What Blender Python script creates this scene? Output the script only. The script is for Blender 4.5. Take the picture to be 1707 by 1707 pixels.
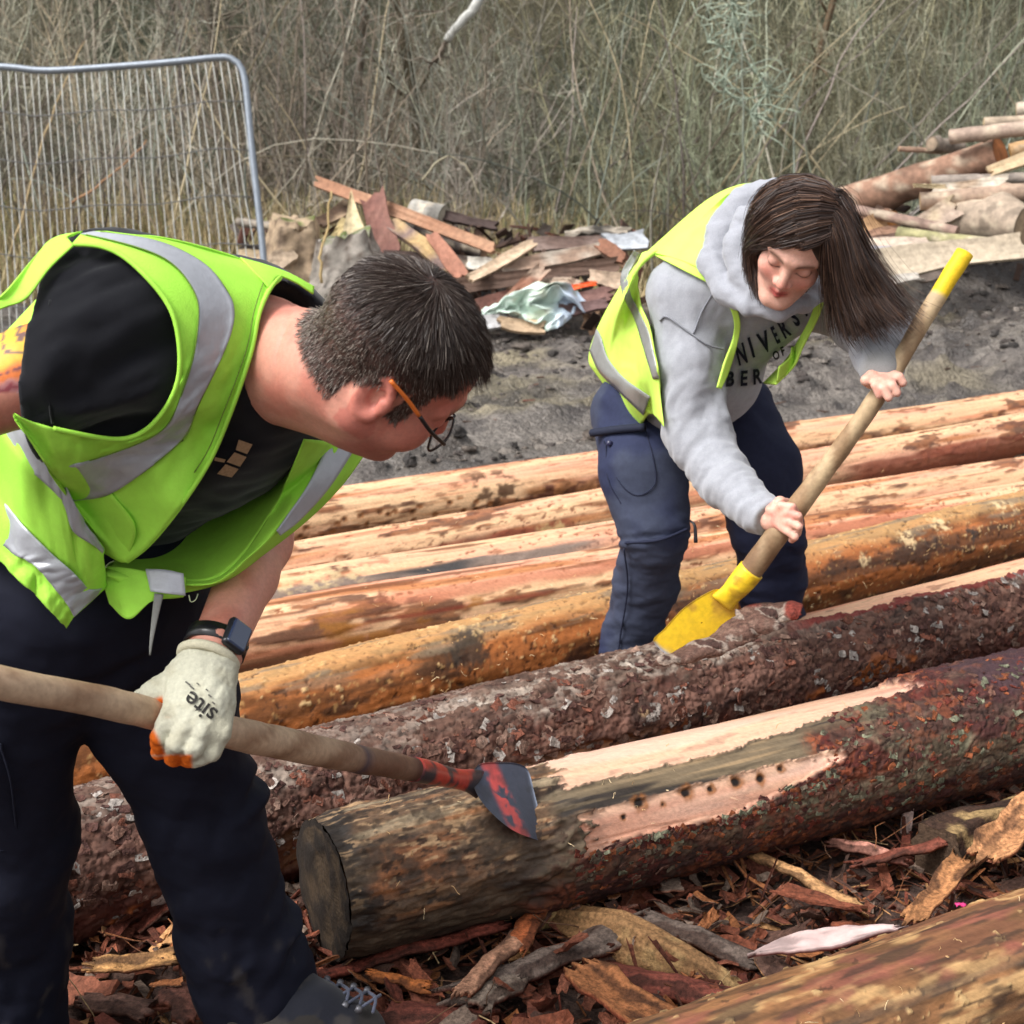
import bpy, math, random
import numpy as np
from mathutils import Matrix, Vector

for _o in list(bpy.data.objects):
    bpy.data.objects.remove(_o)
SC = bpy.context.scene
COL = SC.collection
RNG = np.random.default_rng(7)
random.seed(7)

# ---------------------------------------------------------------- camera
TILT = math.radians(14.5)
FPX = 2600.0                      # focal length in photo pixels (1707 wide)
CXY = 853.5
CAM = np.array([0.0, 0.0, 1.5])
RT = np.array([1.0, 0.0, 0.0])
FW = np.array([0.0, math.cos(TILT), -math.sin(TILT)])
UP = np.array([0.0, math.sin(TILT), math.cos(TILT)])
cam_data = bpy.data.cameras.new('camera')
cam = bpy.data.objects.new('camera', cam_data)
COL.objects.link(cam)
cam.location = CAM
cam.rotation_euler = (math.pi / 2 - TILT, 0, 0)
cam_data.sensor_width = 36
cam_data.lens = FPX / 1707 * 36
cam_data.clip_start = 0.05
cam_data.clip_end = 400
cam_data.dof.use_dof = True
cam_data.dof.focus_distance = 2.4
cam_data.dof.aperture_fstop = 11.5
SC.camera = cam

# ---------------------------------------------------------------- light
SUN_EL, SUN_AZ = math.radians(52), math.radians(-122)      # azimuth from +Y towards +X
world = bpy.data.worlds.new('World')
SC.world = world
world.use_nodes = True
wn = world.node_tree
bg = wn.nodes['Background']
sky = wn.nodes.new('ShaderNodeTexSky')
sky.sky_type = 'NISHITA'
sky.sun_disc = False
sky.sun_elevation = SUN_EL
sky.sun_rotation = SUN_AZ
sky.air_density = 1.0
sky.dust_density = 4.0
sky.ozone_density = 0.6
hsv = wn.nodes.new('ShaderNodeHueSaturation')
hsv.inputs['Saturation'].default_value = 0.16
wn.links.new(sky.outputs[0], hsv.inputs['Color'])
wn.links.new(hsv.outputs[0], bg.inputs['Color'])
bg.inputs['Strength'].default_value = 0.12
sun_data = bpy.data.lights.new('sun', 'SUN')
sun_data.energy = 1.5
sun_data.angle = math.radians(22)
sun_data.color = (1.0, 0.975, 0.945)
sun = bpy.data.objects.new('sun', sun_data)
COL.objects.link(sun)
_sd = Vector((math.sin(SUN_AZ) * math.cos(SUN_EL), math.cos(SUN_AZ) * math.cos(SUN_EL), math.sin(SUN_EL)))
sun.rotation_euler = _sd.to_track_quat('Z', 'Y').to_euler()
sun.location = _sd * 40
SC.view_settings.view_transform = 'Standard'
SC.view_settings.look = 'None'
SC.view_settings.gamma = 1.0
SC.view_settings.use_curve_mapping = False
SC.view_settings.exposure = 1.08
SC.render.engine = 'CYCLES'
SC.cycles.max_bounces = 6
SC.cycles.diffuse_bounces = 3
SC.cycles.transparent_max_bounces = 8

# ---------------------------------------------------------------- projection helpers
def P(px, py, d):
    """world point seen at photo pixel (px, py) at depth d along the view axis"""
    return CAM + d * (FW + (px - CXY) / FPX * RT - (py - CXY) / FPX * UP)

def PP(a):
    a = np.asarray(a, float)
    return CAM + a[:, 2:3] * (FW + ((a[:, 0:1] - CXY) / FPX) * RT - ((a[:, 1:2] - CXY) / FPX) * UP)

def G(px, py, z=0.0):
    d = FW + (px - CXY) / FPX * RT - (py - CXY) / FPX * UP
    return CAM + d * ((z - CAM[2]) / d[2])

def proj(v):
    q = np.asarray(v) - CAM
    d = q @ FW
    return CXY + FPX * (q @ RT) / d, CXY - FPX * (q @ UP) / d, d

def S(r, g, b, k=1.0):
    c = np.array([r, g, b], float) / 255.0
    return np.where(c <= 0.04045, c / 12.92, ((c + 0.055) / 1.055) ** 2.4) * k

# ---------------------------------------------------------------- noise
def _h(ix, iy, iz, seed):
    n = (ix.astype(np.int64) * 73856093) ^ (iy.astype(np.int64) * 19349663) ^ (iz.astype(np.int64) * 83492791) ^ (seed * 2654435761)
    n &= 0xFFFFFFFF
    n = ((n ^ (n >> 15)) * 0x2C1B3C6D) & 0xFFFFFFFF
    n = ((n ^ (n >> 12)) * 0x297A2D39) & 0xFFFFFFFF
    n ^= n >> 15
    return (n & 0xFFFFFF).astype(np.float32) / 0xFFFFFF

def vn(p, seed=0):
    p = np.asarray(p, float)
    i = np.floor(p)
    f = p - i
    f = f * f * (3 - 2 * f)
    i = i.astype(np.int64)
    r = 0
    for dx in (0, 1):
        wx = f[:, 0] if dx else 1 - f[:, 0]
        for dy in (0, 1):
            wy = f[:, 1] if dy else 1 - f[:, 1]
            for dz in (0, 1):
                wz = f[:, 2] if dz else 1 - f[:, 2]
                r = r + wx * wy * wz * _h(i[:, 0] + dx, i[:, 1] + dy, i[:, 2] + dz, seed)
    return r * 2 - 1

def fbm(p, octv=3, seed=0, gain=0.5):
    p = np.asarray(p, float)
    r, a, t = 0, 1.0, 0.0
    for k in range(octv):
        r = r + a * vn(p * (2.03 ** k) + 17.3 * k, seed + k)
        t += a
        a *= gain
    return r / t * 1.6

def cell2(u, v, seed=0):
    iu, iv = np.floor(u).astype(np.int64), np.floor(v).astype(np.int64)
    f1 = np.full(u.shape, 9.0)
    f2 = np.full(u.shape, 9.0)
    idh = np.zeros(u.shape)
    for du in (-1, 0, 1):
        for dv in (-1, 0, 1):
            z = np.zeros_like(iu)
            a = iu + du + _h(iu + du, iv + dv, z, seed) * 0.9
            b = iv + dv + _h(iu + du, iv + dv, z, seed + 1) * 0.9
            d = np.hypot(u - a, v - b)
            hh = _h(iu + du, iv + dv, z, seed + 2)
            near = d < f1
            f2 = np.where(near, f1, np.minimum(f2, d))
            idh = np.where(near, hh, idh)
            f1 = np.where(near, d, f1)
    return f1, f2, idh

def ss(a, b, x):
    t = np.clip((x - a) / (b - a), 0, 1)
    return t * t * (3 - 2 * t)

def mixc(c, d, m):
    m = np.asarray(m)[..., None]
    return c * (1 - m) + np.asarray(d) * m

# ---------------------------------------------------------------- mesh + scene helpers
def mesh_data(name, V, F, col=None, rough=None, smooth=True):
    V = np.asarray(V, np.float32)
    fl = F if isinstance(F, list) else [F]
    fl = [np.asarray(f, np.int32) for f in fl if len(f)]
    loops = np.concatenate([f.ravel() for f in fl])
    tot = np.concatenate([np.full(len(f), f.shape[1], np.int32) for f in fl])
    start = np.concatenate([[0], np.cumsum(tot)[:-1]]).astype(np.int32)
    me = bpy.data.meshes.new(name)
    me.vertices.add(len(V))
    me.vertices.foreach_set('co', V.ravel())
    me.loops.add(len(loops))
    me.loops.foreach_set('vertex_index', loops)
    me.polygons.add(len(tot))
    me.polygons.foreach_set('loop_start', start)
    me.polygons.foreach_set('loop_total', tot)
    me.polygons.foreach_set('use_smooth', np.full(len(tot), smooth, bool))
    if col is not None:
        col = np.asarray(col, np.float32)
        if col.ndim == 1:
            col = np.tile(col, (len(V), 1))
        c4 = np.ones((len(V), 4), np.float32)
        c4[:, :3] = np.clip(col, 0, 1)
        a = me.attributes.new('Col', 'FLOAT_COLOR', 'POINT')
        a.data.foreach_set('color', c4.ravel())
    if rough is not None:
        a = me.attributes.new('Rgh', 'FLOAT', 'POINT')
        a.data.foreach_set('value', np.broadcast_to(np.asarray(rough, np.float32), (len(V),)).copy())
    me.update(calc_edges=True)
    me.validate()
    return me

def obj(name, me, mat=None, parent=None, label=None, cat=None, group=None, kind=None):
    o = bpy.data.objects.new(name, me)
    COL.objects.link(o)
    if mat is not None:
        me.materials.clear()
        me.materials.append(mat)
    if parent is not None:
        o.parent = parent
        if parent.type == 'EMPTY' or parent.matrix_parent_inverse != Matrix():
            pass
        o.matrix_parent_inverse = Matrix.Translation(-Vector(ABSLOC.get(parent.name, (0, 0, 0))))
    tag(o, label, cat, group, kind)
    return o

ABSLOC = {}
def tag(o, label=None, cat=None, group=None, kind=None):
    if label: o['label'] = label
    if cat: o['category'] = cat
    if group: o['group'] = group
    if kind: o['kind'] = kind
    return o

def thing(name, label, cat, loc, group=None):
    o = bpy.data.objects.new(name, None)
    o.empty_display_size = 0.1
    COL.objects.link(o)
    o.location = loc
    ABSLOC[o.name] = tuple(loc)
    return tag(o, label, cat, group)

def part(name, V, F, mat, parent, col=None, rough=None, smooth=True, label=None, **kw):
    return obj(name, mesh_data(name, V, F, col, rough, smooth), mat, parent, label, **kw)

def grid_faces(n, m, close_m=False, flip=False):
    """quads of an n x m vertex grid (row-major)"""
    mm = m if close_m else m - 1
    i = np.arange(n - 1)[:, None]
    j = np.arange(mm)[None, :]
    j2 = (j + 1) % m
    q = np.stack([i * m + j, i * m + j2, (i + 1) * m + j2, (i + 1) * m + j], -1).reshape(-1, 4)
    return q[:, ::-1] if flip else q

def cat_meshes(lst):
    """join [(V, F(list or array), col)] -> V, [F...], col"""
    Vs, Fs, Cs, off = [], {}, [], 0
    for it in lst:
        V, F = it[0], it[1]
        for f in (F if isinstance(F, list) else [F]):
            f = np.asarray(f)
            if len(f):
                Fs.setdefault(f.shape[1], []).append(f + off)
        Vs.append(V)
        if len(it) > 2:
            c = np.asarray(it[2], float)
            Cs.append(np.tile(c, (len(V), 1)) if c.ndim == 1 else c)
        off += len(V)
    return np.concatenate(Vs), [np.concatenate(f) for f in Fs.values()], (np.concatenate(Cs) if Cs else None)

def resample(pts, n, cols=None):
    """Catmull-Rom through pts, n samples (uniform in chord length)"""
    p = np.asarray(pts, float)
    if len(p) == 2:
        t = np.linspace(0, 1, n)[:, None]
        return p[0] * (1 - t) + p[1] * t
    e = np.vstack([2 * p[0] - p[1], p, 2 * p[-1] - p[-2]])
    L = np.concatenate([[0], np.cumsum(np.linalg.norm(np.diff(p[:, :3], axis=0), axis=1) + 1e-9)])
    t = np.linspace(0, L[-1], n)
    k = np.clip(np.searchsorted(L, t, side='right') - 1, 0, len(p) - 2)
    u = ((t - L[k]) / (L[k + 1] - L[k]))[:, None]
    a, b, c, d = e[k], e[k + 1], e[k + 2], e[k + 3]
    return 0.5 * (2 * b + (c - a) * u + (2 * a - 5 * b + 4 * c - d) * u ** 2 + (3 * b - a - 3 * c + d) * u ** 3)

def frames(p, ref=None):
    T = np.gradient(p, axis=0)
    T /= np.linalg.norm(T, axis=1)[:, None] + 1e-12
    N = np.zeros_like(T)
    r = np.array(ref, float) if ref is not None else (np.array([0, 0, 1.0]) if abs(T[0, 2]) < 0.9 else np.array([1.0, 0, 0]))
    for i in range(len(p)):
        n = r - T[i] * (r @ T[i])
        ln = np.linalg.norm(n)
        if ln < 1e-6:
            n = N[i - 1]
            ln = 1
        N[i] = n / ln
        r = N[i]
    return T, N, np.cross(T, N)

def tube(pts, rad, seg=12, ref=None, cap=True, n=None):
    """tube along pts; rad scalar / (n,) / (n,2) elliptical (normal, binormal)"""
    p = np.asarray(pts, float)
    rad = np.asarray(rad, float)
    if rad.ndim == 0:
        rad = np.full(len(p), float(rad))
    if n:
        k = np.hstack([p, rad.reshape(len(p), -1)])
        k = resample(k, n)
        p, rad = k[:, :3], k[:, 3:]
        if rad.shape[1] == 1:
            rad = rad[:, 0]
    if rad.ndim == 1:
        rad = np.stack([rad, rad], 1)
    T, N, B = frames(p, ref)
    a = np.linspace(0, 2 * np.pi, seg, endpoint=False)
    V = p[:, None] + N[:, None] * (rad[:, 0:1] * np.cos(a))[..., None] + B[:, None] * (rad[:, 1:2] * np.sin(a))[..., None]
    V = V.reshape(-1, 3)
    F = grid_faces(len(p), seg, True)
    fl = [F]
    if cap:
        m = len(V)
        V = np.vstack([V, p[0], p[-1]])
        j = np.arange(seg)
        j2 = (j + 1) % seg
        fl.append(np.vstack([np.stack([np.full(seg, m), j2, j], 1),
                             np.stack([np.full(seg, m + 1), (len(p) - 1) * seg + j, (len(p) - 1) * seg + j2], 1)]))
    return V, fl

def box(c, ax, half):
    """box at c with axes rows ax and half sizes"""
    s = np.array([[x, y, z] for x in (-1, 1) for y in (-1, 1) for z in (-1, 1)], float) * half
    V = np.asarray(c) + s @ np.asarray(ax)
    F = np.array([[0, 1, 3, 2], [4, 6, 7, 5], [0, 4, 5, 1], [2, 3, 7, 6], [0, 2, 6, 4], [1, 5, 7, 3]])
    return V, F

# ---------------------------------------------------------------- materials
MATS = {}
def vcmat(name, rough=0.7, amt=0.25, scale=60.0, bump=0.2, bscale=200.0, stretch=(1, 1, 1), spec=0.3, detail=4,
          bdist=0.002, use_rgh=False, sss=0.0, sheen=0.0, trans=0.0, metal=0.0):
    """base colour from the mesh's own colour attribute, broken up by noise, with fine bump"""
    if name in MATS:
        return MATS[name]
    m = bpy.data.materials.new(name)
    m.use_nodes = True
    nt = m.node_tree
    b = nt.nodes['Principled BSDF']
    at = nt.nodes.new('ShaderNodeAttribute'); at.attribute_name = 'Col'
    tc = nt.nodes.new('ShaderNodeTexCoord')
    mp = nt.nodes.new('ShaderNodeMapping'); mp.inputs['Scale'].default_value = stretch
    nt.links.new(tc.outputs['Object'], mp.inputs[0])
    nz = nt.nodes.new('ShaderNodeTexNoise')
    nz.inputs['Scale'].default_value = scale
    nz.inputs['Detail'].default_value = detail
    nz.inputs['Roughness'].default_value = 0.65
    nt.links.new(mp.outputs[0], nz.inputs['Vector'])
    mr = nt.nodes.new('ShaderNodeMapRange')
    mr.inputs['From Min'].default_value = 0.3
    mr.inputs['From Max'].default_value = 0.7
    mr.inputs['To Min'].default_value = 1 - amt
    mr.inputs['To Max'].default_value = 1 + amt
    nt.links.new(nz.outputs['Fac'], mr.inputs['Value'])
    mx = nt.nodes.new('ShaderNodeVectorMath'); mx.operation = 'SCALE'
    nt.links.new(at.outputs['Color'], mx.inputs[0])
    nt.links.new(mr.outputs[0], mx.inputs['Scale'])
    nt.links.new(mx.outputs[0], b.inputs['Base Color'])
    b.inputs['Roughness'].default_value = rough
    b.inputs['Metallic'].default_value = metal
    b.inputs['Specular IOR Level'].default_value = spec
    if use_rgh:
        ar = nt.nodes.new('ShaderNodeAttribute'); ar.attribute_name = 'Rgh'
        nt.links.new(ar.outputs['Fac'], b.inputs['Roughness'])
    if sss:
        b.inputs['Subsurface Weight'].default_value = sss
        b.inputs['Subsurface Radius'].default_value = (0.008, 0.003, 0.0015)
        b.inputs['Subsurface Scale'].default_value = 1.0
    if sheen:
        b.inputs['Sheen Weight'].default_value = sheen
    if trans:
        b.inputs['Transmission Weight'].default_value = trans
    if bump:
        n2 = nt.nodes.new('ShaderNodeTexNoise')
        n2.inputs['Scale'].default_value = bscale
        n2.inputs['Detail'].default_value = 3
        nt.links.new(mp.outputs[0], n2.inputs['Vector'])
        bp = nt.nodes.new('ShaderNodeBump')
        bp.inputs['Strength'].default_value = bump
        bp.inputs['Distance'].default_value = bdist
        nt.links.new(n2.outputs['Fac'], bp.inputs['Height'])
        nt.links.new(bp.outputs[0], b.inputs['Normal'])
    MATS[name] = m
    return m

def band(x, a, b, w):
    return ss(a - w, a + w, x) * (1 - ss(b - w, b + w, x))

GALV = vcmat('galvanised', rough=.42, amt=.12, scale=30, bump=.1, bscale=90, metal=.55, spec=.5)
# ---------------------------------------------------------------- ground (mud yard), dark backing bank behind the thicket
def ground_h(x, y):
    p = np.stack([x, y, np.zeros_like(x)], 1)
    far = ss(5.9, 6.5, y + 0.22 * x * 0) * (1 - ss(13, 15, y))
    near = 1 - ss(3.5, 5.0, y)
    h = 0.012 * fbm(p * 3.0, 3, 3)
    lump = fbm(p * 5.5, 4, 11, 0.6)
    clod = np.maximum(fbm(p * 9, 3, 41, .6), 0) ** 1.3 * ss(-.2, .5, fbm(p * 1.1, 2, 43))
    h += far * (0.034 * np.maximum(lump, -0.3) + 0.07 * clod + 0.012 * fbm(p * 21, 2, 21) + 0.05 * fbm(p * np.array([0.55, 1.4, 1]), 2, 31))
    # ridge of spoil on the right, churned heap by the debris, wheel ruts
    h += far * 0.30 * np.exp(-(((x - 3.55) / 0.95) ** 2 + ((y - 9.6) / 0.75) ** 2))
    h += far * 0.12 * np.exp(-(((x - 2.35) / 0.5) ** 2 + ((y - 7.0) / 0.25) ** 2))
    h += far * 0.10 * np.exp(-(((x - 0.25) / 0.9) ** 2 + ((y - 9.9) / 0.35) ** 2))
    for y0_, k_ in ((6.75, .10), (7.55, .06), (8.75, .08)):      # ridges thrown up beside the wheel ruts
        yy = y - y0_ - .05 * x - .12 * np.sin(x * 1.3 + y0_)
        h += far * k_ * np.exp(-(yy / .14) ** 2) * (.6 + .7 * vn(p * 2.6, 6)) - far * .6 * k_ * np.exp(-((yy - .34) / .16) ** 2)
    h += far * 0.05 * np.exp(-((y - 7.1 - 0.08 * x) / 0.16) ** 2) * (0.6 + 0.6 * vn(p * 2.1, 5))
    h -= far * 0.05 * np.exp(-((y - 8.2 - 0.05 * x) / 0.35) ** 2)
    h -= 0.03 * near
    # mounds added under the two heaps of offcuts, to back their dark gaps
    h += 0.95 * np.exp(-(((x - 4.6) / 1.3) ** 2 + ((y - 12.0) / 0.8) ** 2)) + 0.45 * np.exp(-(((x - 3.0) / 0.8) ** 2 + ((y - 11.3) / 0.7) ** 2))
    h += 0.42 * np.exp(-(((x + 0.6) / 1.2) ** 2 + ((y - 11.6) / 0.7) ** 2)) * (0.8 + 0.3 * vn(p * 3, 8))
    h += ss(14.5, 17, y) * 0.25
    return h

def build_ground():
    xs = np.concatenate([np.linspace(-60, -6.2, 22), np.arange(-6, -2.6, 0.08), np.arange(-2.6, 4.4, 0.032), np.arange(4.4, 8, 0.1), np.linspace(8.2, 60, 22)])
    ys = np.concatenate([np.linspace(-30, 0.5, 14), np.arange(0.6, 5.6, 0.06), np.arange(5.6, 11.5, 0.03), np.arange(11.5, 16, 0.12), np.linspace(16.2, 90, 24)])
    X, Y = np.meshgrid(xs, ys)
    x, y = X.ravel(), Y.ravel()
    z = ground_h(x, y)
    V = np.stack([x, y, z], 1)
    p = V * np.array([1, 1, 0])
    mud = S(132, 124, 116, 0.80)
    c = np.tile(mud, (len(V), 1))
    c = mixc(c, S(104, 97, 92, 0.8), ss(-0.1, 0.7, fbm(p * 1.7, 4, 51)))
    c = mixc(c, S(150, 139, 112, 0.8), 0.7 * ss(0.1, 0.6, fbm(p * np.array([0.8, 2.2, 1]), 3, 61)))
    c = mixc(c, S(72, 66, 64, 0.8), 0.7 * ss(0.1, 0.5, fbm(p * 7, 4, 71)))
    litter = 1 - ss(3.0, 5.2, y)
    c = mixc(c, S(74, 48, 38, 0.7), litter * 0.9)
    heap = np.exp(-(((x - 3.8) / 1.6) ** 2 + ((y - 11.7) / 0.9) ** 2)) + np.exp(-(((x + 0.5) / 1.5) ** 2 + ((y - 11.3) / 0.8) ** 2))
    c = mixc(c, S(66, 54, 46, 0.7), ss(.25, .6, heap))  # dark tone painted in for the shaded gaps between the offcuts
    back = ss(11.8, 13.2, y)
    c = mixc(c, S(112, 98, 70, 0.6), back)
    wet = ss(-.35, 0.35, fbm(p * np.array([0.9, 1.8, 1]), 3, 81)) * (1 - litter) * (1 - back)
    wet = np.maximum(wet, np.exp(-((y - 8.2 - 0.05 * x) / 0.3) ** 2) * ss(0.6, 1.6, x))
    c = c * (1 - 0.34 * wet)[:, None]
    c = c * (1 - .07 * (1 - litter) * (1 - back))[:, None]
    me = mesh_data('mud_ground', V, grid_faces(len(ys), len(xs)), c, 0.9 - 0.56 * wet)
    m = vcmat('mud', amt=0.42, scale=30, bump=1.0, bscale=38, bdist=0.03, spec=0.4, use_rgh=True)
    obj('mud_ground', me, m, kind='structure')
    # bank added behind the thicket, coloured dark to stand in for its deep shade
    xs = np.linspace(-60, 60, 120); ys = np.linspace(17.5, 75, 50)
    X, Y = np.meshgrid(xs, ys); x, y = X.ravel(), Y.ravel()
    p = np.stack([x, y, 0 * x], 1)
    z = 0.0 + 12 * ss(17.5, 36, y) + 6 * ss(30, 75, y) + 0.8 * fbm(p * 0.35, 3, 91) * ss(18, 24, y)
    c = mixc(np.tile(S(92, 86, 66, 0.45), (len(x), 1)), S(70, 74, 56, 0.4), ss(-.3, .5, fbm(p * 0.7, 3, 95)))
    obj('backing_bank', mesh_data('backing_bank', np.stack([x, y, z], 1), grid_faces(50, 120), c, 0.95),
        vcmat('bank', amt=0.5, scale=6, bump=0.8, bscale=14, bdist=0.1, spec=0.1), kind='structure')
build_ground()

def build_clods():
    """loose lumps of churned mud between the log row and the heaps"""
    rng = np.random.default_rng(3)
    a = np.linspace(0, 2 * np.pi, 7, endpoint=False)
    rows = [np.stack([np.cos(a) * r, np.sin(a) * r, 0 * a + z], 1) for r, z in ((1.0, -.3), (.95, .15), (.6, .5), (.15, .62))]
    B = np.concatenate(rows); Fb = grid_faces(4, 7, True)
    n = 4000
    x, y = rng.uniform(-3.2, 5.2, n * 3), rng.uniform(6.0, 11.4, n * 3)
    dens = fbm(np.stack([x * .9, y * 1.6, 0 * x], 1), 3, 17) + .7 * np.exp(-((y - 6.9 - .06 * x) / .5) ** 2) + .6 * np.exp(-((y - 9.8) / .6) ** 2)
    k = np.where(dens > .05 + .5 * rng.random(n * 3))[0][:n]
    x, y = x[k], y[k]
    z = ground_h(x, y)
    s = np.clip(rng.lognormal(-4.25, .5, len(k)), .005, .040)
    V = B[None] * s[:, None, None] * rng.uniform(.6, 1.4, (len(k), 1, 3))
    V = V * np.array([1.2, 1.2, .8]) * (1 + .38 * rng.normal(0, 1, (len(k), 28, 1)).clip(-1, 1)) + np.stack([x, y, z], 1)[:, None]
    F = (Fb[None] + (np.arange(len(k)) * 28)[:, None, None]).reshape(-1, 4)
    c = np.array([S(108, 98, 90, .75), S(84, 76, 72, .74), S(124, 116, 108, .78), S(66, 61, 58, .7)])[rng.integers(0, 4, len(k))] * rng.uniform(.8, 1.15, (len(k), 1))
    obj('mud_clods', mesh_data('mud_clods', V.reshape(-1, 3), F, np.repeat(c, 28, 0), .85), MATS['mud'], kind='stuff')
build_clods()
# ---------------------------------------------------------------- the logs
def axis_pt(x, ytop, r, zc):
    d = 4.0
    for _ in range(12):
        q = G(x, ytop + r * FPX / d * 0.995, zc)
        d = (q - CAM) @ FW
    return q

def log_axis(L, R, r, zc, x0, x1):
    """axis end points at photo x0 and x1 for a log whose upper outline passes L and R"""
    a, b = axis_pt(L[0], L[1], r, zc), axis_pt(R[0], R[1], r, zc)
    def at(x):
        lo, hi = -3.0, 4.0
        for _ in range(50):
            m = (lo + hi) / 2
            q = a + (b - a) * m
            if proj(q[None])[0][0] < x: lo = m
            else: hi = m
        return a + (b - a) * lo
    return at(x0), at(x1)

LOGS = {}
WOOD_MAT = vcmat('log_wood', rough=0.55, amt=0.16, scale=150, bump=0.45, bscale=300, bdist=0.002, stretch=(0.45, 1, 1), use_rgh=True, spec=0.35)

def make_log(key, label, L, R, r, x0, x1, paint, ds, dphi_mm, zc=None, taper=0.0, vis=(-50, 165), sag=0.0, group='peeled pine logs laid in a row', wob=0.0):
    zc = r + 0.0 if zc is None else zc
    A, B = log_axis(L, R, r, zc, x0, x1)
    ln = np.linalg.norm(B - A)
    T = (B - A) / ln
    n_side = np.cross(T, [0, 0, 1.0]); n_side /= np.linalg.norm(n_side)
    if n_side[1] > 0: n_side = -n_side
    n_up = np.cross(n_side, T)
    if n_up[2] < 0: n_up = -n_up
    ns = int(ln / ds)
    s = np.linspace(0, ln, ns)
    dph = math.degrees(dphi_mm * 0.001 / r)
    ph = np.radians(np.concatenate([np.arange(vis[0], vis[1], dph), np.arange(vis[1], 360 + vis[0], 12.0)]))
    SS, PH = np.meshgrid(s, ph, indexing='ij')
    s_, p_ = SS.ravel(), PH.ravel()
    C = A + T * s_[:, None]
    X = proj(C)[0]
    el = math.atan2(1.5 - zc, np.linalg.norm(((A + B) / 2)[:2]))
    pd = np.degrees(p_) + math.degrees(el) * 0 
    v = (1 - np.cos(p_ + el)) / 2            # 0 upper outline .. 1 lower outline (front)
    v = np.where(p_ + el < 0, -v, v)
    q = np.stack([s_, np.cos(p_) * r, np.sin(p_) * r], 1) + 13.7 * (sum(map(ord, key)) % 17)
    env = dict(s=s_, ph=np.degrees(p_), X=X, v=v, q=q, u=p_ * r, r=r, n=len(s_))
    col, disp, rough = paint(env)
    rr = r * (1 + taper * (s_ / ln - 0.5)) + disp + wob * fbm(np.stack([s_ * 1.3, np.cos(p_) * .5, np.sin(p_) * .5], 1) + len(key) * 3.1, 2, 5)
    D = np.cos(p_)[:, None] * n_up + np.sin(p_)[:, None] * n_side
    V = C + D * rr[:, None]
    root = thing('log', label, 'log', tuple(A * [1, 1, 0]), group)
    part('trunk', V, grid_faces(ns, len(ph), True, flip=True), WOOD_MAT, root, col, rough)
    LOGS[key] = dict(A=A, B=B, T=T, up=n_up, side=n_side, r=r, root=root, el=el, ln=ln, rr=rr.reshape(ns, -1), ph=ph, s=s, key=key)
    return root

def on_log(key, x, v, lift=0.0):
    """world point on a log's surface at photo x and fraction v of its visible height, plus its outward normal"""
    g = LOGS[key]
    lo, hi = 0.0, g['ln']
    for _ in range(40):
        m = (lo + hi) / 2
        if proj((g['A'] + g['T'] * m)[None])[0][0] < x: lo = m
        else: hi = m
    p = math.acos(1 - 2 * v) - g['el']
    n = g['up'] * math.cos(p) + g['side'] * math.sin(p)
    return g['A'] + g['T'] * lo + n * (g['r'] + lift), n

CREAM, PINK, SALM = S(236, 194, 150, .86), S(234, 172, 140, .86), S(216, 134, 98, .85)
ORNG, BRWN, DKBR = S(184, 112, 56, .8), S(120, 70, 38, .8), S(52, 34, 24, .8)
RED, GREY, BARKR = S(128, 52, 38, .8), S(124, 116, 106, .8), S(106, 74, 64, .8)

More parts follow.
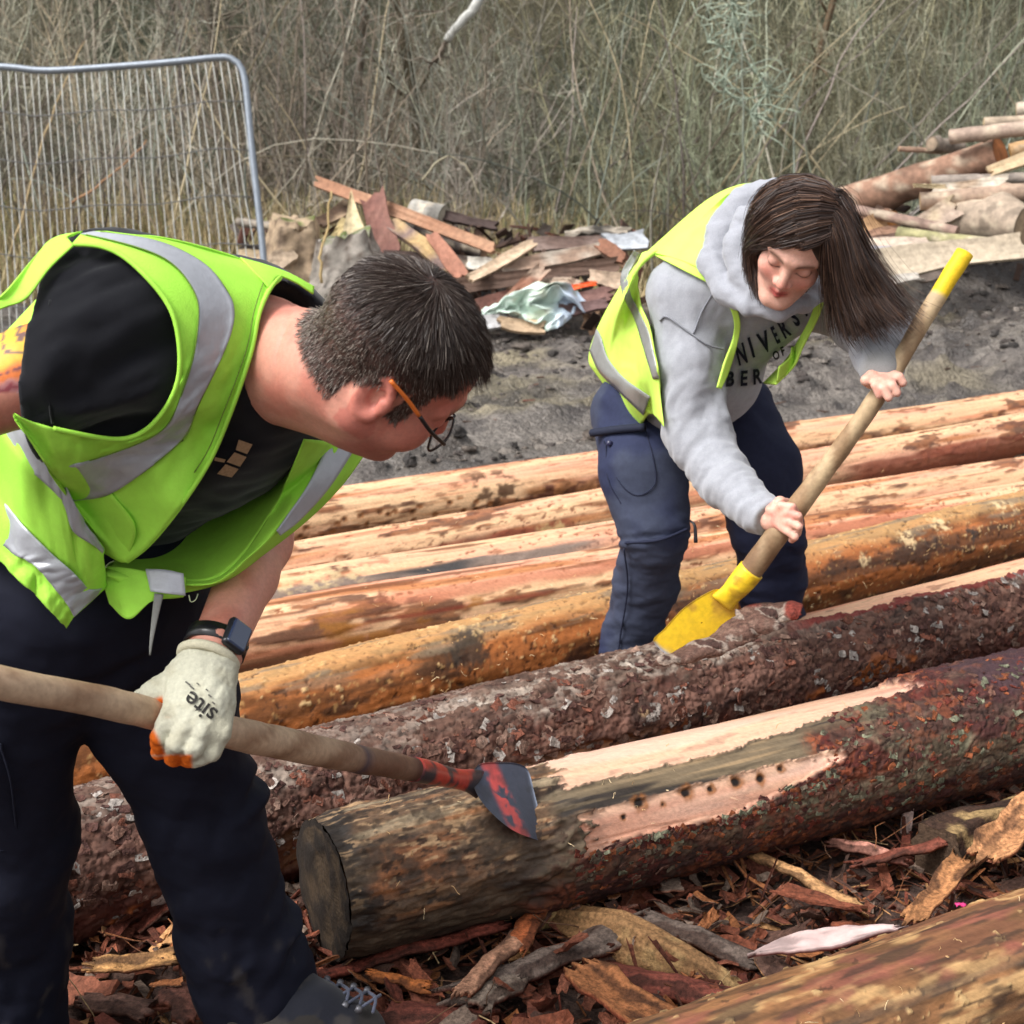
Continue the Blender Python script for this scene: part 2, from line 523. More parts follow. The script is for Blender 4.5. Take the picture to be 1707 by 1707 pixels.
def peeled_base(e, seed, pink=0.4, orange=0.3, dark=0.12, lowk=.75):
    q = e['q']
    st = q * np.array([2.2, 34, 34]); st2 = q * np.array([5, 90, 90])
    c = np.tile(CREAM, (e['n'], 1))
    c = mixc(c, PINK, np.clip(pink + 0.9 * fbm(st * .6, 3, seed), 0, 1))
    c = mixc(c, SALM, 0.75 * ss(.35 - .5 * pink, 1.0 - .5 * pink, fbm(st, 3, seed + 3)))
    c = mixc(c, ORNG, 0.8 * ss(.75 - orange, 1.15 - orange, fbm(st * .8, 4, seed + 9)))
    c = mixc(c, BRWN, 0.85 * ss(.9 - dark * 2, 1.2 - dark * 2, fbm(st, 4, seed + 13)))
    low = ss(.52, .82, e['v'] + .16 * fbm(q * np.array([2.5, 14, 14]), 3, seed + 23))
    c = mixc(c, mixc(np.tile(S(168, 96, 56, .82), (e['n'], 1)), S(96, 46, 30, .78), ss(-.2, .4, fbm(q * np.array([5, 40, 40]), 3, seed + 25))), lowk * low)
    c = c * (1 + 0.17 * fbm(q * np.array([7, 170, 170]), 3, seed + 17))[:, None]
    c = mixc(c, BRWN, 0.55 * ss(.42, .7, fbm(q * np.array([16, 75, 75]), 3, seed + 21)))
    cre = 1 - ss(0, .07, np.abs(fbm(q * np.array([1.3, 24, 24]), 2, seed + 31)))
    c = mixc(c, S(176, 104, 70, .82), .42 * cre * min(1, lowk * 2))
    if lowk > 0:
        rem = ss(.26, .36, fbm(q * np.array([3.2, 17, 17]), 4, seed + 41, .6) + .22 * (e['v'] - .45))
        rc = mixc(np.tile(S(150, 92, 56, .8), (e['n'], 1)), S(84, 46, 32, .76), ss(-.3, .3, fbm(q * np.array([14, 60, 60]), 3, seed + 43)))
        c = mixc(c, rc, .85 * rem)
        nk, nh = nicks(e, .055, .021, seed + 45, .35)
        nk = nk * ss(-.05, .3, fbm(q * np.array([1.2, 9, 9]), 2, seed + 47))
        c = mixc(c, S(124, 66, 36, .78), .8 * nk)
    kn = np.zeros(e['n']); kr = np.zeros(e['n'])
    if lowk > 0:
        r_ = np.random.default_rng(seed)
        for _ in range(9):
            i = r_.integers(0, e['n'])
            if not (0.05 < e['v'][i] < .9): continue
            d = np.hypot((e['s'] - e['s'][i]) * .62, e['u'] - e['u'][i]) + .006 * fbm(q * 60, 2, seed + 33)
            R_ = r_.uniform(.016, .030)
            kn = np.maximum(kn, np.exp(-(d / R_) ** 2)); kr = np.maximum(kr, (.5 + .5 * np.sin(d * 700)) * np.exp(-(d / (R_ * 1.1)) ** 2))
        c = mixc(c, S(140, 84, 46, .8), .75 * ss(.2, .7, kn)); c = mixc(c, S(60, 36, 24, .72), .8 * kr * ss(.4, .8, kn))
    disp = 0.0016 * fbm(q * np.array([4, 45, 45]), 2, seed + 19) - .0016 * cre + .008 * kn
    if lowk > 0: disp = disp + .0028 * rem - .002 * nk
    return c, disp, np.full(e['n'], 0.5)

def bark_layer(e, seed, u_len=0.05, v_len=0.026, pal=None):
    """flaking pine bark: stacked ragged scales broken by long furrows; colour and height"""
    s, q = e['s'], e['q']
    st = np.array([1.0 / u_len, 1.0 / v_len, 1.0 / v_len]) * 0.55
    wq = q + 0.010 * np.stack([fbm(q * 30, 2, seed + 1), fbm(q * 30, 2, seed + 2), fbm(q * 30, 2, seed + 3)], 1)
    t = 2.6 + 1.5 * fbm(wq * st, 3, seed + 4) + 0.95 * fbm(q * st * np.array([3.2, 2.4, 2.4]) + 3, 3, seed + 5, .65)
    lev = np.floor(t)
    fr = t - lev
    hsh = _h(lev.astype(int), np.floor(s / (u_len * 1.6) + 1.2 * fbm(wq * 9, 2, seed + 6)).astype(int), np.floor(e['u'] / (v_len * 2.2) + fbm(wq * 11, 2, seed + 7)).astype(int), seed)
    fur = np.abs(fbm(wq * np.array([7, 24, 24]), 3, seed + 8))
    crack = ss(0.01, 0.07, fur)
    edge = ss(0.0, 0.22, fr + .12 * fbm(q * 140, 2, seed + 12))
    hgt = 0.0021 * lev + 0.0014 * edge + 0.0034 * crack + 0.0026 * fbm(q * 120, 3, seed + 9, .7)
    pal = pal if pal is not None else [S(122, 88, 78, .8), S(92, 62, 54, .8), S(150, 118, 106, .8), S(78, 54, 50, .8)]
    c = np.asarray(pal)[np.clip((hsh * 3.999).astype(int), 0, 3)]
    c = 0.55 * c + 0.45 * np.asarray(pal)[np.clip(lev.astype(int), 0, 3)]
    c = c * (0.84 + 0.36 * fbm(q * np.array([40, 75, 75]), 3, seed + 10))[:, None]
    c = mixc(c, S(44, 30, 27, .7), 0.85 * (1 - crack))
    c = mixc(c, S(56, 38, 34, .7), 0.5 * (1 - edge))
    c = mixc(c, c * 1.5, 0.5 * ss(.3, .6, fbm(q * np.array([60, 130, 130]), 2, seed + 14)))
    c = c * np.array([1.06, .98, .90])
    return np.clip(c, 0, 1), hgt, np.full(e['n'], 0.85)

def nicks(e, du, dv, seed, thr):
    """small ragged tool nicks elongated along the grain: mask and a hash per nick"""
    w = 0.3 * fbm(e['q'] * 55, 2, seed)
    f1, f2, h = cell2(e['s'] / du + w, e['u'] / dv + 0.5 * fbm(e['q'] * 70, 2, seed + 1), seed)
    size = 0.10 + 0.22 * np.modf(h * 7.3)[0]
    return (1 - ss(size * .75, size, f1)) * (h > thr), h

def spots(e, pts, rad, seed=0):
    """soft mask of blobs at (photo x, v) with radius rad in metres (s) """
    m = np.zeros(e['n'])
    dsdx = np.gradient(e['s'].reshape(-1)[:: 1])
    for (x, v, k) in pts:
        i = np.argmin(np.abs(e['X'] - x) + 400 * np.abs(e['v'] - v))
        d = np.hypot((e['s'] - e['s'][i]), (e['u'] - e['u'][i]) * 1.15)
        m = np.maximum(m, 1 - ss(0.45 * rad * k, rad * k, d + 0.25 * rad * fbm(e['q'] * 90, 2, seed + 1)))
    return m

# --- A: the log under the red bladed tool
def paint_A(e):
    X, v, q = e['X'], e['v'], e['q']
    n1 = fbm(q * np.array([14, 34, 34]), 3, 101)
    n2 = fbm(q * np.array([3, 60, 60]), 3, 105)
    n3 = fbm(q * np.array([45, 110, 110]), 3, 107)
    bc, bh, br = bark_layer(e, 110, 0.045, 0.016, [S(128, 128, 108, .8), S(104, 98, 80, .8), S(120, 84, 68, .8), S(86, 68, 56, .8)])
    redbark, _, _ = bark_layer(e, 120, 0.05, 0.025, [S(102, 52, 44, .8), S(146, 86, 56, .8), S(76, 42, 40, .76), S(92, 70, 62, .8)])
    low = ss(.66, .82, v + .08 * n1)
    bc = mixc(bc, redbark * .8, ss(.72, .84, v + .07 * n1))  # red bark on the underside, darkened to paint in its shade
    bc = mixc(bc, redbark, ss(1380, 1500, X + 60 * n1) * (1 - ss(.42, .56, v + .12 * n1)))
    bc = mixc(bc, S(74, 52, 60, .8), 0.7 * ss(1560, 1640, X + 60 * n1) * (1 - ss(.2, .4, v + .1 * n1)))
    pc, ph, pr = peeled_base(e, 130, 0.5, -.25, -.2, 0)
    pc = mixc(pc, S(244, 202, 180, .9), .35 + .5 * ss(-.2, .5, fbm(q * np.array([2, 20, 20]), 2, 133))) * .88
    # upper peeled strip, lower peeled strip
    fade = (1 - ss(1400, 1530, X + 30 * n1))
    hi = .20 + .012 * n2 + .018 * n3 - .10 * ss(1150, 1480, X)
    st1 = band(v, -.2, np.clip(hi, 0.03, 1), .005) * ss(915, 930, X + 40 * n1 + 30 * n3) * (1 - ss(1500, 1530, X + 40 * n1 + 30 * n3))
    a = .37 + .010 * n2 + .014 * n3; b = .635 + .02 * n1 + .014 * n3 - .16 * ss(1150, 1340, X)
    st2 = band(v, a, b, .005) * ss(918, 930, X + 30 * n1 + 30 * n3) * (1 - ss(1312, 1330, X + 25 * n1 + 30 * n3))
    mid = band(v, hi, a, .01) * (1 - ss(1330, 1400, X + 30 * n1)) * ss(860, 900, X)
    bark = np.clip(1 - np.maximum(np.maximum(st1, st2), mid), 0, 1)
    # worn end: cambium, mud and orange torn wood
    end = 1 - ss(860, 930, X + 60 * n1 + 130 * (v - .5))
    wc = mixc(np.tile(S(112, 86, 64, .78), (e['n'], 1)), S(168, 112, 70, .8), .7 * ss(.05, .6, n2))
    wc = mixc(wc, S(80, 60, 46, .75), ss(.1, .5, fbm(q * np.array([9, 28, 28]), 4, 141)))
    wc = mixc(wc, S(164, 146, 118, .8), .8 * ss(.25, .6, fbm(q * np.array([2.5, 55, 55]), 3, 143)) * (1 - ss(.3, .5, v)))
    wc = mixc(wc, S(150, 92, 54, .8), .7 * band(v, .3, .62, .06) * (1 - ss(690, 760, X + 40 * n1)))
    wc = mixc(wc, S(54, 42, 34, .7), ss(.60, .78, v + .1 * n1) * .9)
    wc = mixc(wc, S(50, 40, 32, .7), (1 - ss(560, 596, X + 18 * n1)))
    fine = fbm(q * np.array([55, 150, 150]), 3, 146, .7)
    wc = wc * (1 + .38 * fine)[:, None]
    wc = mixc(wc, S(40, 30, 24, .7), .8 * ss(.28, .5, fbm(q * np.array([40, 75, 75]), 3, 147, .65)))
    wc = mixc(wc, S(196, 160, 120, .82), .7 * ss(.3, .5, fbm(q * np.array([26, 100, 100]) + 9, 3, 148, .65)) * (1 - ss(.5, .7, v)))
    wc = mixc(wc, S(92, 76, 60, .75), .8 * ss(-.25, .25, fbm(q * np.array([11, 16, 16]), 4, 149)) * ss(.12, .45, v))
    wc = wc * (1 + .30 * fbm(q * 120, 3, 152, .7))[:, None]
    wc = mixc(wc, S(70, 56, 44, .72), .7 * ss(.1, .45, fbm(q * 26, 4, 154, .65)))
    wc = np.clip(wc, 0, 1)
    end_h = 0.004 * fbm(q * np.array([20, 60, 60]), 3, 145) + .0016 * fine
    c = mixc(bc, wc, end)
    bark *= (1 - end)
    mc = mixc(np.tile(S(122, 106, 84, .8), (e['n'], 1)), S(64, 56, 50, .8), ss(-.05, .25, n2 + .5 * ss(.33, .37, v) ))
    mc = mc * (1 + .35 * fbm(q * np.array([10, 190, 190]), 3, 153))[:, None]
    mc = mixc(mc, S(176, 148, 112, .8), .8 * ss(.2, .6, fbm(q * np.array([3, 80, 80]), 3, 151)))
    c = mixc(c, mc, mid)
    c = mixc(c, pc, np.maximum(st1, st2))
    # red torn rim round the peeled strips
    rim = np.maximum(band(v, b, b + .085 + .03 * n1, .02) * ss(890, 930, X + 30 * n1) * (1 - ss(1400, 1470, X)),
                     band(X, 1300, 1410 + 40 * n1, 18) * band(v, .2, .62, .05))
    rim = np.maximum(rim, band(X, 1440, 1560, 30) * band(v, -.1, .18 + .05 * n1, .03) * (1 - st1))
    c = mixc(c, redbark * np.array([1.08, .85, .78]), np.clip(rim * (1 - np.maximum(st1, st2)), 0, 1))
    kn = [(1015, .40, 1.25), (1050, .45, .6), (1092, .415, 1.2), (1130, .43, .75), (1170, .42, 1.1), (1210, .44, .95), (985, .47, .5), (1245, .40, .7)]
    halo = spots(e, kn, .021, 161); hole = spots(e, kn, .0115, 165)
    c = mixc(c, S(150, 92, 40, .8), .8 * halo); c = mixc(c, S(38, 24, 16, .7), hole)
    disp = bh * bark + .0045 * bark + ph + end_h * end + .003 * mid * n2 - .004 * hole
    disp = disp + .003 * rim * fbm(q * 80, 2, 171)
    disp -= .005 * (1 - ss(552, 578, X))
    rough = .30 * (1 - bark) + .82 * bark
    return c, disp, np.clip(rough + .3 * end, 0, .95)
make_log('A', 'half peeled log with a muddy sawn end under the red and black bladed tool', (600, 1345), (1650, 1108), .131, 540, 1880, paint_A, .0029, 2.7, zc=.155)

# --- B: bark covered log under the yellow shovel
def paint_B(e):
    X, v, q = e['X'], e['v'], e['q']
    n1 = fbm(q * np.array([14, 34, 34]), 3, 201); n2 = fbm(q * np.array([4, 12, 12]), 3, 203)
    n3 = fbm(q * np.array([45, 110, 110]), 3, 207)
    bc, bh, br = bark_layer(e, 210, .05, .024, [S(104, 70, 60, .78), S(84, 52, 44, .76), S(126, 94, 82, .8), S(66, 42, 36, .74)])
    top, th, _ = bark_layer(e, 230, .04, .014, [S(138, 122, 112, .8), S(184, 176, 168, .82), S(112, 88, 78, .78), S(92, 70, 60, .76)])
    tm = (1 - ss(.16, .34, v + .12 * n1)) * (.55 + .45 * ss(-.3, .2, n2)) * (1 - .65 * ss(1250, 1340, X))
    c = mixc(bc, top, tm)
    c = mixc(c, S(140, 102, 88, .8), .6 * band(v, .34, .62, .06) * ss(-.1, .4, n2))
    c = mixc(c, S(96, 48, 38, .8), .75 * ss(.62, .82, v + .10 * n1))
    c = mixc(c, S(170, 94, 44, .8), .8 * ss(.45, .7, fbm(q * np.array([12, 20, 20]), 3, 241)) * ss(.45, .6, v))
    # torn tan patch on the lower flank left and centre
    tan = band(v, .60, .86 + .06 * n1, .03) * np.maximum(band(X, 740, 1010, 50), band(X, 430, 540, 35)) * ss(-.35, .1, n1 + .25)
    tc, _, _ = peeled_base(e, 250, .1, .45, .25, 0)
    tc = tc * np.array([.62, .62, .62])
    c = mixc(c, tc, tan)
    # freshly peeled pink strip on the crown, right of the shovel
    hi = .10 + .02 * n1 + .016 * n3 + .035 * ss(1300, 1700, X)
    st = band(v, -.35, hi, .005) * ss(1285, 1325, X + 24 * n1)
    pc, ph, pr = peeled_base(e, 260, .8, .0, .0, 0)
    c = mixc(c, pc, st)
    c = mixc(c, S(130, 50, 44, .8), .8 * band(v, hi, hi + .05 + .02 * n1, .012) * ss(1270, 1330, X))
    bark = np.clip(1 - np.maximum(st, tan), 0, 1)
    kn = [(950, .5, 1.0), (1015, .47, 1.3), (1110, .62, .8)]
    c = mixc(c, S(58, 42, 36, .8), .85 * spots(e, kn, .04, 271)); c = mixc(c, S(150, 122, 92, .8), spots(e, kn, .013, 275))
    disp = 1.5 * (bh * (1 - tm) + (th * .8 + .002) * tm) * bark + .003 * bark + ph
    return c, disp, .45 + .4 * bark
make_log('B', 'bark covered log being stripped by the yellow shovel', (600, 1210), (1340, 1026), .127, -230, 1900, paint_B, .0035, 3.2, wob=.004)

# --- C: orange brown log flecked with axe nicks
def paint_C(e):
    X, v, q = e['X'], e['v'], e['q']
    n1 = fbm(q * np.array([10, 30, 30]), 3, 301); st = fbm(q * np.array([3, 50, 50]), 4, 303)
    c = np.tile(S(184, 110, 58, .8), (e['n'], 1))
    c = mixc(c, S(122, 72, 34, .8), ss(-.3, .45, st + .35 * n1))
    c = mixc(c, S(70, 46, 30, .75), .85 * ss(.15, .6, fbm(q * np.array([7, 26, 26]), 4, 307)))
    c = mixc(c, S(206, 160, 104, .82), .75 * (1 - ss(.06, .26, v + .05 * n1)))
    c = mixc(c, S(132, 118, 98, .8), .7 * ss(.15, .45, fbm(q * np.array([5, 40, 40]), 3, 309)) * (1 - ss(.15, .4, v)))
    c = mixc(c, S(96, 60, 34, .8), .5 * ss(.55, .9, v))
    c = mixc(c, S(62, 52, 44, .75), .9 * spots(e, [(745, .30, 1.0), (760, .18, .7), (730, .42, .7), (1020, .3, .4), (1575, .35, .4)], .075, 311))
    nick, h = nicks(e, .045, .024, 321, .3)
    grain = .5 + .5 * ss(-.3, .3, fbm(q * np.array([30, 160, 160]), 2, 327))
    c = mixc(c, S(224, 186, 132, .85), .85 * nick * (h > .72) * grain); c = mixc(c, S(60, 36, 22, .7), .75 * nick * (h < .66) * grain)
    n3, h3 = nicks(e, .022, .013, 325, .5)
    c = mixc(c, S(84, 50, 28, .75), .6 * n3 * (h3 < .8)); c = mixc(c, S(206, 158, 98, .8), .6 * n3 * (h3 > .8))
    pal = spots(e, [(1480, .22, 1), (1540, .16, 1.1), (1650, .12, 1.3), (1400, .35, .6), (1000, .08, .7)], .05, 331) * ss(-.2, .3, fbm(q * 70, 3, 333))
    c = mixc(c, S(226, 196, 148, .85), pal)
    disp = .002 * fbm(q * np.array([7, 40, 40]), 2, 341) + .0035 * nick * np.where(h > .62, 1, -1) + .0012 * fbm(q * 130, 2, 343)
    return c, disp, np.full(e['n'], .42)
make_log('C', 'orange brown log flecked with dark nicks just behind the bark covered log', (700, 1054), (1340, 906), .120, -260, 1900, paint_C, .0060, 5.0, wob=.005)

# --- D: cream log with long smooth strips
def paint_D(e):
    X, v, q = e['X'], e['v'], e['q']
    n1 = fbm(q * np.array([6, 30, 30]), 3, 401)
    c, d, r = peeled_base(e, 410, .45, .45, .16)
    c = mixc(c, S(196, 126, 96, .85), .8 * band(v, .16 + .03 * n1, .30 + .04 * n1, .03) * ss(600, 720, X))
    c = mixc(c, S(150, 66, 48, .8), .75 * band(v, .42, .47 + .02 * n1, .015) * band(X, 560, 900, 60))
    c = mixc(c, S(176, 116, 50, .8), .85 * spots(e, [(560, .5, 1.3), (610, .62, 1), (690, .66, .8), (770, .5, .7), (530, .35, .7)], .07, 421) * ss(-.4, .1, n1))
    dots, h = nicks(e, .045, .016, 431, .3)
    dots = dots * band(v, .03, .20, .03) * ss(-.5, .1, fbm(q * 9, 2, 433))
    c = mixc(c, S(142, 74, 40, .8), .8 * dots)
    c = mixc(c, S(120, 62, 40, .8), .8 * spots(e, [(590, .24, 1), (625, .2, .6)], .045, 441))
    return c, d - .002 * dots, r
make_log('D', 'cream peeled log lying directly behind the orange brown log', (700, 962), (1340, 862), .112, -260, 1900, paint_D, .0075, 5.2, wob=.006)

# --- E: cream log with a grey weathered strip
def paint_E(e):
    X, v, q = e['X'], e['v'], e['q']
    n1 = fbm(q * np.array([6, 30, 30]), 3, 501)
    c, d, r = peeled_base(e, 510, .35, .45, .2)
    g = band(v, .22 + .05 * n1, .60 + .05 * n1, .03) * (1 - ss(930, 1010, X + 60 * n1))
    gc = mixc(np.tile(S(146, 128, 116, .8), (e['n'], 1)), S(78, 76, 76, .8), ss(-.2, .4, fbm(q * np.array([3, 40, 40]), 3, 503)) * (1 - ss(740, 800, X)))
    c = mixc(c, gc, g)
    c = mixc(c, S(222, 196, 150, .85), .8 * spots(e, [(520, .12, 1.5), (580, .1, 1.2), (470, .15, .9)], .06, 507) * ss(-.3, .2, fbm(q * 60, 3, 509)))
    dots, h = nicks(e, .045, .018, 531, .3)
    dots = dots * band(v, .5, .8, .05) * ss(960, 1000, X)
    c = mixc(c, S(150, 90, 44, .8), .8 * dots)
    return c, d, r
make_log('E', 'pale log with a charcoal grey weathered strip on its left half', (700, 918), (1340, 818), .104, -260, 1900, paint_E, .008, 5.4, wob=.006)

# --- G: pale log with a long dark red patch
def paint_G(e):
    X, v, q = e['X'], e['v'], e['q']
    n1 = fbm(q * np.array([6, 26, 26]), 3, 601)
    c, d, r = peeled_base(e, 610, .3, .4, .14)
    m = band(v, .40 + .06 * n1, .95, .04) * np.maximum(1 - ss(900, 930, X + 20 * n1), np.maximum(band(X, 1010, 1100, 20), band(X, 1390, 2400, 30)))
    rc = mixc(np.tile(S(150, 78, 54, .8), (e['n'], 1)), S(82, 36, 26, .75), ss(-.1, .5, fbm(q * np.array([4, 30, 30]), 3, 603)) * band(X, 680, 1100, 50))
    c = mixc(c, rc, .85 * m)
    c = mixc(c, S(206, 172, 120, .85), spots(e, [(880, .58, 1), (905, .55, .8)], .05, 611))
    f1, f2, h = cell2(e['s'] / .05, e['u'] / .03, 631)
    return c, d + .002 * m * fbm(q * 40, 2, 633), r
make_log('G', 'pale log with a long dark red patch on its flank', (700, 868), (1340, 753), .100, -260, 1900, paint_G, .009, 5.8, wob=.006)

# --- H: rearmost log with rows of round knot scars
def paint_H(e):
    X, v, q = e['X'], e['v'], e['q']
    n1 = fbm(q * np.array([6, 26, 26]), 3, 701)
    c, d, r = peeled_base(e, 710, .35, .35, .1)
    f1, f2, h = cell2(e['s'] / .05, e['u'] / .034, 721)
    ring = (1 - ss(.24, .36, f1)) * (h > .2) * band(v, .42, .86, .05) * (1 - ss(830, 850, X))
    c = mixc(c, S(150, 92, 44, .8), .85 * ring); c = mixc(c, S(58, 36, 22, .7), .9 * ring * (1 - ss(.08, .18, f1)) * (h > .45))
    cl = band(X, 760, 838, 6) * band(v, .05, .8, .1) * ss(-.1, .35, fbm(q * np.array([30, 40, 40]), 3, 723))
    c = mixc(c, S(84, 54, 32, .75), .9 * cl)
    rag = band(v, .42 + .1 * n1, .95, .05) * ss(840, 860, X)
    rc = mixc(np.tile(S(164, 112, 70, .8), (e['n'], 1)), S(96, 50, 30, .75), ss(-.2, .3, fbm(q * np.array([20, 40, 40]), 3, 731)))
    c = mixc(c, rc, .9 * rag)
    return c, d - .004 * ring * (1 - ss(.1, .25, f1)) + .003 * rag * fbm(q * 50, 2, 733), r
make_log('H', 'rearmost pale log with rows of round knot scars', (700, 793), (1340, 703), .108, -230, 1900, paint_H, .009, 5.8, wob=.006)

# --- F: weathered log cutting the lower right corner
def paint_F(e):
    X, v, q = e['X'], e['v'], e['q']
    n1 = fbm(q * np.array([12, 26, 26]), 3, 801); st = fbm(q * np.array([9, 44, 44]), 4, 803)
    c = mixc(np.tile(S(160, 112, 72, .8), (e['n'], 1)), S(128, 84, 58, .78), ss(-.2, .4, fbm(q * np.array([7, 14, 14]), 4, 833)))
    c = mixc(c, S(204, 162, 110, .82), .9 * ss(.05, .4, fbm(q * np.array([9, 34, 34]), 4, 835))); c = mixc(c, S(120, 84, 54, .8), ss(.0, .5, fbm(q * np.array([11, 40, 40]), 4, 807)))
    c = mixc(c, S(58, 44, 34, .7), .85 * ss(.25, .6, fbm(q * np.array([11, 26, 26]), 4, 809)) * ss(.15, .4, v))
    c = mixc(c, S(150, 86, 72, .8), .7 * ss(.1, .5, n1) * band(v, .02, .3, .05))
    nick, h = nicks(e, .04, .02, 821, .55)
    c = mixc(c, S(214, 178, 124, .82), .7 * nick * (h > .8)); c = mixc(c, S(60, 40, 28, .7), .6 * nick * (h < .75))
    c = c * (1 + .32 * fbm(q * np.array([9, 170, 170]), 3, 825))[:, None]
    c = mixc(c, S(70, 52, 40, .72), .75 * ss(.3, .55, fbm(q * np.array([9, 70, 70]), 3, 827)))
    c = mixc(c, S(96, 88, 78, .75), .5 * ss(.2, .5, fbm(q * np.array([2, 40, 40]), 3, 829)) * ss(.2, .4, v))
    c = np.clip(c, 0, 1)
    return c, .003 * st + .002 * fbm(q * np.array([10, 60, 60]), 3, 831) + .003 * nick * (h > .8), np.full(e['n'], .6)
make_log('F', 'weathered tan log cutting across the lower right corner', (1250, 1655), (1660, 1512), .125, 1060, 2000, paint_F, .0034, 3.2, zc=.11)

# muddy sawn end face of A with its bark rim, and the far cut ends
def cut_face(key, at_b, base, ring, mud, seed, lift=0.002):
    g = LOGS[key]
    row = g['rr'][-1 if at_b else 0]
    ctr = (g['B'] if at_b else g['A']) + g['T'] * (lift if at_b else -lift)
    k = np.linspace(0, 1, 34 if key == 'A' and not at_b else 5)
    ph = g['ph']
    PH, K = np.meshgrid(ph, k)
    rad = row[None] * K
    ax = -1 if not at_b else 1
    V = ctr + (np.cos(PH) * rad)[..., None] * g['up'] + (np.sin(PH) * rad)[..., None] * g['side']
    p = V.reshape(-1, 3)
    nz = fbm(p * 30, 4, seed)
    saw = np.sin((p @ g['up']) * 900 + 3 * nz) * .5
    p = p + (g['T'] * ax) * (0.0035 * nz + .0006 * saw)[:, None]
    c = np.tile(base, (len(p), 1))
    c = mixc(c, ring, .5 + .5 * np.sin(K.ravel() * 70 + nz * 2))
    c = mixc(c, mud, ss(-.5, .5, nz + 1.2 * (K.ravel() > .9)))
    part('cut_face', p, grid_faces(len(k), len(ph), True, flip=not at_b), vcmat('sawn_end', rough=.85, amt=.3, scale=90, bump=.7, bscale=240), g['root'], c, .85)
cut_face('A', False, S(88, 72, 54, .75), S(72, 58, 44, .7), S(48, 40, 34, .65), 901)
for _k in 'BCDEGHF':
    cut_face(_k, False, S(190, 150, 100, .8), S(150, 110, 70, .8), S(120, 90, 60, .8), 903)
for _k in 'ABCDEGHF':
    cut_face(_k, True, S(190, 150, 100, .8), S(150, 110, 70, .8), S(120, 90, 60, .8), 905)
# ---------------------------------------------------------------- thicket, dry grass, trees
def ribbon(pts, w0, w1, side):
    n = len(pts)
    w = np.linspace(w0, w1, n)[:, None]
    V = np.empty((2 * n, 3))
    V[0::2] = pts - side * w
    V[1::2] = pts + side * w
    i = np.arange(n - 1) * 2
    return V, np.stack([i, i + 1, i + 3, i + 2], 1)

def prism(pts, r0, r1):
    V, F = tube(pts, np.linspace(r0, r1, len(pts)), 3, cap=False)
    return V, F[0]

def rw(rng, start, d, ln, n, jit, grav=0.0):
    p = [np.array(start, float)]
    d = np.array(d, float); d /= np.linalg.norm(d)
    for _ in range(n):
        d = d + rng.normal(0, jit, 3) + np.array([0, 0, grav])
        d /= np.linalg.norm(d)
        p.append(p[-1] + d * ln / n)
    return np.array(p)

def shrub_proto(rng, h, spread, stems, twigs, lean=0.0):
    out = []
    for _ in range(stems):
        a = rng.uniform(0, 2 * np.pi)
        d = np.array([np.cos(a) * spread * rng.uniform(.2, 1), np.sin(a) * spread * rng.uniform(.2, 1), 1.0])
        b = np.array([rng.normal(0, .18), rng.normal(0, .18), 0])
        L = h * rng.uniform(.55, 1.05)
        st = rw(rng, b, d, L, 7, .10, -.01)
        r = rng.uniform(.007, .019)
        tone = rng.uniform(.75, 1.2)
        V, F = prism(st, r, .003); out.append((V, F, np.full((len(V), 1), tone)))
        for _ in range(twigs):
            k = rng.uniform(.15, .98) * 7
            i = int(k); p = st[i] + (st[min(i + 1, 7)] - st[i]) * (k - i)
            dd = (st[min(i + 1, 7)] - st[i]); dd = dd / np.linalg.norm(dd) + rng.normal(0, .55, 3)
            tl = rng.uniform(.25, .8)
            tw = rw(rng, p, dd, tl, 3, .18, .03)
            sd = rng.normal(0, 1, 3); sd /= np.linalg.norm(sd)
            tt = tone * rng.uniform(.7, 1.25)
            V, F = ribbon(tw, rng.uniform(.003, .0055), .0018, sd); out.append((V, F, np.full((len(V), 1), tt)))
            for _ in range(3):
                j = rng.integers(0, 3)
                t2 = rw(rng, tw[j], tw[j + 1] - tw[j] + rng.normal(0, .14, 3), rng.uniform(.12, .4), 2, .2, .02)
                sd = rng.normal(0, 1, 3); sd /= np.linalg.norm(sd)
                V, F = ribbon(t2, .0030, .0013, sd); out.append((V, F, np.full((len(V), 1), tt * rng.uniform(.8, 1.3))))
    Vs, Fs, off = [], [], 0
    T = []
    for V, F, t in out:
        Vs.append(V); Fs.append(F + off); T.append(t); off += len(V)
    return np.concatenate(Vs), np.concatenate(Fs), np.concatenate(T)

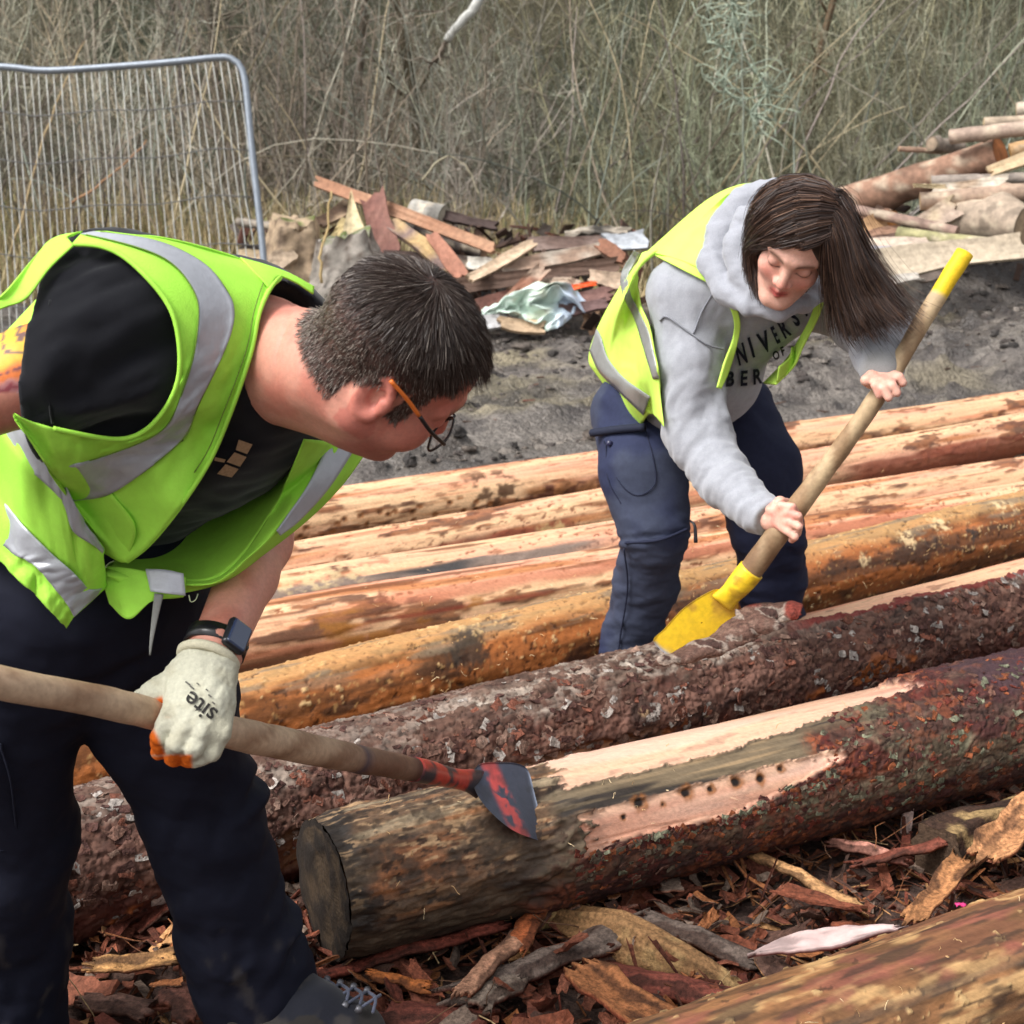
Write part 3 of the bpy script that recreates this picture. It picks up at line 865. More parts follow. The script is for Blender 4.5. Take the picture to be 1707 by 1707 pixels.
TWIG = vcmat('twigs', rough=.85, amt=.25, scale=20, bump=0, spec=.15)
def build_thicket():
    rng = np.random.default_rng(21)
    protos = [shrub_proto(rng, 3.2, .38, 9, 15) for _ in range(5)] + [shrub_proto(rng, 2.1, .55, 9, 13) for _ in range(3)]
    pal = [S(178, 172, 156, .9), S(156, 142, 126, .9), S(150, 138, 132, .9), S(164, 168, 148, .9), S(186, 172, 142, .9), S(170, 178, 164, .9)]
    spots_ = []
    for row, (y, n, sc) in enumerate([(13.6, 24, .72), (14.3, 26, .95), (15.0, 26, 1.05), (15.8, 26, 1.15), (16.8, 26, 1.3)]):
        for k in range(n):
            spots_.append((-7.5 + 15 * (k + rng.uniform(-.4, .4)) / (n - 1) * (1 + row * .05), y + rng.normal(0, .25), sc * rng.uniform(.8, 1.2), row))
    Vs, Fs, Cs, off = [], [], [], 0
    for (x, y, sc, row) in spots_:
        k = rng.integers(5, 8) if row == 0 else rng.integers(0, 8)
        V, F, T = protos[k]
        a = rng.uniform(0, 6.28)
        R = np.array([[np.cos(a), -np.sin(a), 0], [np.sin(a), np.cos(a), 0], [0, 0, 1]])
        W = (V * sc) @ R.T + np.array([x, y, 0])
        c = (pal[rng.integers(0, 6)] * .6 + pal[3 if x > .8 else 1 if x < -.6 else 0] * .4) * (np.array([.90, .92, .82]) if x > .3 else 1.0) * .88 * rng.choice([.5, .7, .9, 1.08, 1.2]) 
        n = vn(np.floor(W * 3) * 1.37, 5)[:, None]
        Vs.append(W); Fs.append(F + off); Cs.append(c * T * (1 + .15 * n)); off += len(V)
    for _ in range(230):
        x0 = rng.uniform(-6, 6); y0 = rng.uniform(12.9, 15)
        st = rw(rng, (x0, y0, 0), (rng.normal(0, .45), rng.normal(0, .2), 1.0), rng.uniform(1.3, 3.6), 10, .09, rng.uniform(-.09, .0))
        V, F = tube(st, np.linspace(rng.uniform(.007, .015), .003, 11), 4, cap=False)
        Vs.append(V); Fs.append(F[0] + off); off += len(V)
        Cs.append(np.tile(pal[rng.integers(0, 6)] * rng.choice([.35, .5, .75, 1.15]), (len(V), 1)))
    me = mesh_data('thicket', np.concatenate(Vs), np.concatenate(Fs), np.concatenate(Cs), smooth=False)
    obj('thicket', me, TWIG, kind='stuff')

def build_grass():
    rng = np.random.default_rng(33)
    n = 20000
    x = rng.uniform(-5.5, 5.5, n)
    y = 12.1 + 2.4 * rng.random(n) ** .8 + .25 * np.sin(x * 2.1)
    dens = vn(np.stack([x * .9, y * .9, 0 * x], 1), 9)
    h = (.35 + .5 * rng.random(n) + .35 * dens) * (.55 + .35 * (y - 12)) * .8
    h = np.clip(h, .12, 1.25)
    h = h * (1 - .55 * ss(1.6, 3.0, x))
    a = rng.uniform(0, 6.28, n); b = rng.normal(0, .22, (n, 2))
    t = np.linspace(0, 1, 4)
    side = np.stack([np.cos(a), np.sin(a), 0 * a], 1)
    pts = np.zeros((n, 4, 3))
    bend = rng.normal(0, .28, (n, 2)) * (rng.random(n) < .5)[:, None]
    for k in range(4):
        pts[:, k, 0] = x + h * (b[:, 0] * t[k] + bend[:, 0] * t[k] ** 2)
        pts[:, k, 1] = y + h * (b[:, 1] * t[k] + bend[:, 1] * t[k] ** 2)
        pts[:, k, 2] = h * (t[k] - .25 * np.abs(bend).sum(1) * t[k] ** 2)
    w = (rng.uniform(.003, .008, n)[:, None] * np.array([1, .9, .7, .25]))[..., None]
    V = np.stack([pts - side[:, None] * w, pts + side[:, None] * w], 2).reshape(-1, 3)
    base = (np.arange(n) * 8)[:, None]
    q = np.array([[0, 1, 3, 2], [2, 3, 5, 4], [4, 5, 7, 6]])
    F = (base[:, :, None] + q[None]).reshape(-1, 4)
    pal = np.array([S(214, 196, 156, .9), S(192, 172, 132, .9), S(176, 170, 124, .88), S(160, 144, 112, .88), S(146, 156, 100, .85)])
    c = pal[rng.choice(5, n, p=[.3, .28, .17, .18, .07])] * rng.uniform(.6, 1.1, (n, 1))
    obj('dry_grass', mesh_data('dry_grass', V, F, np.repeat(c, 8, 0), smooth=False), TWIG, kind='stuff')
build_thicket()
build_grass()

def bare_tree(px, py, d, h, r, col, label, seed, lean):
    rng = np.random.default_rng(seed)
    b = G(px, py) if d is None else P(px, py, d)
    b = np.array([b[0], b[1], 0.05])
    t = thing('bare_tree', label, 'tree', b)
    st = rw(rng, b, np.array([lean, 0, 1.0]), h, 12, .06)
    V, F = tube(st, np.linspace(r, r * .4, 13), 8)
    part('trunk', V, F, TWIG, t, col)
    L = []
    for k in range(16):
        i = rng.integers(4, 12)
        br = rw(rng, st[i], np.array([rng.normal(0, 1), rng.normal(0, .6), .5]), rng.uniform(.5, 1.3), 5, .25)
        L.append(tube(br, np.linspace(r * .3, .004, 6), 5) + (col * 1.15,))
        for _ in range(5):
            j = rng.integers(1, 5)
            b2 = rw(rng, br[j], rng.normal(0, 1, 3) + [0, 0, .3], rng.uniform(.2, .6), 4, .3)
            L.append(tube(b2, np.linspace(.006, .002, 5), 3) + (col * 1.3,))
    V, F, C = cat_meshes(L)
    part('crown', V, F, TWIG, t, C)
for a in [(372, 300, 15.2, 4.5, .05, S(104, 96, 84, .7), 'thin grey trunk above the bent corner of the wire fence', 1, .02),
          (706, 300, 14.6, 4.6, .06, S(84, 76, 60, .75), 'dark mossy trunk at the top edge beside the pale leaning branch', 2, .05),
          (590, 300, 15.8, 4.6, .05, S(118, 106, 94, .75), 'dark slim trunk left of the mossy trunk', 3, -.03),
          (1330, 300, 15.0, 4.6, .045, S(120, 100, 80, .7), 'thin russet stem rising right of the lichen hung shrub', 4, .08)]:
    bare_tree(*a)

def twig_thing(name, label, cat, px, r0, r1, col, d0, d1, seed, subs=0, sub_col=None, sub_len=.35, grav=-.05):
    rng = np.random.default_rng(seed)
    k = len(px)
    pts = np.array([P(x, y, d0 + (d1 - d0) * i / (k - 1)) for i, (x, y) in enumerate(px)])
    pts = resample(pts, 4 * k)
    t = thing(name, label, cat, pts[-1])
    V, F = tube(pts + rng.normal(0, .006, pts.shape), np.linspace(r0, r1, len(pts)), 7)
    part('stem', V, F, TWIG, t, col)
    L = []
    for _ in range(subs):
        i = rng.integers(0, len(pts) - 1)
        b = rw(rng, pts[i], rng.normal(0, 1, 3), rng.uniform(.3, 1) * sub_len, 4, .45, grav)
        L.append(tube(b, np.linspace(r1 * .9, .004, 5), 4) + (sub_col * rng.uniform(.8, 1.2),))
    if L:
        V, F, C = cat_meshes(L)
        part('twig', V, F, TWIG, t, C)
twig_thing('dead_branch', 'pale broken branch leaning down at the top edge', 'branch', [(822, -40), (795, 5), (770, 36), (745, 66)], .05, .036, S(196, 196, 190, .8), 13.2, 13.2, 5)
twig_thing('dead_branch', 'brown broken branch hanging below the pale leaning branch', 'branch', [(742, 70), (732, 92), (715, 112)], .02, .012, S(120, 108, 96, .7), 13.25, 13.3, 6, 5, S(130, 120, 108, .7))
for i, (lab, px) in enumerate([('pale green lichen covered branch highest above the woman', [(1215, -20), (1225, 30), (1235, 60)]),
                               ('tangled lichen covered branch hanging above the woman', [(1180, 70), (1225, 90), (1205, 140), (1240, 175)]),
                               ('lowest lichen covered branch just above the woman', [(1250, 110), (1280, 150), (1250, 190), (1295, 200)])]):
    twig_thing('lichen_branch', lab, 'branch', px, .011, .007, S(156, 168, 150, .8), 12.6, 12.7, 40 + i, 40, S(164, 176, 158, .8), .5)
for i, (lab, px, c) in enumerate([('long tan bramble stem slanting behind the wire fence', [(20, 420), (70, 240), (115, 120), (140, 70)], S(186, 164, 126, .8)),
                                  ('reddish bramble stem crossing behind the wire fence', [(120, 340), (200, 280), (245, 235)], S(170, 132, 100, .8)),
                                  ('grey arching bramble stem over the long plank', [(705, 300), (735, 265), (775, 275), (800, 330)], S(168, 160, 136, .8)),
                                  ('pale stalk standing in front of the stump', [(535, 470), (533, 430), (545, 380), (552, 320)], S(196, 170, 122, .8))]):
    twig_thing('bramble_stem', lab, 'stem', px, .010, .006, c, 12.6 if i < 3 else 10.2, 12.6 if i < 3 else 10.2, 60 + i)

# ---------------------------------------------------------------- wire site fence
def build_fence():
    D = 10.0
    base = P(448, 584, D)
    f = thing('site_fence', 'bent galvanised site fence panel with wire mesh', 'fence', base)
    top = [(-420, 96), (-200, 104), (0, 111), (60, 117), (120, 116), (270, 105), (360, 96), (384, 97), (399, 108), (407, 128), (412, 165), (419, 240), (431, 350), (440, 440), (448, 584)]
    p = resample(PP([(x, y, D) for x, y in top]), 90)
    V, F = tube(p, .0225, 12); part('frame_tube', V, F, GALV, f, S(150, 158, 168, .8))
    railx = np.array([t[0] for t in top[:8]]); raily = np.array([t[1] for t in top[:8]])
    wcol = S(186, 186, 180, .88)
    rng = np.random.default_rng(4)
    for x in np.arange(-390, 398, 12.6):
        y0 = np.interp(x, railx, raily)
        j = rng.normal(0, 1.2, 3)
        sl = 24 + 22 * ss(200, 400, x)
        pts = PP([(x, y0, D), (x + sl * .32 + j[0], y0 + 100, D + .004), (x + sl * .62 + j[1], y0 + 200, D), (x + sl + j[2], y0 + 330, D + .004), (x + sl * 1.25, y0 + 470, D)])
        V, F = tube(resample(pts, 9), .0040, 5)
        part('mesh_wire', V, F, TWIG, f, wcol)
    for dy, xr in ((78, 412), (158, 420), (236, 430), (316, 438), (400, 446)):
        xs = np.linspace(-400, xr, 26)
        pts = PP([(x, np.interp(x, railx, raily) + dy - 4 + 3 * math.sin(x * .03), D - .004) for x in xs])
        V, F = tube(pts, .0036, 5)
        part('cross_wire', V, F, GALV, f, S(112, 112, 112, .8))
build_fence()

# ---------------------------------------------------------------- heaps of offcuts
OFFCUT = vcmat('offcut', rough=.75, amt=.28, scale=26, bump=.5, bscale=70, bdist=.004, stretch=(1, 1, 1))
RUBBISH = vcmat('rubbish', rough=.55, amt=.08, scale=14, bump=.1, bscale=60)
def plank(label, a, b, w, t, col, col2=None, roll=0.0, cat='plank', name='plank', tip=0.0, seed=0, group=None, warp=.01, mat=None):
    """sawn board / slab between photo points (x, y, depth): broad face turned by roll about its length, 0 = facing the camera"""
    rng = np.random.default_rng(seed + int(a[0] * 7 + a[1]))
    tone = lambda k_: (np.asarray(k_) * .80 + np.mean(k_) * .20) * (.80 if a[0] > 1300 else .88)
    if mat is None:
        col = tone(col); col2 = None if col2 is None else tone(col2)
    A, B = P(*a), P(*b)
    T = B - A; L = np.linalg.norm(T); T /= L
    view = (A + B) / 2 - CAM; view /= np.linalg.norm(view)
    W = np.cross(T, view); W /= np.linalg.norm(W)
    N = np.cross(W, T)
    c, s = math.cos(roll), math.sin(roll)
    W, N = W * c + N * s, N * c - W * s
    n, m = 10, 6
    u = np.linspace(0, 1, n); v = np.linspace(-1, 1, m)
    U, Vv = np.meshgrid(u, v, indexing='ij')
    wid = w / 2 * (1 + .12 * np.sin(U * 5 + rng.uniform(0, 6)) + rng.normal(0, .03, U.shape))
    if tip: wid = wid * np.clip((1 - U) * (1 / tip) + .06, 0, 1)
    end = rng.normal(0, .05 * w + .012, (2, m))
    along = U * L + np.where(U == 0, end[0][None], 0) + np.where(U == 1, end[1][None], 0)
    base = A + along[..., None] * T + (Vv * wid)[..., None] * W
    wz = warp * np.sin(U * 4 + rng.uniform(0, 6)) + .25 * warp * rng.normal(0, 1, U.shape) - .10 * w * Vv ** 2
    top = base + (wz - t / 2)[..., None] * N
    bot = base + (wz + t / 2 * (1 - .8 * Vv ** 2 * .3))[..., None] * N
    X = np.concatenate([top.reshape(-1, 3), bot.reshape(-1, 3)])
    g = grid_faces(n, m)
    k = n * m
    rim = np.concatenate([np.arange(m), np.arange(1, n) * m + m - 1, (n - 1) * m + np.arange(m - 2, -1, -1), np.arange(n - 2, 0, -1) * m])
    r2 = np.roll(rim, -1)
    F = np.vstack([g[:, ::-1], g + k, np.stack([rim, r2, r2 + k, rim + k], 1)])
    cc = np.tile(col, (len(X), 1)) * (1 + .14 * fbm(X * np.array([9, 9, 30]), 2, seed))[:, None]
    if col2 is not None:
        cc[:k] = mixc(cc[:k], col2, ss(-.2, .3, fbm(X[:k] * 8, 2, seed + 3)))
        cc[k:] = col2
    o = obj(name, mesh_data(name, X, F, cc, smooth=False), mat or OFFCUT, None, label, cat, group)
    return o

def billet(label, a, b, r, col, endc, rb=None, seed=0, name='cut_log', cat='log', group=None, knots=2, ragged=.06, seg=18):
    """round log lying between photo points with sawn ends as parts"""
    rng = np.random.default_rng(seed + int(a[0] * 3 + a[1]))
    tone = lambda k_: (np.asarray(k_) * .80 + np.mean(k_) * .20) * (.80 if a[0] > 1300 else .88)
    col, endc = tone(col), np.asarray(endc) * .9
    A, B = P(*a), P(*b)
    rb = r if rb is None else rb
    t = thing(name, label, cat, (A + B) / 2, group)
    n = 26
    u = np.linspace(0, 1, n)
    p = A + (B - A) * u[:, None]
    side = np.cross(B - A, [0, 0, 1.0]); side /= np.linalg.norm(side)
    L = np.linalg.norm(B - A)
    p = p + (.02 * L * np.sin(u * rng.uniform(2, 5) + rng.uniform(0, 6)))[:, None] * (side * .4 + np.array([0, 0, .5])) * .6
    V, F = tube(p, np.linspace(r, rb, n), seg, cap=False)
    ctr = np.repeat(p, seg, 0)
    d = V - ctr
    rad = np.repeat(np.linspace(r, rb, n), seg)
    nz = fbm(V * 5 / max(r, .03) * .12, 3, seed) * ragged * 1.6
    for _ in range(knots):
        kx = p[rng.integers(3, n - 3)] + (d[rng.integers(0, len(d))])
        nz += .35 * np.exp(-(np.linalg.norm(V - kx, axis=1) / (rad * .45)) ** 2)
    V = ctr + d * (1 + nz)[:, None]
    c = np.tile(col, (len(V), 1)) * (1 + .22 * fbm(V * np.array([12, 12, 24]), 3, seed + 4))[:, None]
    c = mixc(c, col * .5, .75 * ss(.1, .5, fbm(V * np.array([7, 14, 14]), 4, seed + 8)))
    c = mixc(c, S(206, 190, 166, .82), .55 * ss(.2, .5, fbm(V * np.array([6, 16, 16]) + 7, 4, seed + 9)))
    part('trunk', V, F, OFFCUT, t, c)
    for e, sg in ((0, -1), (n - 1, 1)):
        ring = V[e * seg:(e + 1) * seg]
        cen = p[e] + (B - A) / L * sg * .004
        rows = np.concatenate([cen + (ring - cen) * k for k in (.02, .4, .75, .97)])
        ec = np.concatenate([np.tile(endc * k, (seg, 1)) for k in (.8, 1.0, .92, .6)])
        part('cut_end', rows, grid_faces(4, seg, True, flip=sg > 0), OFFCUT, t, ec)
    return t

TAN, PALE, YEL, OBR, DBR, GRY, REDB = S(206, 170, 130, .8), S(222, 198, 166, .84), S(224, 196, 132, .84), S(178, 122, 84, .8), S(84, 62, 50, .75), S(156, 150, 140, .8), S(140, 78, 58, .8)
def build_heaps():
    # left heap
    plank('long orange brown plank sloping across the left offcut heap', (525, 302, 11.6), (822, 416, 10.6), .085, .03, OBR, S(196, 144, 104, .8), .35)
    plank('pale yellow pointed board standing behind the stump', (592, 410, 10.9), (585, 322, 11.0), .15, .03, S(232, 208, 156, .85), None, 0, tip=.75, warp=.004)
    plank('yellow splinter leaning beside the pale pointed board', (552, 406, 10.95), (578, 366, 11.05), .06, .03, S(206, 182, 118, .8), None, .3)
    plank('rust red bark slab standing upright in the left heap', (646, 428, 10.9), (622, 328, 11.1), .19, .03, S(142, 88, 74, .8), S(152, 100, 84, .8), .15, 'bark', 'bark_slab')
    plank('yellow sided plank with mottled bark top under the long plank', (655, 378, 11.0), (776, 462, 10.6), .12, .05, S(206, 168, 102, .8), S(146, 118, 110, .8), .5)
    plank('reddish wedge shaped offcut on the yellow sided plank', (720, 394, 10.8), (770, 462, 10.5), .10, .03, S(184, 118, 88, .8), None, .2, 'offcut', 'offcut')
    plank('pale clean plank slanting up from the long dark board', (782, 466, 10.35), (888, 408, 10.7), .075, .03, S(228, 194, 156, .85), S(210, 178, 140, .8), .5)
    plank('small whitish board end next to the pale clean plank', (778, 440, 10.6), (826, 446, 10.6), .10, .03, S(220, 212, 196, .85), None, .4, 'offcut', 'offcut')
    plank('long dark board with torn reddish edge across the heap front', (740, 480, 10.5), (1032, 440, 10.4), .10, .035, S(122, 92, 74, .75), S(110, 82, 66, .75), .1)
    plank('weathered tan plank resting on the long dark board', (838, 452, 10.6), (1015, 412, 10.8), .10, .03, S(176, 142, 116, .8), S(206, 190, 170, .8), .55)
    plank('short brown board with its end turned up near the woman', (1000, 405, 10.7), (1038, 434, 10.5), .09, .03, S(150, 96, 66, .8), None, .3, 'offcut', 'offcut')
    plank('grey curled slab topmost at the right of the left heap', (946, 396, 11.2), (1050, 382, 11.2), .08, .02, S(186, 172, 152, .8), S(90, 84, 76, .75), 1.0, 'offcut', 'offcut', warp=.03)
    plank('bluish white board by the woman\'s shoulder', (1004, 410, 10.9), (1075, 400, 10.9), .14, .03, S(198, 204, 212, .8), None, .5)
    plank('brown bark strip behind the weathered tan plank', (885, 410, 11.1), (1010, 404, 11.1), .10, .03, S(128, 100, 88, .75), S(150, 124, 112, .75), .5, 'bark', 'bark_slab')
    plank('thin dark bark strip right of the long plank tip', (740, 362, 11.5), (828, 378, 11.4), .07, .04, S(86, 66, 60, .75), None, .5, 'bark', 'bark_slab')
    plank('tan slab with red end leaning above the green sheet', (846, 505, 10.1), (905, 452, 10.3), .10, .025, S(196, 164, 138, .8), S(170, 110, 80, .8), .3, 'offcut', 'offcut', warp=.02)
    plank('buff bark piece between the tan slab and the orange scrap', (904, 472, 10.3), (966, 476, 10.25), .07, .02, S(198, 170, 144, .8), None, .6, 'bark', 'bark_slab', warp=.025)
    plank('bright orange plastic scrap by the woman\'s hip', (946, 480, 10.2), (992, 473, 10.2), .035, .012, S(240, 96, 44, .85), None, .3, 'plastic scrap', 'plastic_scrap', mat=RUBBISH)
    plank('cream board end touching the woman\'s vest', (984, 462, 10.3), (1040, 470, 10.3), .10, .03, S(216, 184, 152, .82), None, .3)
    plank('red brown bark left of the green sheet', (776, 522, 10.1), (852, 494, 10.2), .10, .03, S(142, 92, 76, .8), S(122, 76, 62, .8), .5, 'bark', 'bark_slab')
    plank('red brown bark under the orange scrap', (952, 500, 10.15), (1020, 492, 10.15), .09, .03, S(134, 92, 82, .8), None, .5, 'bark', 'bark_slab')
    plank('purplish bark lowest right of the green sheet', (930, 520, 10.0), (1010, 508, 10.05), .08, .03, S(120, 88, 84, .8), None, .5, 'bark', 'bark_slab')
    plank('pale grey board end below the green sheet', (796, 545, 9.95), (846, 536, 9.95), .11, .03, S(186, 184, 184, .8), None, .6, 'offcut', 'offcut')
    plank('tan splintered piece under the green sheet', (834, 540, 9.9), (905, 548, 9.9), .09, .03, S(206, 172, 132, .8), None, .6, 'offcut', 'offcut')
    plank('dark hollow slab behind the pale pointed board', (528, 378, 11.4), (585, 345, 11.6), .13, .03, S(104, 78, 56, .75), S(176, 146, 110, .8), .8, 'offcut', 'offcut')
    billet('whitish round block topmost behind the long plank', (688, 358, 11.6), (742, 366, 11.5), .11, S(190, 184, 172, .8), S(200, 190, 170, .8), seed=3)
    billet('thin grey branch lying left behind the fence post', (395, 370, 11.4), (482, 380, 11.3), .032, S(150, 138, 124, .8), S(180, 160, 130, .8), seed=5, name='branch', cat='branch')
    billet('dark old log under the long plank', (690, 392, 11.2), (806, 420, 11.1), .085, S(94, 80, 74, .75), S(120, 100, 84, .75), seed=6)
    billet('dark bark log deep in the left heap', (640, 440, 10.9), (800, 448, 10.9), .09, S(84, 64, 56, .75), S(110, 84, 64, .75), seed=7)
    # stumps: flared, ragged
    for lab, px, py, d, r, h, col, sd, lean in [('pale tan stump with mossy top left of the pointed board', 486, 452, 10.7, .17, .36, S(190, 166, 138, .8), 11, .1),
                                       ('grey broken rooty stump just above the man\'s head', 585, 470, 10.5, .20, .30, S(164, 156, 146, .8), 12, -.15)]:
        rng = np.random.default_rng(sd)
        b = P(px, py, d)
        t = thing('stump', lab, 'stump', b)
        k = np.linspace(-.3, 1, 18)
        pts = b + np.stack([k * lean * h, 0 * k, k * h], 1)
        V, F = tube(pts, r * (1.25 - .35 * np.clip(k, 0, 1) + .25 * np.exp(-np.clip(k, 0, 1) * 6)), 36, cap=False)
        cen = np.repeat(pts, 36, 0)
        ang = np.arctan2((V - cen)[:, 1], (V - cen)[:, 0])
        kk = np.repeat(k, 36)
        V = cen + (V - cen) * (1 + .16 * np.sin(ang * 5 + sd) * (1 - .5 * kk) + .10 * fbm(V * 14, 3, sd))[:, None]
        V[:, 2] += (kk > .9) * .05 * fbm(V * 20, 2, sd + 1)
        c = np.tile(col, (len(V), 1)) * (1 + .4 * fbm(V * np.array([40, 40, 6]), 3, sd + 2))[:, None]
        c = mixc(c, S(84, 66, 54, .7), .8 * ss(.1, .5, fbm(V * np.array([34, 34, 6]), 4, sd + 5)))
        part('trunk', V, F, OFFCUT, t, np.clip(c, 0, 1))
        ring = V[-36:]; cen = ring.mean(0)
        rows = np.concatenate([cen + (ring - cen) * q for q in (.02, .5, .98)])
        part('cut_end', rows, grid_faces(3, 36, True, flip=True), OFFCUT, t, mixc(np.tile(col, (108, 1)), S(110, 124, 60, .7), ss(0, .5, fbm(rows * 14, 2, 3))))
    plank('pale split block left of the stumps', (450, 446, 10.45), (490, 424, 10.5), .12, .06, S(206, 178, 146, .8), None, .4, 'offcut', 'offcut')
    plank('mossy tan board lying at the foot of the fence post', (398, 434, 10.9), (452, 428, 10.9), .12, .03, S(196, 170, 130, .8), S(150, 144, 84, .75), .6)
    plank('pale root splinter rising left of the tan stump', (454, 432, 10.5), (482, 394, 10.7), .04, .03, S(200, 190, 176, .8), None, 0, 'offcut', 'offcut', tip=.9)
    # right heap
    billet('thick orange brown log sloping up to its sawn end', (1392, 345, 11.9), (1668, 256, 11.0), .125, S(176, 128, 98, .8), S(196, 122, 70, .8), .118, seed=21, ragged=.04)
    billet('smooth pinkish grey pole lying above the thick sloping log', (1584, 229, 11.0), (1790, 206, 10.6), .052, S(196, 166, 144, .8), S(206, 176, 140, .8), seed=22, ragged=.03)
    billet('pale log second from the top of the right heap', (1640, 206, 11.5), (1790, 196, 11.4), .045, S(216, 190, 158, .82), S(216, 190, 150, .8), seed=23, ragged=.03)
    billet('topmost pale log of the right heap', (1694, 184, 11.6), (1790, 176, 11.5), .055, S(220, 200, 174, .82), S(216, 190, 150, .8), seed=24, ragged=.03)
    billet('yellow brown log right of the sawn end', (1684, 256, 11.3), (1790, 226, 11.2), .065, S(206, 158, 96, .8), S(200, 150, 90, .8), seed=25)
    billet('stubby grey log end left of the smooth pole', (1553, 240, 11.5), (1600, 246, 11.7), .055, S(168, 150, 132, .8), S(166, 146, 124, .8), seed=26)
    billet('thin knotty stick poking out left of the heap top', (1498, 248, 11.6), (1570, 253, 11.6), .020, S(190, 150, 120, .8), S(206, 170, 130, .8), seed=27, name='branch', cat='branch', knots=4)
    plank('pale clean plank below the sawn end', (1648, 290, 10.8), (1790, 232, 10.8), .09, .03, S(222, 190, 142, .84), None, .5)
    billet('grey barked log above the split pale piece', (1552, 302, 10.9), (1790, 292, 10.7), .040, S(176, 160, 146, .8), S(190, 164, 130, .8), seed=28)
    plank('split pale piece with white bark in the right heap', (1556, 318, 10.8), (1682, 302, 10.7), .08, .05, S(200, 170, 138, .8), S(232, 216, 192, .85), .3, 'offcut', 'offcut')
    plank('thin lemon coloured lath poking out of the right heap', (1522, 309, 10.6), (1575, 311, 10.7), .028, .02, S(240, 216, 164, .85), None, 0)
    billet('knotty tan log across the middle of the right heap', (1534, 335, 10.7), (1790, 312, 10.5), .062, S(194, 160, 132, .8), S(206, 170, 130, .8), seed=29, knots=5)
    plank('split wedge of wood under the knotty tan log', (1528, 384, 10.7), (1594, 348, 10.6), .15, .08, S(200, 172, 148, .8), S(216, 190, 150, .8), .4, 'offcut', 'offcut')
    billet('big gnarled grey log end at the right edge', (1600, 366, 10.7), (1712, 374, 10.3), .135, S(190, 166, 140, .8), S(186, 160, 130, .8), seed=30, knots=9, ragged=.12, seg=26)
    billet('brown pole slanting down from behind the woman\'s hair', (1405, 346, 10.8), (1596, 387, 10.3), .036, S(168, 134, 116, .8), S(180, 150, 130, .8), seed=31, ragged=.03)
    billet('yellow green mossy pole on the flat boards', (1496, 389, 10.4), (1700, 414, 10.0), .046, S(188, 180, 118, .8), S(130, 128, 90, .75), seed=32, ragged=.03)
    billet('short log with orange sawn end in the dark gap', (1440, 362, 11.0), (1488, 366, 10.7), .06, S(150, 104, 76, .75), S(206, 142, 84, .8), seed=33)
    plank('grey lath leaning in the dark gap', (1500, 372, 10.8), (1540, 340, 10.9), .03, .02, S(168, 160, 152, .8), None, 0)
    plank('orange chunk beside the woman\'s hair', (1434, 384, 10.6), (1474, 372, 10.7), .13, .06, S(216, 164, 106, .8), None, .3, 'offcut', 'offcut')
    plank('brown slat under the orange chunk', (1428, 396, 10.5), (1500, 382, 10.5), .05, .03, S(176, 130, 100, .8), None, .4)
    plank('dark slat above the flat pink board', (1430, 402, 10.45), (1498, 394, 10.45), .04, .03, S(130, 100, 84, .75), None, .4)
    plank('flat pinkish board under the mossy pole', (1425, 410, 10.3), (1548, 410, 10.2), .12, .02, S(222, 196, 172, .84), None, .9)
    plank('bluish flat board below the pinkish board', (1440, 422, 10.2), (1524, 418, 10.2), .09, .02, S(190, 190, 204, .8), None, .9)
    plank('wrinkled pale board right of the bluish board', (1520, 408, 10.2), (1630, 424, 10.0), .10, .03, S(216, 194, 170, .82), S(180, 156, 136, .8), .8, warp=.02)
    plank('large pale slab crossing behind the shovel grip', (1440, 446, 10.0), (1706, 412, 9.9), .19, .035, S(216, 194, 162, .84), S(206, 186, 156, .82), .45, 'slab', 'timber_slab', warp=.008)
    plank('pale scrap lying under the large pale slab', (1476, 472, 9.8), (1532, 463, 9.8), .07, .02, S(206, 196, 182, .8), None, .8, 'offcut', 'offcut')
    plank('dark scrap right of the pale scrap', (1530, 466, 9.8), (1580, 460, 9.8), .06, .02, S(112, 96, 84, .75), None, .8, 'offcut', 'offcut')
    # scattered small scraps, mostly coloured dark to stand in for shaded gaps
    rng = np.random.default_rng(71)
    L = []
    for k in range(520):
        if k < 300: x, y, d = rng.uniform(400, 1060), rng.uniform(380, 540), 0
        elif k < 430: x, y, d = rng.uniform(1400, 1760), rng.uniform(330, 470), 0
        else: x, y, d = rng.uniform(640, 1720), rng.uniform(560, 720), 0
        if k < 430:
            b = P(x, y, 10.35 + (540 - y) * .006 + rng.uniform(0, .5))
        else:
            b = G(x, y); b[2] += ground_h(np.array([b[0]]), np.array([b[1]]))[0] + .006
        ax = np.linalg.qr(rng.normal(0, 1, (3, 3)))[0]
        if k >= 430: ax = np.linalg.qr(np.array([[1, rng.normal(), .1], [rng.normal(), 1, .1], [.1, .1, 1]]).T)[0].T
        hs = np.array([rng.uniform(.03, .14), rng.uniform(.012, .04), .006]) * (1 if k < 430 else .28)
        V, F = box(b, ax, hs)
        V = V + rng.normal(0, .006 if k < 430 else .001, V.shape)
        L.append((V, F, [S(150, 118, 92, .8), DBR, DBR, S(110, 100, 92, .75), S(104, 66, 52, .75), S(60, 46, 40, .7), S(96, 74, 62, .75)][rng.integers(0, 7)] * rng.uniform(.7, 1.1)))
    V, F, C = cat_meshes(L)
    obj('wood_scraps', mesh_data('wood_scraps', V, F, C, smooth=False), OFFCUT, kind='stuff')
    # crumpled pale green sheet
    n = 70
    u, v = np.meshgrid(np.linspace(0, 1, n), np.linspace(0, 1, n), indexing='ij')
    A = np.array([(800, 520), (846, 496), (900, 478), (948, 474), (975, 512)], float)
    Bt = np.array([(806, 526), (850, 528), (884, 544), (938, 544), (958, 520)], float)
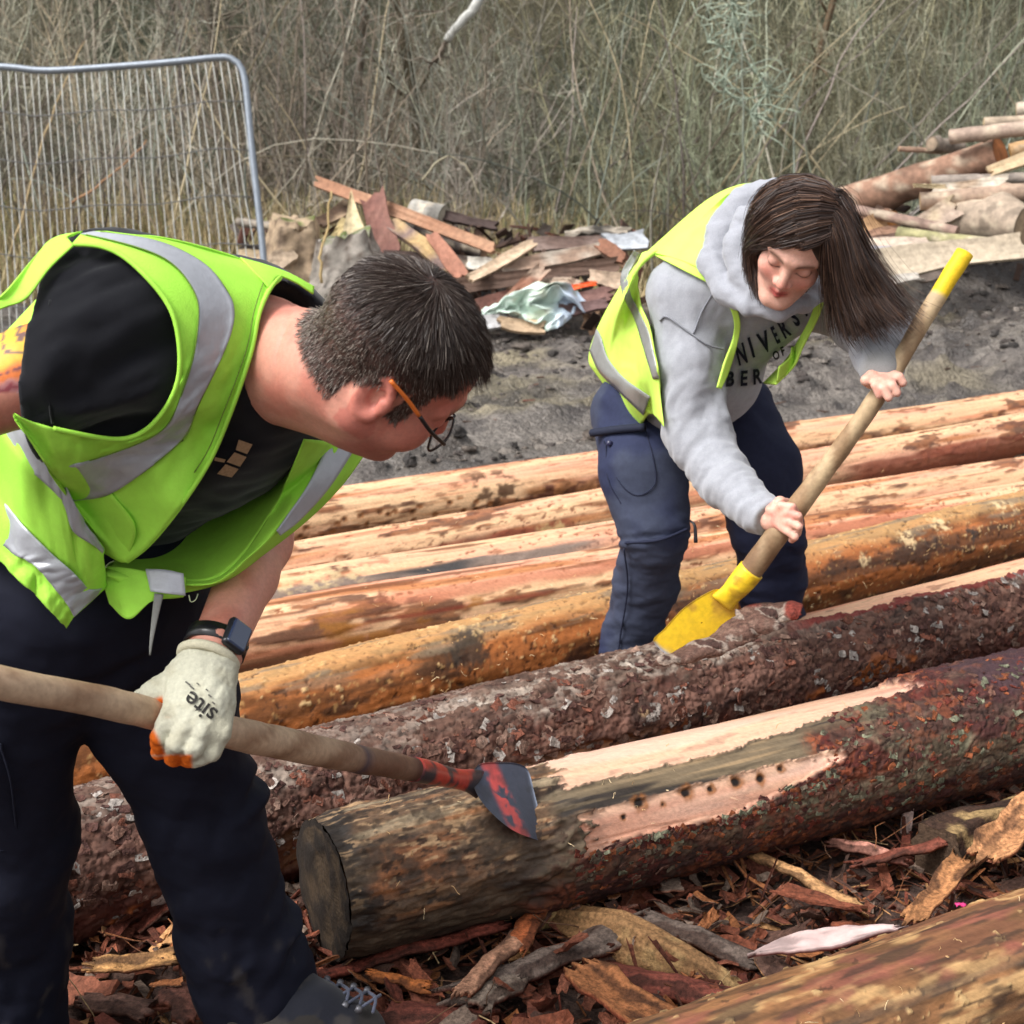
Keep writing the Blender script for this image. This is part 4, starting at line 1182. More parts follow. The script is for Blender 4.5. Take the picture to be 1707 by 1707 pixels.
    ta, tb = resample(np.hstack([A, np.zeros((5, 1))]), n)[:, :2], resample(np.hstack([Bt, np.zeros((5, 1))]), n)[:, :2]
    pix = ta[:, None] * (1 - v[..., None]) + tb[:, None] * v[..., None]
    q = np.stack([u * 3.0, v * 2.2, 0 * u], -1).reshape(-1, 3)
    fold = np.abs(fbm(q * .9 + .4 * fbm(q * 1.2, 2, 3)[:, None], 2, 6)) + .22 * np.abs(fbm(q * 2.2, 2, 8))
    dep = 9.95 + .16 * fold - .12 * np.sin(u.ravel() * 3.1)
    V = PP(np.stack([pix[..., 0].ravel() + 5 * fbm(q * 3, 2, 9), pix[..., 1].ravel() + 9 * fbm(q * 2.5, 2, 10), dep], 1))
    c = mixc(np.tile(S(208, 226, 214, .9), (len(V), 1)), S(206, 220, 236, .9), ss(.6, .8, u.ravel())) * (1 + .05 * fbm(q * 3, 2, 12))[:, None]
    c = mixc(c, S(180, 176, 140, .8), .5 * ss(.3, .6, fbm(q * 2, 3, 14)))
    o = obj('plastic_sheet', mesh_data('plastic_sheet', V, grid_faces(n, n), c), RUBBISH, None, 'crumpled pale green sheet at the foot of the left heap', 'sheet')
    md = o.modifiers.new('thickness', 'SOLIDIFY'); md.thickness = .006
build_heaps()
# ---------------------------------------------------------------- implicit bodies
def cam_v(x, y, z):
    """direction given as right / up / away from the viewer"""
    v = x * RT + y * UP + z * FW
    return v / np.linalg.norm(v)

class Sdf:
    def __init__(self): self.ops = []
    def cap(self, a, b, ra, rb=None, k=.02, sub=False):
        a, b = np.asarray(a, float), np.asarray(b, float)
        rb = ra if rb is None else rb
        ab = b - a; L2 = max(ab @ ab, 1e-9)
        def f(p):
            t = np.clip((p - a) @ ab / L2, 0, 1)
            return np.linalg.norm(p - a - t[:, None] * ab, axis=1) - (ra + (rb - ra) * t)
        self.ops.append((f, k, sub)); return self
    def chain(self, pts, rs, k=.02):
        for i in range(len(pts) - 1): self.cap(pts[i], pts[i + 1], rs[i], rs[i + 1], k)
        return self
    def ell(self, c, ax, r, k=.02, sub=False):
        c, ax, r = np.asarray(c, float), np.asarray(ax, float), np.asarray(r, float)
        def f(p):
            q = (p - c) @ ax.T
            k0 = np.linalg.norm(q / r, axis=1); k1 = np.linalg.norm(q / r ** 2, axis=1) + 1e-9
            return k0 * (k0 - 1) / k1
        self.ops.append((f, k, sub)); return self
    def rbox(self, c, ax, half, r, k=.01, sub=False):
        c, ax, half = np.asarray(c, float), np.asarray(ax, float), np.asarray(half, float)
        def f(p):
            q = np.abs((p - c) @ ax.T) - half + r
            return np.linalg.norm(np.maximum(q, 0), axis=1) + np.minimum(q.max(1), 0) - r
        self.ops.append((f, k, sub)); return self
    def cut(self, pt, n, k=.001):
        """remove everything on the side n points to"""
        pt, n = np.asarray(pt, float), np.asarray(n, float); n = n / np.linalg.norm(n)
        self.ops.append((lambda p: (pt - p) @ n, k, True)); return self
    def add(self, other, k=.02, off=0.0):
        self.ops.append((lambda p: other(p) - off, k, False)); return self
    def minus(self, other, k=.004, off=0.0):
        self.ops.append((lambda p: other(p) - off, k, True)); return self
    def __call__(self, p):
        d = None
        for f, k, sub in self.ops:
            e = f(p)
            if sub:
                e = -e
                h = np.clip(.5 + .5 * (d - e) / k, 0, 1)
                d = d * h + e * (1 - h) + k * h * (1 - h)
            elif d is None: d = e
            else:
                h = np.clip(.5 + .5 * (e - d) / k, 0, 1)
                d = d * h + e * (1 - h) - k * h * (1 - h)
        return d

def sdf_mesh(f, lo, hi, h):
    lo, hi = np.asarray(lo, float), np.asarray(hi, float)
    nb = np.ceil((hi - lo) / (4 * h)).astype(int)
    I = np.stack(np.meshgrid(*[np.arange(n) for n in nb], indexing='ij'), -1)
    dc = f(lo + (I.reshape(-1, 3) * 4 + 2) * h).reshape(nb)
    act = np.abs(dc) < 4 * h * .87 * 1.5 + 2 * h
    D = np.repeat(np.repeat(np.repeat(np.sign(dc) * 9.0, 4, 0), 4, 1), 4, 2)
    D = np.pad(D, ((0, 1),) * 3, mode='edge').astype(np.float32)
    m = np.zeros(D.shape, bool)
    A = np.repeat(np.repeat(np.repeat(act, 4, 0), 4, 1), 4, 2)
    for dx in (0, 1):
        for dy in (0, 1):
            for dz in (0, 1):
                m[dx:dx + A.shape[0], dy:dy + A.shape[1], dz:dz + A.shape[2]] |= A
    idx = np.argwhere(m)
    D[m] = f(lo + idx * h)
    s = D < 0
    c = [s[dx:s.shape[0] - 1 + dx, dy:s.shape[1] - 1 + dy, dz:s.shape[2] - 1 + dz] for dx in (0, 1) for dy in (0, 1) for dz in (0, 1)]
    cnt = sum(x.astype(np.int8) for x in c)
    mix = (cnt > 0) & (cnt < 8)
    cid = np.argwhere(mix)
    num = np.full(mix.shape, -1, np.int32); num[mix] = np.arange(len(cid))
    acc = np.zeros((len(cid), 3)); n = np.zeros(len(cid))
    corners = [(dx, dy, dz) for dx in (0, 1) for dy in (0, 1) for dz in (0, 1)]
    val = {q: D[cid[:, 0] + q[0], cid[:, 1] + q[1], cid[:, 2] + q[2]] for q in corners}
    for a in corners:
        for ax in range(3):
            if a[ax]: continue
            b = list(a); b[ax] = 1; b = tuple(b)
            va, vb = val[a], val[b]
            x = (va < 0) != (vb < 0)
            t = np.where(x, va / np.where(x, va - vb, 1), 0)
            pos = np.array(a, float) + np.eye(3)[ax] * t[:, None]
            acc += pos * x[:, None]; n += x
    V = lo + (cid + acc / n[:, None]) * h
    quads = []
    for ax in range(3):
        o = [i for i in range(3) if i != ax]
        sl0 = [slice(1, -1)] * 3; sl1 = [slice(1, -1)] * 3
        sl0[ax] = slice(0, -1); sl1[ax] = slice(1, None)
        a, b = s[tuple(sl0)], s[tuple(sl1)]
        e = np.argwhere(a != b)
        inside = a[tuple(e.T)]
        e = e + np.array([0 if i == ax else 1 for i in range(3)])
        q = []
        for (u, w) in ((0, 0), (1, 0), (1, 1), (0, 1)):
            z = e.copy(); z[:, o[0]] -= u; z[:, o[1]] -= w
            q.append(num[tuple(z.T)])
        q = np.stack(q, 1)
        fl = inside if ax != 1 else ~inside
        q[~fl] = q[~fl][:, ::-1]
        quads.append(q)
    F = np.concatenate(quads)
    return V, F[(F >= 0).all(1)]

def vnormals(V, F):
    N = np.zeros_like(V)
    a = np.cross(V[F[:, 2]] - V[F[:, 0]], V[F[:, 3 if F.shape[1] > 3 else 2]] - V[F[:, 1]])
    for i in range(F.shape[1]):
        for k in range(3): N[:, k] += np.bincount(F[:, i], a[:, k], len(V))
    return N / (np.linalg.norm(N, axis=1)[:, None] + 1e-12)

def relax(V, F, it=2, lam=.5):
    for _ in range(it):
        acc = np.zeros_like(V); n = np.zeros(len(V))
        for i in range(4):
            j = F[:, (i + 1) % 4]
            for k in range(3):
                acc[:, k] += np.bincount(F[:, i], V[j, k], len(V)); acc[:, k] += np.bincount(j, V[F[:, i], k], len(V))
            n += np.bincount(F[:, i], minlength=len(V)) + np.bincount(j, minlength=len(V))
        V = V * (1 - lam) + lam * acc / n[:, None]
    return V

def ray_depth(f, pix, d0=1.2, d1=6.0, off=0.0):
    """depth at which view rays through photo points first meet the body (or pass closest)"""
    pix = np.asarray(pix, float)
    dirs = FW + ((pix[:, 0:1] - CXY) / FPX) * RT - ((pix[:, 1:2] - CXY) / FPX) * UP
    ln = np.linalg.norm(dirs, axis=1)
    t = np.full(len(pix), d0); best = np.full(len(pix), 9.0); bt = t.copy()
    for _ in range(70):
        d = f(CAM + dirs * t[:, None]) - off
        b = d < best
        best = np.where(b, d, best); bt = np.where(b, t, bt)
        t = np.minimum(t + np.maximum(d, 0.0006) / ln * .85 * (d > .0005), d1)
    return bt, best

def cru(pts, n):
    """uniform-parameter Catmull-Rom (keeps stations of neighbouring rows aligned)"""
    p = np.asarray(pts, float)
    e = np.vstack([2 * p[0] - p[1], p, 2 * p[-1] - p[-2]])
    t = np.linspace(0, len(p) - 1, n)
    k = np.minimum(t.astype(int), len(p) - 2)
    u = (t - k)[:, None]
    a, b, c, d = e[k], e[k + 1], e[k + 2], e[k + 3]
    return 0.5 * (2 * b + (c - a) * u + (2 * a - 5 * b + 4 * c - d) * u ** 2 + (3 * b - a - 3 * c + d) * u ** 3)

def sheet(rows, f, off, nu, nv, drape=True, fold=None, smooth=0, lift=0.0, straight=True):
    """cloth through rows of photo points (x, y[, depth]); depth taken from the body f where not given.
    returns grid vertices (nu x total rows) as (nv, nu, 3)"""
    R = []
    for r in rows:
        r = [tuple(q) for q in r]
        need = [i for i, q in enumerate(r) if len(q) < 3]
        dd = np.array([q[2] if len(q) > 2 else 0 for q in r], float)
        if need:
            bt, _ = ray_depth(f, [r[i][:2] for i in need], off=off)
            dd[need] = bt
        R.append(cru(np.array([[q[0], q[1], d] for q, d in zip(r, dd)]), nu))
    R = np.array(R)
    if len(R) == 2 or straight:
        t = np.linspace(0, len(R) - 1, nv)
        k = np.minimum(t.astype(int), len(R) - 2); u = (t - k)[:, None, None]
        Gd = R[k] * (1 - u) + R[k + 1] * u
    else:
        Gd = np.stack([cru(R[:, j], nv) for j in range(nu)], 1)
    if drape:
        bt, best = ray_depth(f, Gd.reshape(-1, 3)[:, :2], off=off)
        hit = (best < .002).reshape(Gd.shape[:2])
        Gd[..., 2] = np.where(hit, np.minimum(Gd[..., 2], bt.reshape(Gd.shape[:2])), Gd[..., 2])
    for _ in range(smooth):
        z = Gd[..., 2]
        zp = np.pad(z, 1, mode='edge')
        zs = (zp[:-2, 1:-1] + zp[2:, 1:-1] + zp[1:-1, :-2] + zp[1:-1, 2:]) / 4
        Gd[..., 2] = np.minimum(z, zs) if drape else zs
    if fold is not None:
        U, Vv = np.meshgrid(np.linspace(0, 1, nu), np.linspace(0, 1, nv))
        Gd[..., 2] -= fold(U, Vv)
    Gd[..., 2] -= lift
    return PP(Gd.reshape(-1, 3)).reshape(nv, nu, 3)

def sheet_part(name, Vg, mat, parent, col, thick=.003, rough=None, label=None):
    nv, nu = Vg.shape[:2]
    V = Vg.reshape(-1, 3)
    o = part(name, V, grid_faces(nv, nu), mat, parent, col, rough, label=label)
    md = o.modifiers.new('thickness', 'SOLIDIFY'); md.thickness = thick; md.offset = -1
    return o

def wrinkles(p, axis, fa, fr, seed, octv=3):
    """ridged folds: frequency fa along axis, fr across it"""
    axis = np.asarray(axis, float) / np.linalg.norm(axis)
    al = p @ axis
    q = p * fr + axis * (al * (fa - fr))[:, None]
    q = q + .25 * fbm(p * 9, 2, seed + 3)[:, None]
    return fbm(q, octv, seed)

def strand_mesh(paths, r0, r1=None, cols=None):
    """many hairs: paths (n, k, 3) -> 3-sided tapering tubes in one mesh"""
    n, k, _ = paths.shape
    T = np.gradient(paths, axis=1)
    T /= np.linalg.norm(T, axis=2)[..., None] + 1e-12
    ref = RNG.normal(0, 1, (n, 1, 3))
    N = ref - T * (ref * T).sum(2)[..., None]
    N /= np.linalg.norm(N, axis=2)[..., None] + 1e-12
    B = np.cross(T, N)
    r0 = np.broadcast_to(np.asarray(r0, float), (n,))
    tap = np.linspace(1, .25, k) if r1 is None else np.linspace(1, r1, k)
    w = (r0[:, None] * tap)[..., None]
    V = np.stack([paths + N * w, paths + (-.5 * N + .866 * B) * w, paths + (-.5 * N - .866 * B) * w], 2).reshape(-1, 3)
    base = (np.arange(n) * k * 3)[:, None, None]
    i = (np.arange(k - 1) * 3)[None, :, None]
    q = np.array([[0, 1, 4, 3], [1, 2, 5, 4], [2, 0, 3, 5]])
    F = (base[..., None] + i[..., None] + q[None, None]).reshape(-1, 4)
    C = np.repeat(cols, k * 3, 0) if cols is not None and len(cols) == n else cols
    return V, F, C

def text_on(txt, pos, xdir, size, f, off, d0=1.2, bold=0.0, shear=0.0, xs=1.0):
    """flat print: letters laid out in photo space at pos with reading direction xdir, then laid on the body f"""
    cu = bpy.data.curves.new('print', 'FONT')
    cu.body = txt; cu.size = 1.0; cu.align_x = 'CENTER'; cu.align_y = 'CENTER'; cu.offset = bold; cu.resolution_u = 3
    o = bpy.data.objects.new('print', cu); COL.objects.link(o)
    dg = bpy.context.evaluated_depsgraph_get()
    me = bpy.data.meshes.new_from_object(o.evaluated_get(dg))
    V = np.array([v.co[:] for v in me.vertices]); F = [tuple(p.vertices) for p in me.polygons]
    bpy.data.objects.remove(o); bpy.data.meshes.remove(me); bpy.data.curves.remove(cu)
    x = np.array(xdir, float); L = np.hypot(*x); x /= L
    y = np.array([x[1], -x[0]])
    pix = np.array(pos) + V[:, :1] * size * xs * x + (V[:, 1:2] * size) * (y + shear * x)
    d, _ = ray_depth(f, pix, d0=d0, off=off)
    W = PP(np.hstack([pix, d[:, None]]))
    tri = np.array([t for t in F if len(t) == 3]); qd = np.array([t for t in F if len(t) == 4])
    return W, [a for a in (tri, qd) if len(a)]

def head_axes(f, u):
    f = f / np.linalg.norm(f); u = u - f * (u @ f); u /= np.linalg.norm(u)
    return np.array([np.cross(f, u), f, u])          # rows: right, forward, up

def head_sdf(c, A, sc=1.0, heavy=0.0, male=True, ear=True, jaw=1.0):
    """head in its own frame: origin between the ears"""
    L = lambda x, y, z: c + sc * (x * A[0] + y * A[1] + z * A[2])
    s = Sdf()
    s.ell(L(0, -.012, .035), A, np.array([.076, .098, .082]) * sc)
    s.ell(L(0, .028, -.040 * jaw), A, np.array([.060 + heavy - (0 if male else .005), .064, .078 * jaw]) * sc, k=.03)
    for g in (-1, 1):
        s.cap(L(g * (.050 + heavy - (0 if male else .006)), -.004, -.058 * jaw), L(g * .020, .066, -.100 * jaw), .021 * sc, .016 * sc, k=.03)
        s.ell(L(g * .040, .058, -.030), A, np.array([.024, .026, .024]) * sc * (1 if male else .82), k=.025)
        s.cap(L(g * .010, .086, .024), L(g * .046, .066, .022), .0095 * sc, .008 * sc, k=.016)
    s.cap(L(-.010, .078, -.104 * jaw), L(.010, .078, -.104 * jaw), .0165 * sc, k=.018)
    for g in (-1, 1):
        s.ell(L(g * .031, .100, .002), A, np.array([.018, .015, .012]) * sc, k=.012, sub=True)
        s.ell(L(g * .031, .0755, .001), A, np.array([.0145, .0125, .0125]) * sc, k=.003)
    s.cap(L(0, .086, .014), L(0, .106, -.026), .0075 * sc, .0105 * sc, k=.012)
    for g in (-1, 1):
        s.ell(L(g * .0115, .096, -.032), A, np.array([.0085, .010, .0075]) * sc, k=.007)
        s.ell(L(g * .0065, .1015, -.0415), A, np.array([.0042, .005, .004]) * sc, k=.003, sub=True)
    # lips: two rolls and the line between them
    for z, r, y in ((-.0610, .0058, .0905), (-.0725, .0066, .0885)):
        s.cap(L(0, y, z), L(-.020, y - .011, -.0665), r * sc, .0025 * sc, k=.005)
        s.cap(L(0, y, z), L(.020, y - .011, -.0665), r * sc, .0025 * sc, k=.005)
    s.cap(L(-.021, .0870, -.0665), L(0, .0985, -.0665), .0018 * sc, k=.003, sub=True)
    s.cap(L(.021, .0870, -.0665), L(0, .0985, -.0665), .0018 * sc, k=.003, sub=True)
    if ear:
        for g in (-1, 1):
            t = .35
            Ae = np.array([A[0] * math.cos(.38) + g * -A[1] * math.sin(.38), A[1] * math.cos(.38) + g * A[0] * math.sin(.38), A[2]])
            Ae[1], Ae[2] = Ae[1] * math.cos(t) + Ae[2] * math.sin(t), Ae[2] * math.cos(t) - Ae[1] * math.sin(t)
            es = sc; sc = sc * .90
            ec = L(g * .081, -.014, -.004)
            s.ell(ec, Ae, np.array([.0085, .021, .034]) * sc, k=.006)
            s.ell(ec + g * Ae[0] * .0095 * sc + Ae[1] * .003 * sc, Ae, np.array([.0115, .0150, .0255]) * sc, k=.004, sub=True)
            s.ell(ec - Ae[2] * .026 * sc + Ae[1] * .005 * sc, Ae, np.array([.008, .010, .010]) * sc, k=.008)
            if male:
                rim = [ec + g * Ae[0] * .004 * sc + (math.cos(t_) * .0195 * Ae[1] + math.sin(t_) * .0315 * Ae[2]) * sc for t_ in np.linspace(-.3, 4.6, 14)]
                s.chain(rim, [.0048 * sc] * 14, k=.004)
                rim = [ec + g * Ae[0] * .002 * sc + (math.cos(t_) * .011 * Ae[1] + math.sin(t_) * .018 * Ae[2]) * sc for t_ in np.linspace(1.2, 4.2, 8)]
                s.chain(rim, [.0036 * sc] * 8, k=.004)
            s.cap(ec + g * Ae[0] * .004 + Ae[1] * .012 * sc, ec + g * Ae[0] * .003 + Ae[1] * .014 * sc - Ae[2] * .012 * sc, .0055 * sc, k=.004)
            sc = es
    s.frame = (c, A, sc, L)
    return s

def head_local(V, c, A, sc):
    return ((V - c) @ A.T) / sc

SKIN = vcmat('skin', rough=.48, amt=.11, scale=170, detail=8, bump=.4, bscale=900, bdist=.0009, sss=.12, spec=.35)
CLOTH = vcmat('cloth', rough=.9, amt=.07, scale=220, bump=.35, bscale=900, bdist=.0006, spec=.12, sheen=.15)
FLEECE = vcmat('fleece', rough=.95, amt=.10, scale=420, bump=.5, bscale=700, bdist=.0012, spec=.08, sheen=.3)
TROUSER = vcmat('trouser_cloth', rough=.82, amt=.10, scale=90, bump=.3, bscale=900, bdist=.0006, spec=.2)
HIVIS = vcmat('hi_vis_cloth', rough=.75, amt=.09, scale=26, detail=7, bump=.5, bscale=420, bdist=.0009, spec=.25)
REFLECT = vcmat('reflective_tape', rough=.38, amt=.07, scale=60, bump=.35, bscale=140, bdist=.0015, spec=.5, metal=.15)
HAIRM = vcmat('hair', rough=.42, amt=.12, scale=90, bump=0, spec=.45)
PLAST = vcmat('plastic', rough=.3, amt=.05, scale=60, bump=0, spec=.5)
KNIT = vcmat('knit_glove', rough=.92, amt=.10, scale=240, bump=.6, bscale=620, bdist=.0012, spec=.1)
INK = vcmat('ink', rough=.8, amt=.2, scale=300, bump=0, spec=.1)
HIV = S(176, 242, 84, .92)
TAPE = S(176, 179, 186, .88)
SKINC = S(216, 152, 132, .86)
# ---------------------------------------------------------------- man in the near left
MAN = thing('person', 'man in black tee and yellow green vest bending over a log with a red tool', 'person', tuple(G(330, 1700)))
# skeleton in photo points and depth
m_pel, m_belly, m_chest, m_neck = P(120, 1000, 2.22), P(215, 830, 2.10), P(335, 655, 1.99), P(440, 575, 1.90)
m_shR, m_elR, m_haR = P(225, 556, 1.83), P(-130, 700, 1.76), P(-215, 1045, 1.66)
m_shL, m_elL, m_wrL = P(468, 728, 2.25), P(436, 905, 2.14), P(362, 1078, 1.965)
mh_c = P(650, 601, 1.80)
mh_A = head_axes(cam_v(.66, -.55, .51), cam_v(.72, .50, -.48))
spine = m_neck - m_pel; spine /= np.linalg.norm(spine)
acr = m_shL - m_shR; acr -= spine * (acr @ spine); acr /= np.linalg.norm(acr)
front = np.cross(acr, spine); front /= np.linalg.norm(front)
if front @ cam_v(.4, -.8, -.4) < 0: front = -front
TA = np.array([acr, front, spine])

torso = Sdf()
torso.ell(m_chest, TA, (.185, .135, .20), k=.05)
torso.ell(m_belly - front * .03, TA, (.15, .105, .16), k=.06)
torso.ell(m_pel, TA, (.175, .125, .15), k=.06)
torso.cap(m_shR, m_shL, .075, .07, k=.06)
torso.cap(m_chest - front * .06 - acr * .07 + spine * .05, m_chest - front * .06 + acr * .07 + spine * .05, .075, k=.05)
torso.cap(m_neck - spine * .03, m_shR + (m_neck - m_shR) * .35, .06, .06, k=.05)

torso.cap(P(200, 575, 1.99), P(10, 810, 2.13), .100, .125, k=.05)

def build_man():
    hs = head_sdf(mh_c, mh_A, 1.02, heavy=.009, jaw=.86)
    c, A, sc, L = hs.frame
    body = hs
    nb = m_neck - spine * .02
    body.cap(L(0, -.030, -.055), nb, .064, .068, k=.03)
    body.cap(L(0, .020, -.085), nb + front * .03, .045, .05, k=.03)
    body.cap(nb, m_chest, .07, .10, k=.03)
    body.cap(m_shR, m_chest, .05, .09, k=.03)
    # near arm runs out of frame to the rear of the handle
    aR = [m_shR, m_shR + (m_elR - m_shR) * .5, m_elR, (m_elR + m_haR) / 2, m_haR]
    body.chain(aR, [.056, .054, .044, .043, .03], k=.015)
    body.chain([m_chest, m_shL, (m_shL + m_elL) / 2, m_elL], [.08, .05, .043, .040], k=.02)
    body.chain([m_elL, m_elL + (m_wrL - m_elL) * .35, m_wrL, P(345, 1120, 1.94)], [.040, .039, .033, .031], k=.015)
    pts = np.array([m_haR, m_elR, m_shR, m_shL, m_elL, P(345, 1120, 1.94), mh_c])
    V, F = sdf_mesh(body, pts.min(0) - .17, pts.max(0) + .17, .0039)
    q = head_local(V, c, A, sc)
    N = vnormals(V, F)
    # neck crease
    ink = np.zeros(len(V))
    c0 = np.tile(SKINC, (len(V), 1))
    c0 = mixc(c0, S(196, 108, 92, .85), ss(-.1, .6, fbm(V * 22, 3, 5)) * .55)
    X, Y, _ = proj(V)
    inhead = ss(-.14, -.10, q[:, 2]) * (np.abs(q[:, 0]) < .1) * (np.linalg.norm(q, axis=1) < .2)
    c0 = mixc(c0, S(206, 112, 96, .85), .55 * inhead * ss(.0, .07, q[:, 1]))
    ear = (np.abs(q[:, 0]) > .074) & (np.abs(q[:, 1]) < .06) & (np.abs(q[:, 2]) < .06)
    c0 = mixc(c0, S(206, 118, 104, .85), .7 * ear)
    beard = inhead * ss(.0, .03, q[:, 1]) * (1 - ss(-.055, -.04, q[:, 2]))
    c0 = mixc(c0, S(156, 104, 92, .8), .35 * beard)
    lips = np.exp(-((q[:, 2] + .0667) / .010) ** 2) * ss(.078, .088, q[:, 1]) * (np.abs(q[:, 0]) < .024)
    c0 = mixc(c0, S(176, 88, 82, .85), lips)
    nose = np.exp(-((q[:, 2] + .03) / .018) ** 2) * ss(.095, .11, q[:, 1])
    c0 = mixc(c0, S(210, 104, 90, .85), .6 * nose)
    brow = np.exp(-((q[:, 2] - .026) / .006) ** 2) * ss(.06, .07, q[:, 1]) * (np.abs(q[:, 0]) > .012) * (np.abs(q[:, 0]) < .05)
    c0 = mixc(c0, S(70, 56, 50, .7), .7 * brow)
    hm = hair_mask_m(q)
    c0 = mixc(c0, S(64, 52, 48, .7), .92 * hm)
    # flame tattoo on the upper arm, drawn along the arm
    ax = (m_elR - m_shR); La = np.linalg.norm(ax); ax /= La
    al = (V - m_shR) @ ax
    onarm = (al > .10) & (al < La + .05) & (np.linalg.norm(V - m_shR - al[:, None] * ax, axis=1) < .08)
    yy = (Y - 500) / 170.0
    fl = yy + .30 * fbm(np.stack([X / 38., Y / 62., 0 * X], 1), 2, 31)
    tat = onarm * (Y > 495) * (Y < 655)
    c0 = mixc(c0, S(222, 206, 214, .8), tat * .8)
    c0 = mixc(c0, S(236, 186, 60, .85), tat * band(fl, .22, .62, .05))
    c0 = mixc(c0, S(226, 124, 60, .85), tat * np.maximum(band(fl, .12, .26, .03), band(fl, .58, .80, .04)))
    lines = np.abs(np.modf(np.abs(fl * 5.3))[0] - .5)
    c0 = mixc(c0, S(86, 60, 96, .7), tat * (lines < .09) * .85)
    c0 = mixc(c0, S(170, 60, 60, .75), tat * band(fl, .80, .92, .03) * .7)
    # skin creases on the nape
    for pts_, w in ((((480, 500), (468, 540), (452, 590), (448, 640)), 1.6),):
        pl = resample(np.array([(a + 10, b, 0) for a, b in pts_], float), 40)[:, :2]
        dmin = np.min(np.hypot(X[:, None] - pl[None, :, 0], Y[:, None] - pl[None, :, 1]), 1) if len(V) < 90000 else np.full(len(V), 99.)
        if len(V) >= 90000:
            near = (X > 430) & (X < 540) & (Y > 480) & (Y < 680)
            dmin[near] = np.min(np.hypot(X[near][:, None] - pl[None, :, 0], Y[near][:, None] - pl[None, :, 1]), 1)
        V = V - N * (.0014 * np.exp(-(dmin / (w * 1.6)) ** 2))[:, None]
    part('body', V, F, SKIN, MAN, c0)
    return V, F, N, q, hm, body

def hair_mask_m(q):
    x, y, z = q[:, 0], q[:, 1], q[:, 2]
    ax = np.abs(x)
    line = np.where(y > .045, .083 - .20 * np.maximum(0, ax - .03) ,
           np.where(y > -.005, .058 - .045 * (.045 - y) / .05, np.where(y > -.04, .022 - .2 * (-.005 - y) * 1.0, -.048 + .0 * y)))
    line = np.where((y <= -.04), -.05, line)
    line = np.where((y > -.04) & (y <= -.005), .028 - 1.6 * np.maximum(0, -.012 - y), line)
    side = ((y > .014) & (y < .034) & (ax > .05) & (z > -.018))          # sideburn
    m = ss(-.006, .006, z - line)
    r = np.linalg.norm(q, axis=1)
    onear = (ax > .0765) & (y > -.052) & (y < .030) & (z > -.05) & (z < .036)
    return np.where(side, 1.0, m) * (r < .16) * ((z > -.06)) * ~onear

MB = build_man()

def man_hair():
    V, F, N, q, hm, body = MB
    c, A, sc = mh_c, mh_A, 1.02
    rng = np.random.default_rng(5)
    ear = (np.abs(q[:, 0]) > .080) & (np.abs(q[:, 1] + .01) < .045) & (np.abs(q[:, 2]) < .045)
    ok = np.where((hm > .5) & ~ear)[0]
    n = 21000
    i = rng.choice(ok, n)
    p = V[i] + rng.normal(0, .0016, (n, 3))
    nn = N[i]; ql = head_local(p, c, A, sc)
    wh = np.array([.0, -.045, .105])
    fl = ql - wh
    fl = fl / (np.linalg.norm(fl, axis=1)[:, None] + 1e-6)
    # hair lies away from the crown whorl, forward over the top, down at the sides and nape
    fl = fl + np.array([0, .35, -.25]) * ss(.0, .05, ql[:, 1])[:, None]
    sw = np.cross(fl, wh / np.linalg.norm(wh))
    fl = fl + .45 * sw * np.exp(-(np.linalg.norm(ql - wh, axis=1) / .03) ** 2)[:, None]
    fl = fl + .22 * np.stack([vn(ql * 38, 3), vn(ql * 38, 4), vn(ql * 38, 5)], 1) + rng.normal(0, .07, (n, 3))
    t = fl @ A
    t = t - nn * (t * nn).sum(1)[:, None]
    t /= np.linalg.norm(t, axis=1)[:, None] + 1e-9
    top = ss(.035, .085, ql[:, 2])
    frontm = ss(.02, .075, ql[:, 1]) * ss(.045, .07, ql[:, 2])
    Lh = (.0055 + .015 * top + .012 * frontm)
    Lh = Lh * rng.uniform(.75, 1.2, n)
    lift = .16 + .10 * top + .20 * frontm
    k = 3
    u = np.linspace(0, 1, k)
    path = p[:, None] + (Lh[:, None] * u)[..., None] * t[:, None] + (Lh[:, None] * lift[:, None] * (u * (1 - .45 * u)))[..., None] * nn[:, None]
    Lh = Lh * (.45 + .55 * ss(.5, 1.0, hm[i] * ss(-.055, -.02, ql[:, 2] + .6 * np.maximum(0, ql[:, 1] + .05))))
    grey = np.clip(.10 + .55 * (1 - ss(.0, .055, ql[:, 2])) + .3 * ss(-.06, -.1, ql[:, 1]) * (1 - ss(0, .05, ql[:, 2])), 0, .8)
    isg = rng.random(n) < grey
    col = np.where(isg[:, None], S(150, 138, 128, .72), S(74, 59, 52, .64)) * rng.uniform(.75, 1.25, (n, 1))
    Vh, Fh, Ch = strand_mesh(path, rng.uniform(.0003, .0005, n), .3, col)
    part('hair', Vh, Fh, HAIRM, MAN, Ch, smooth=False)
man_hair()

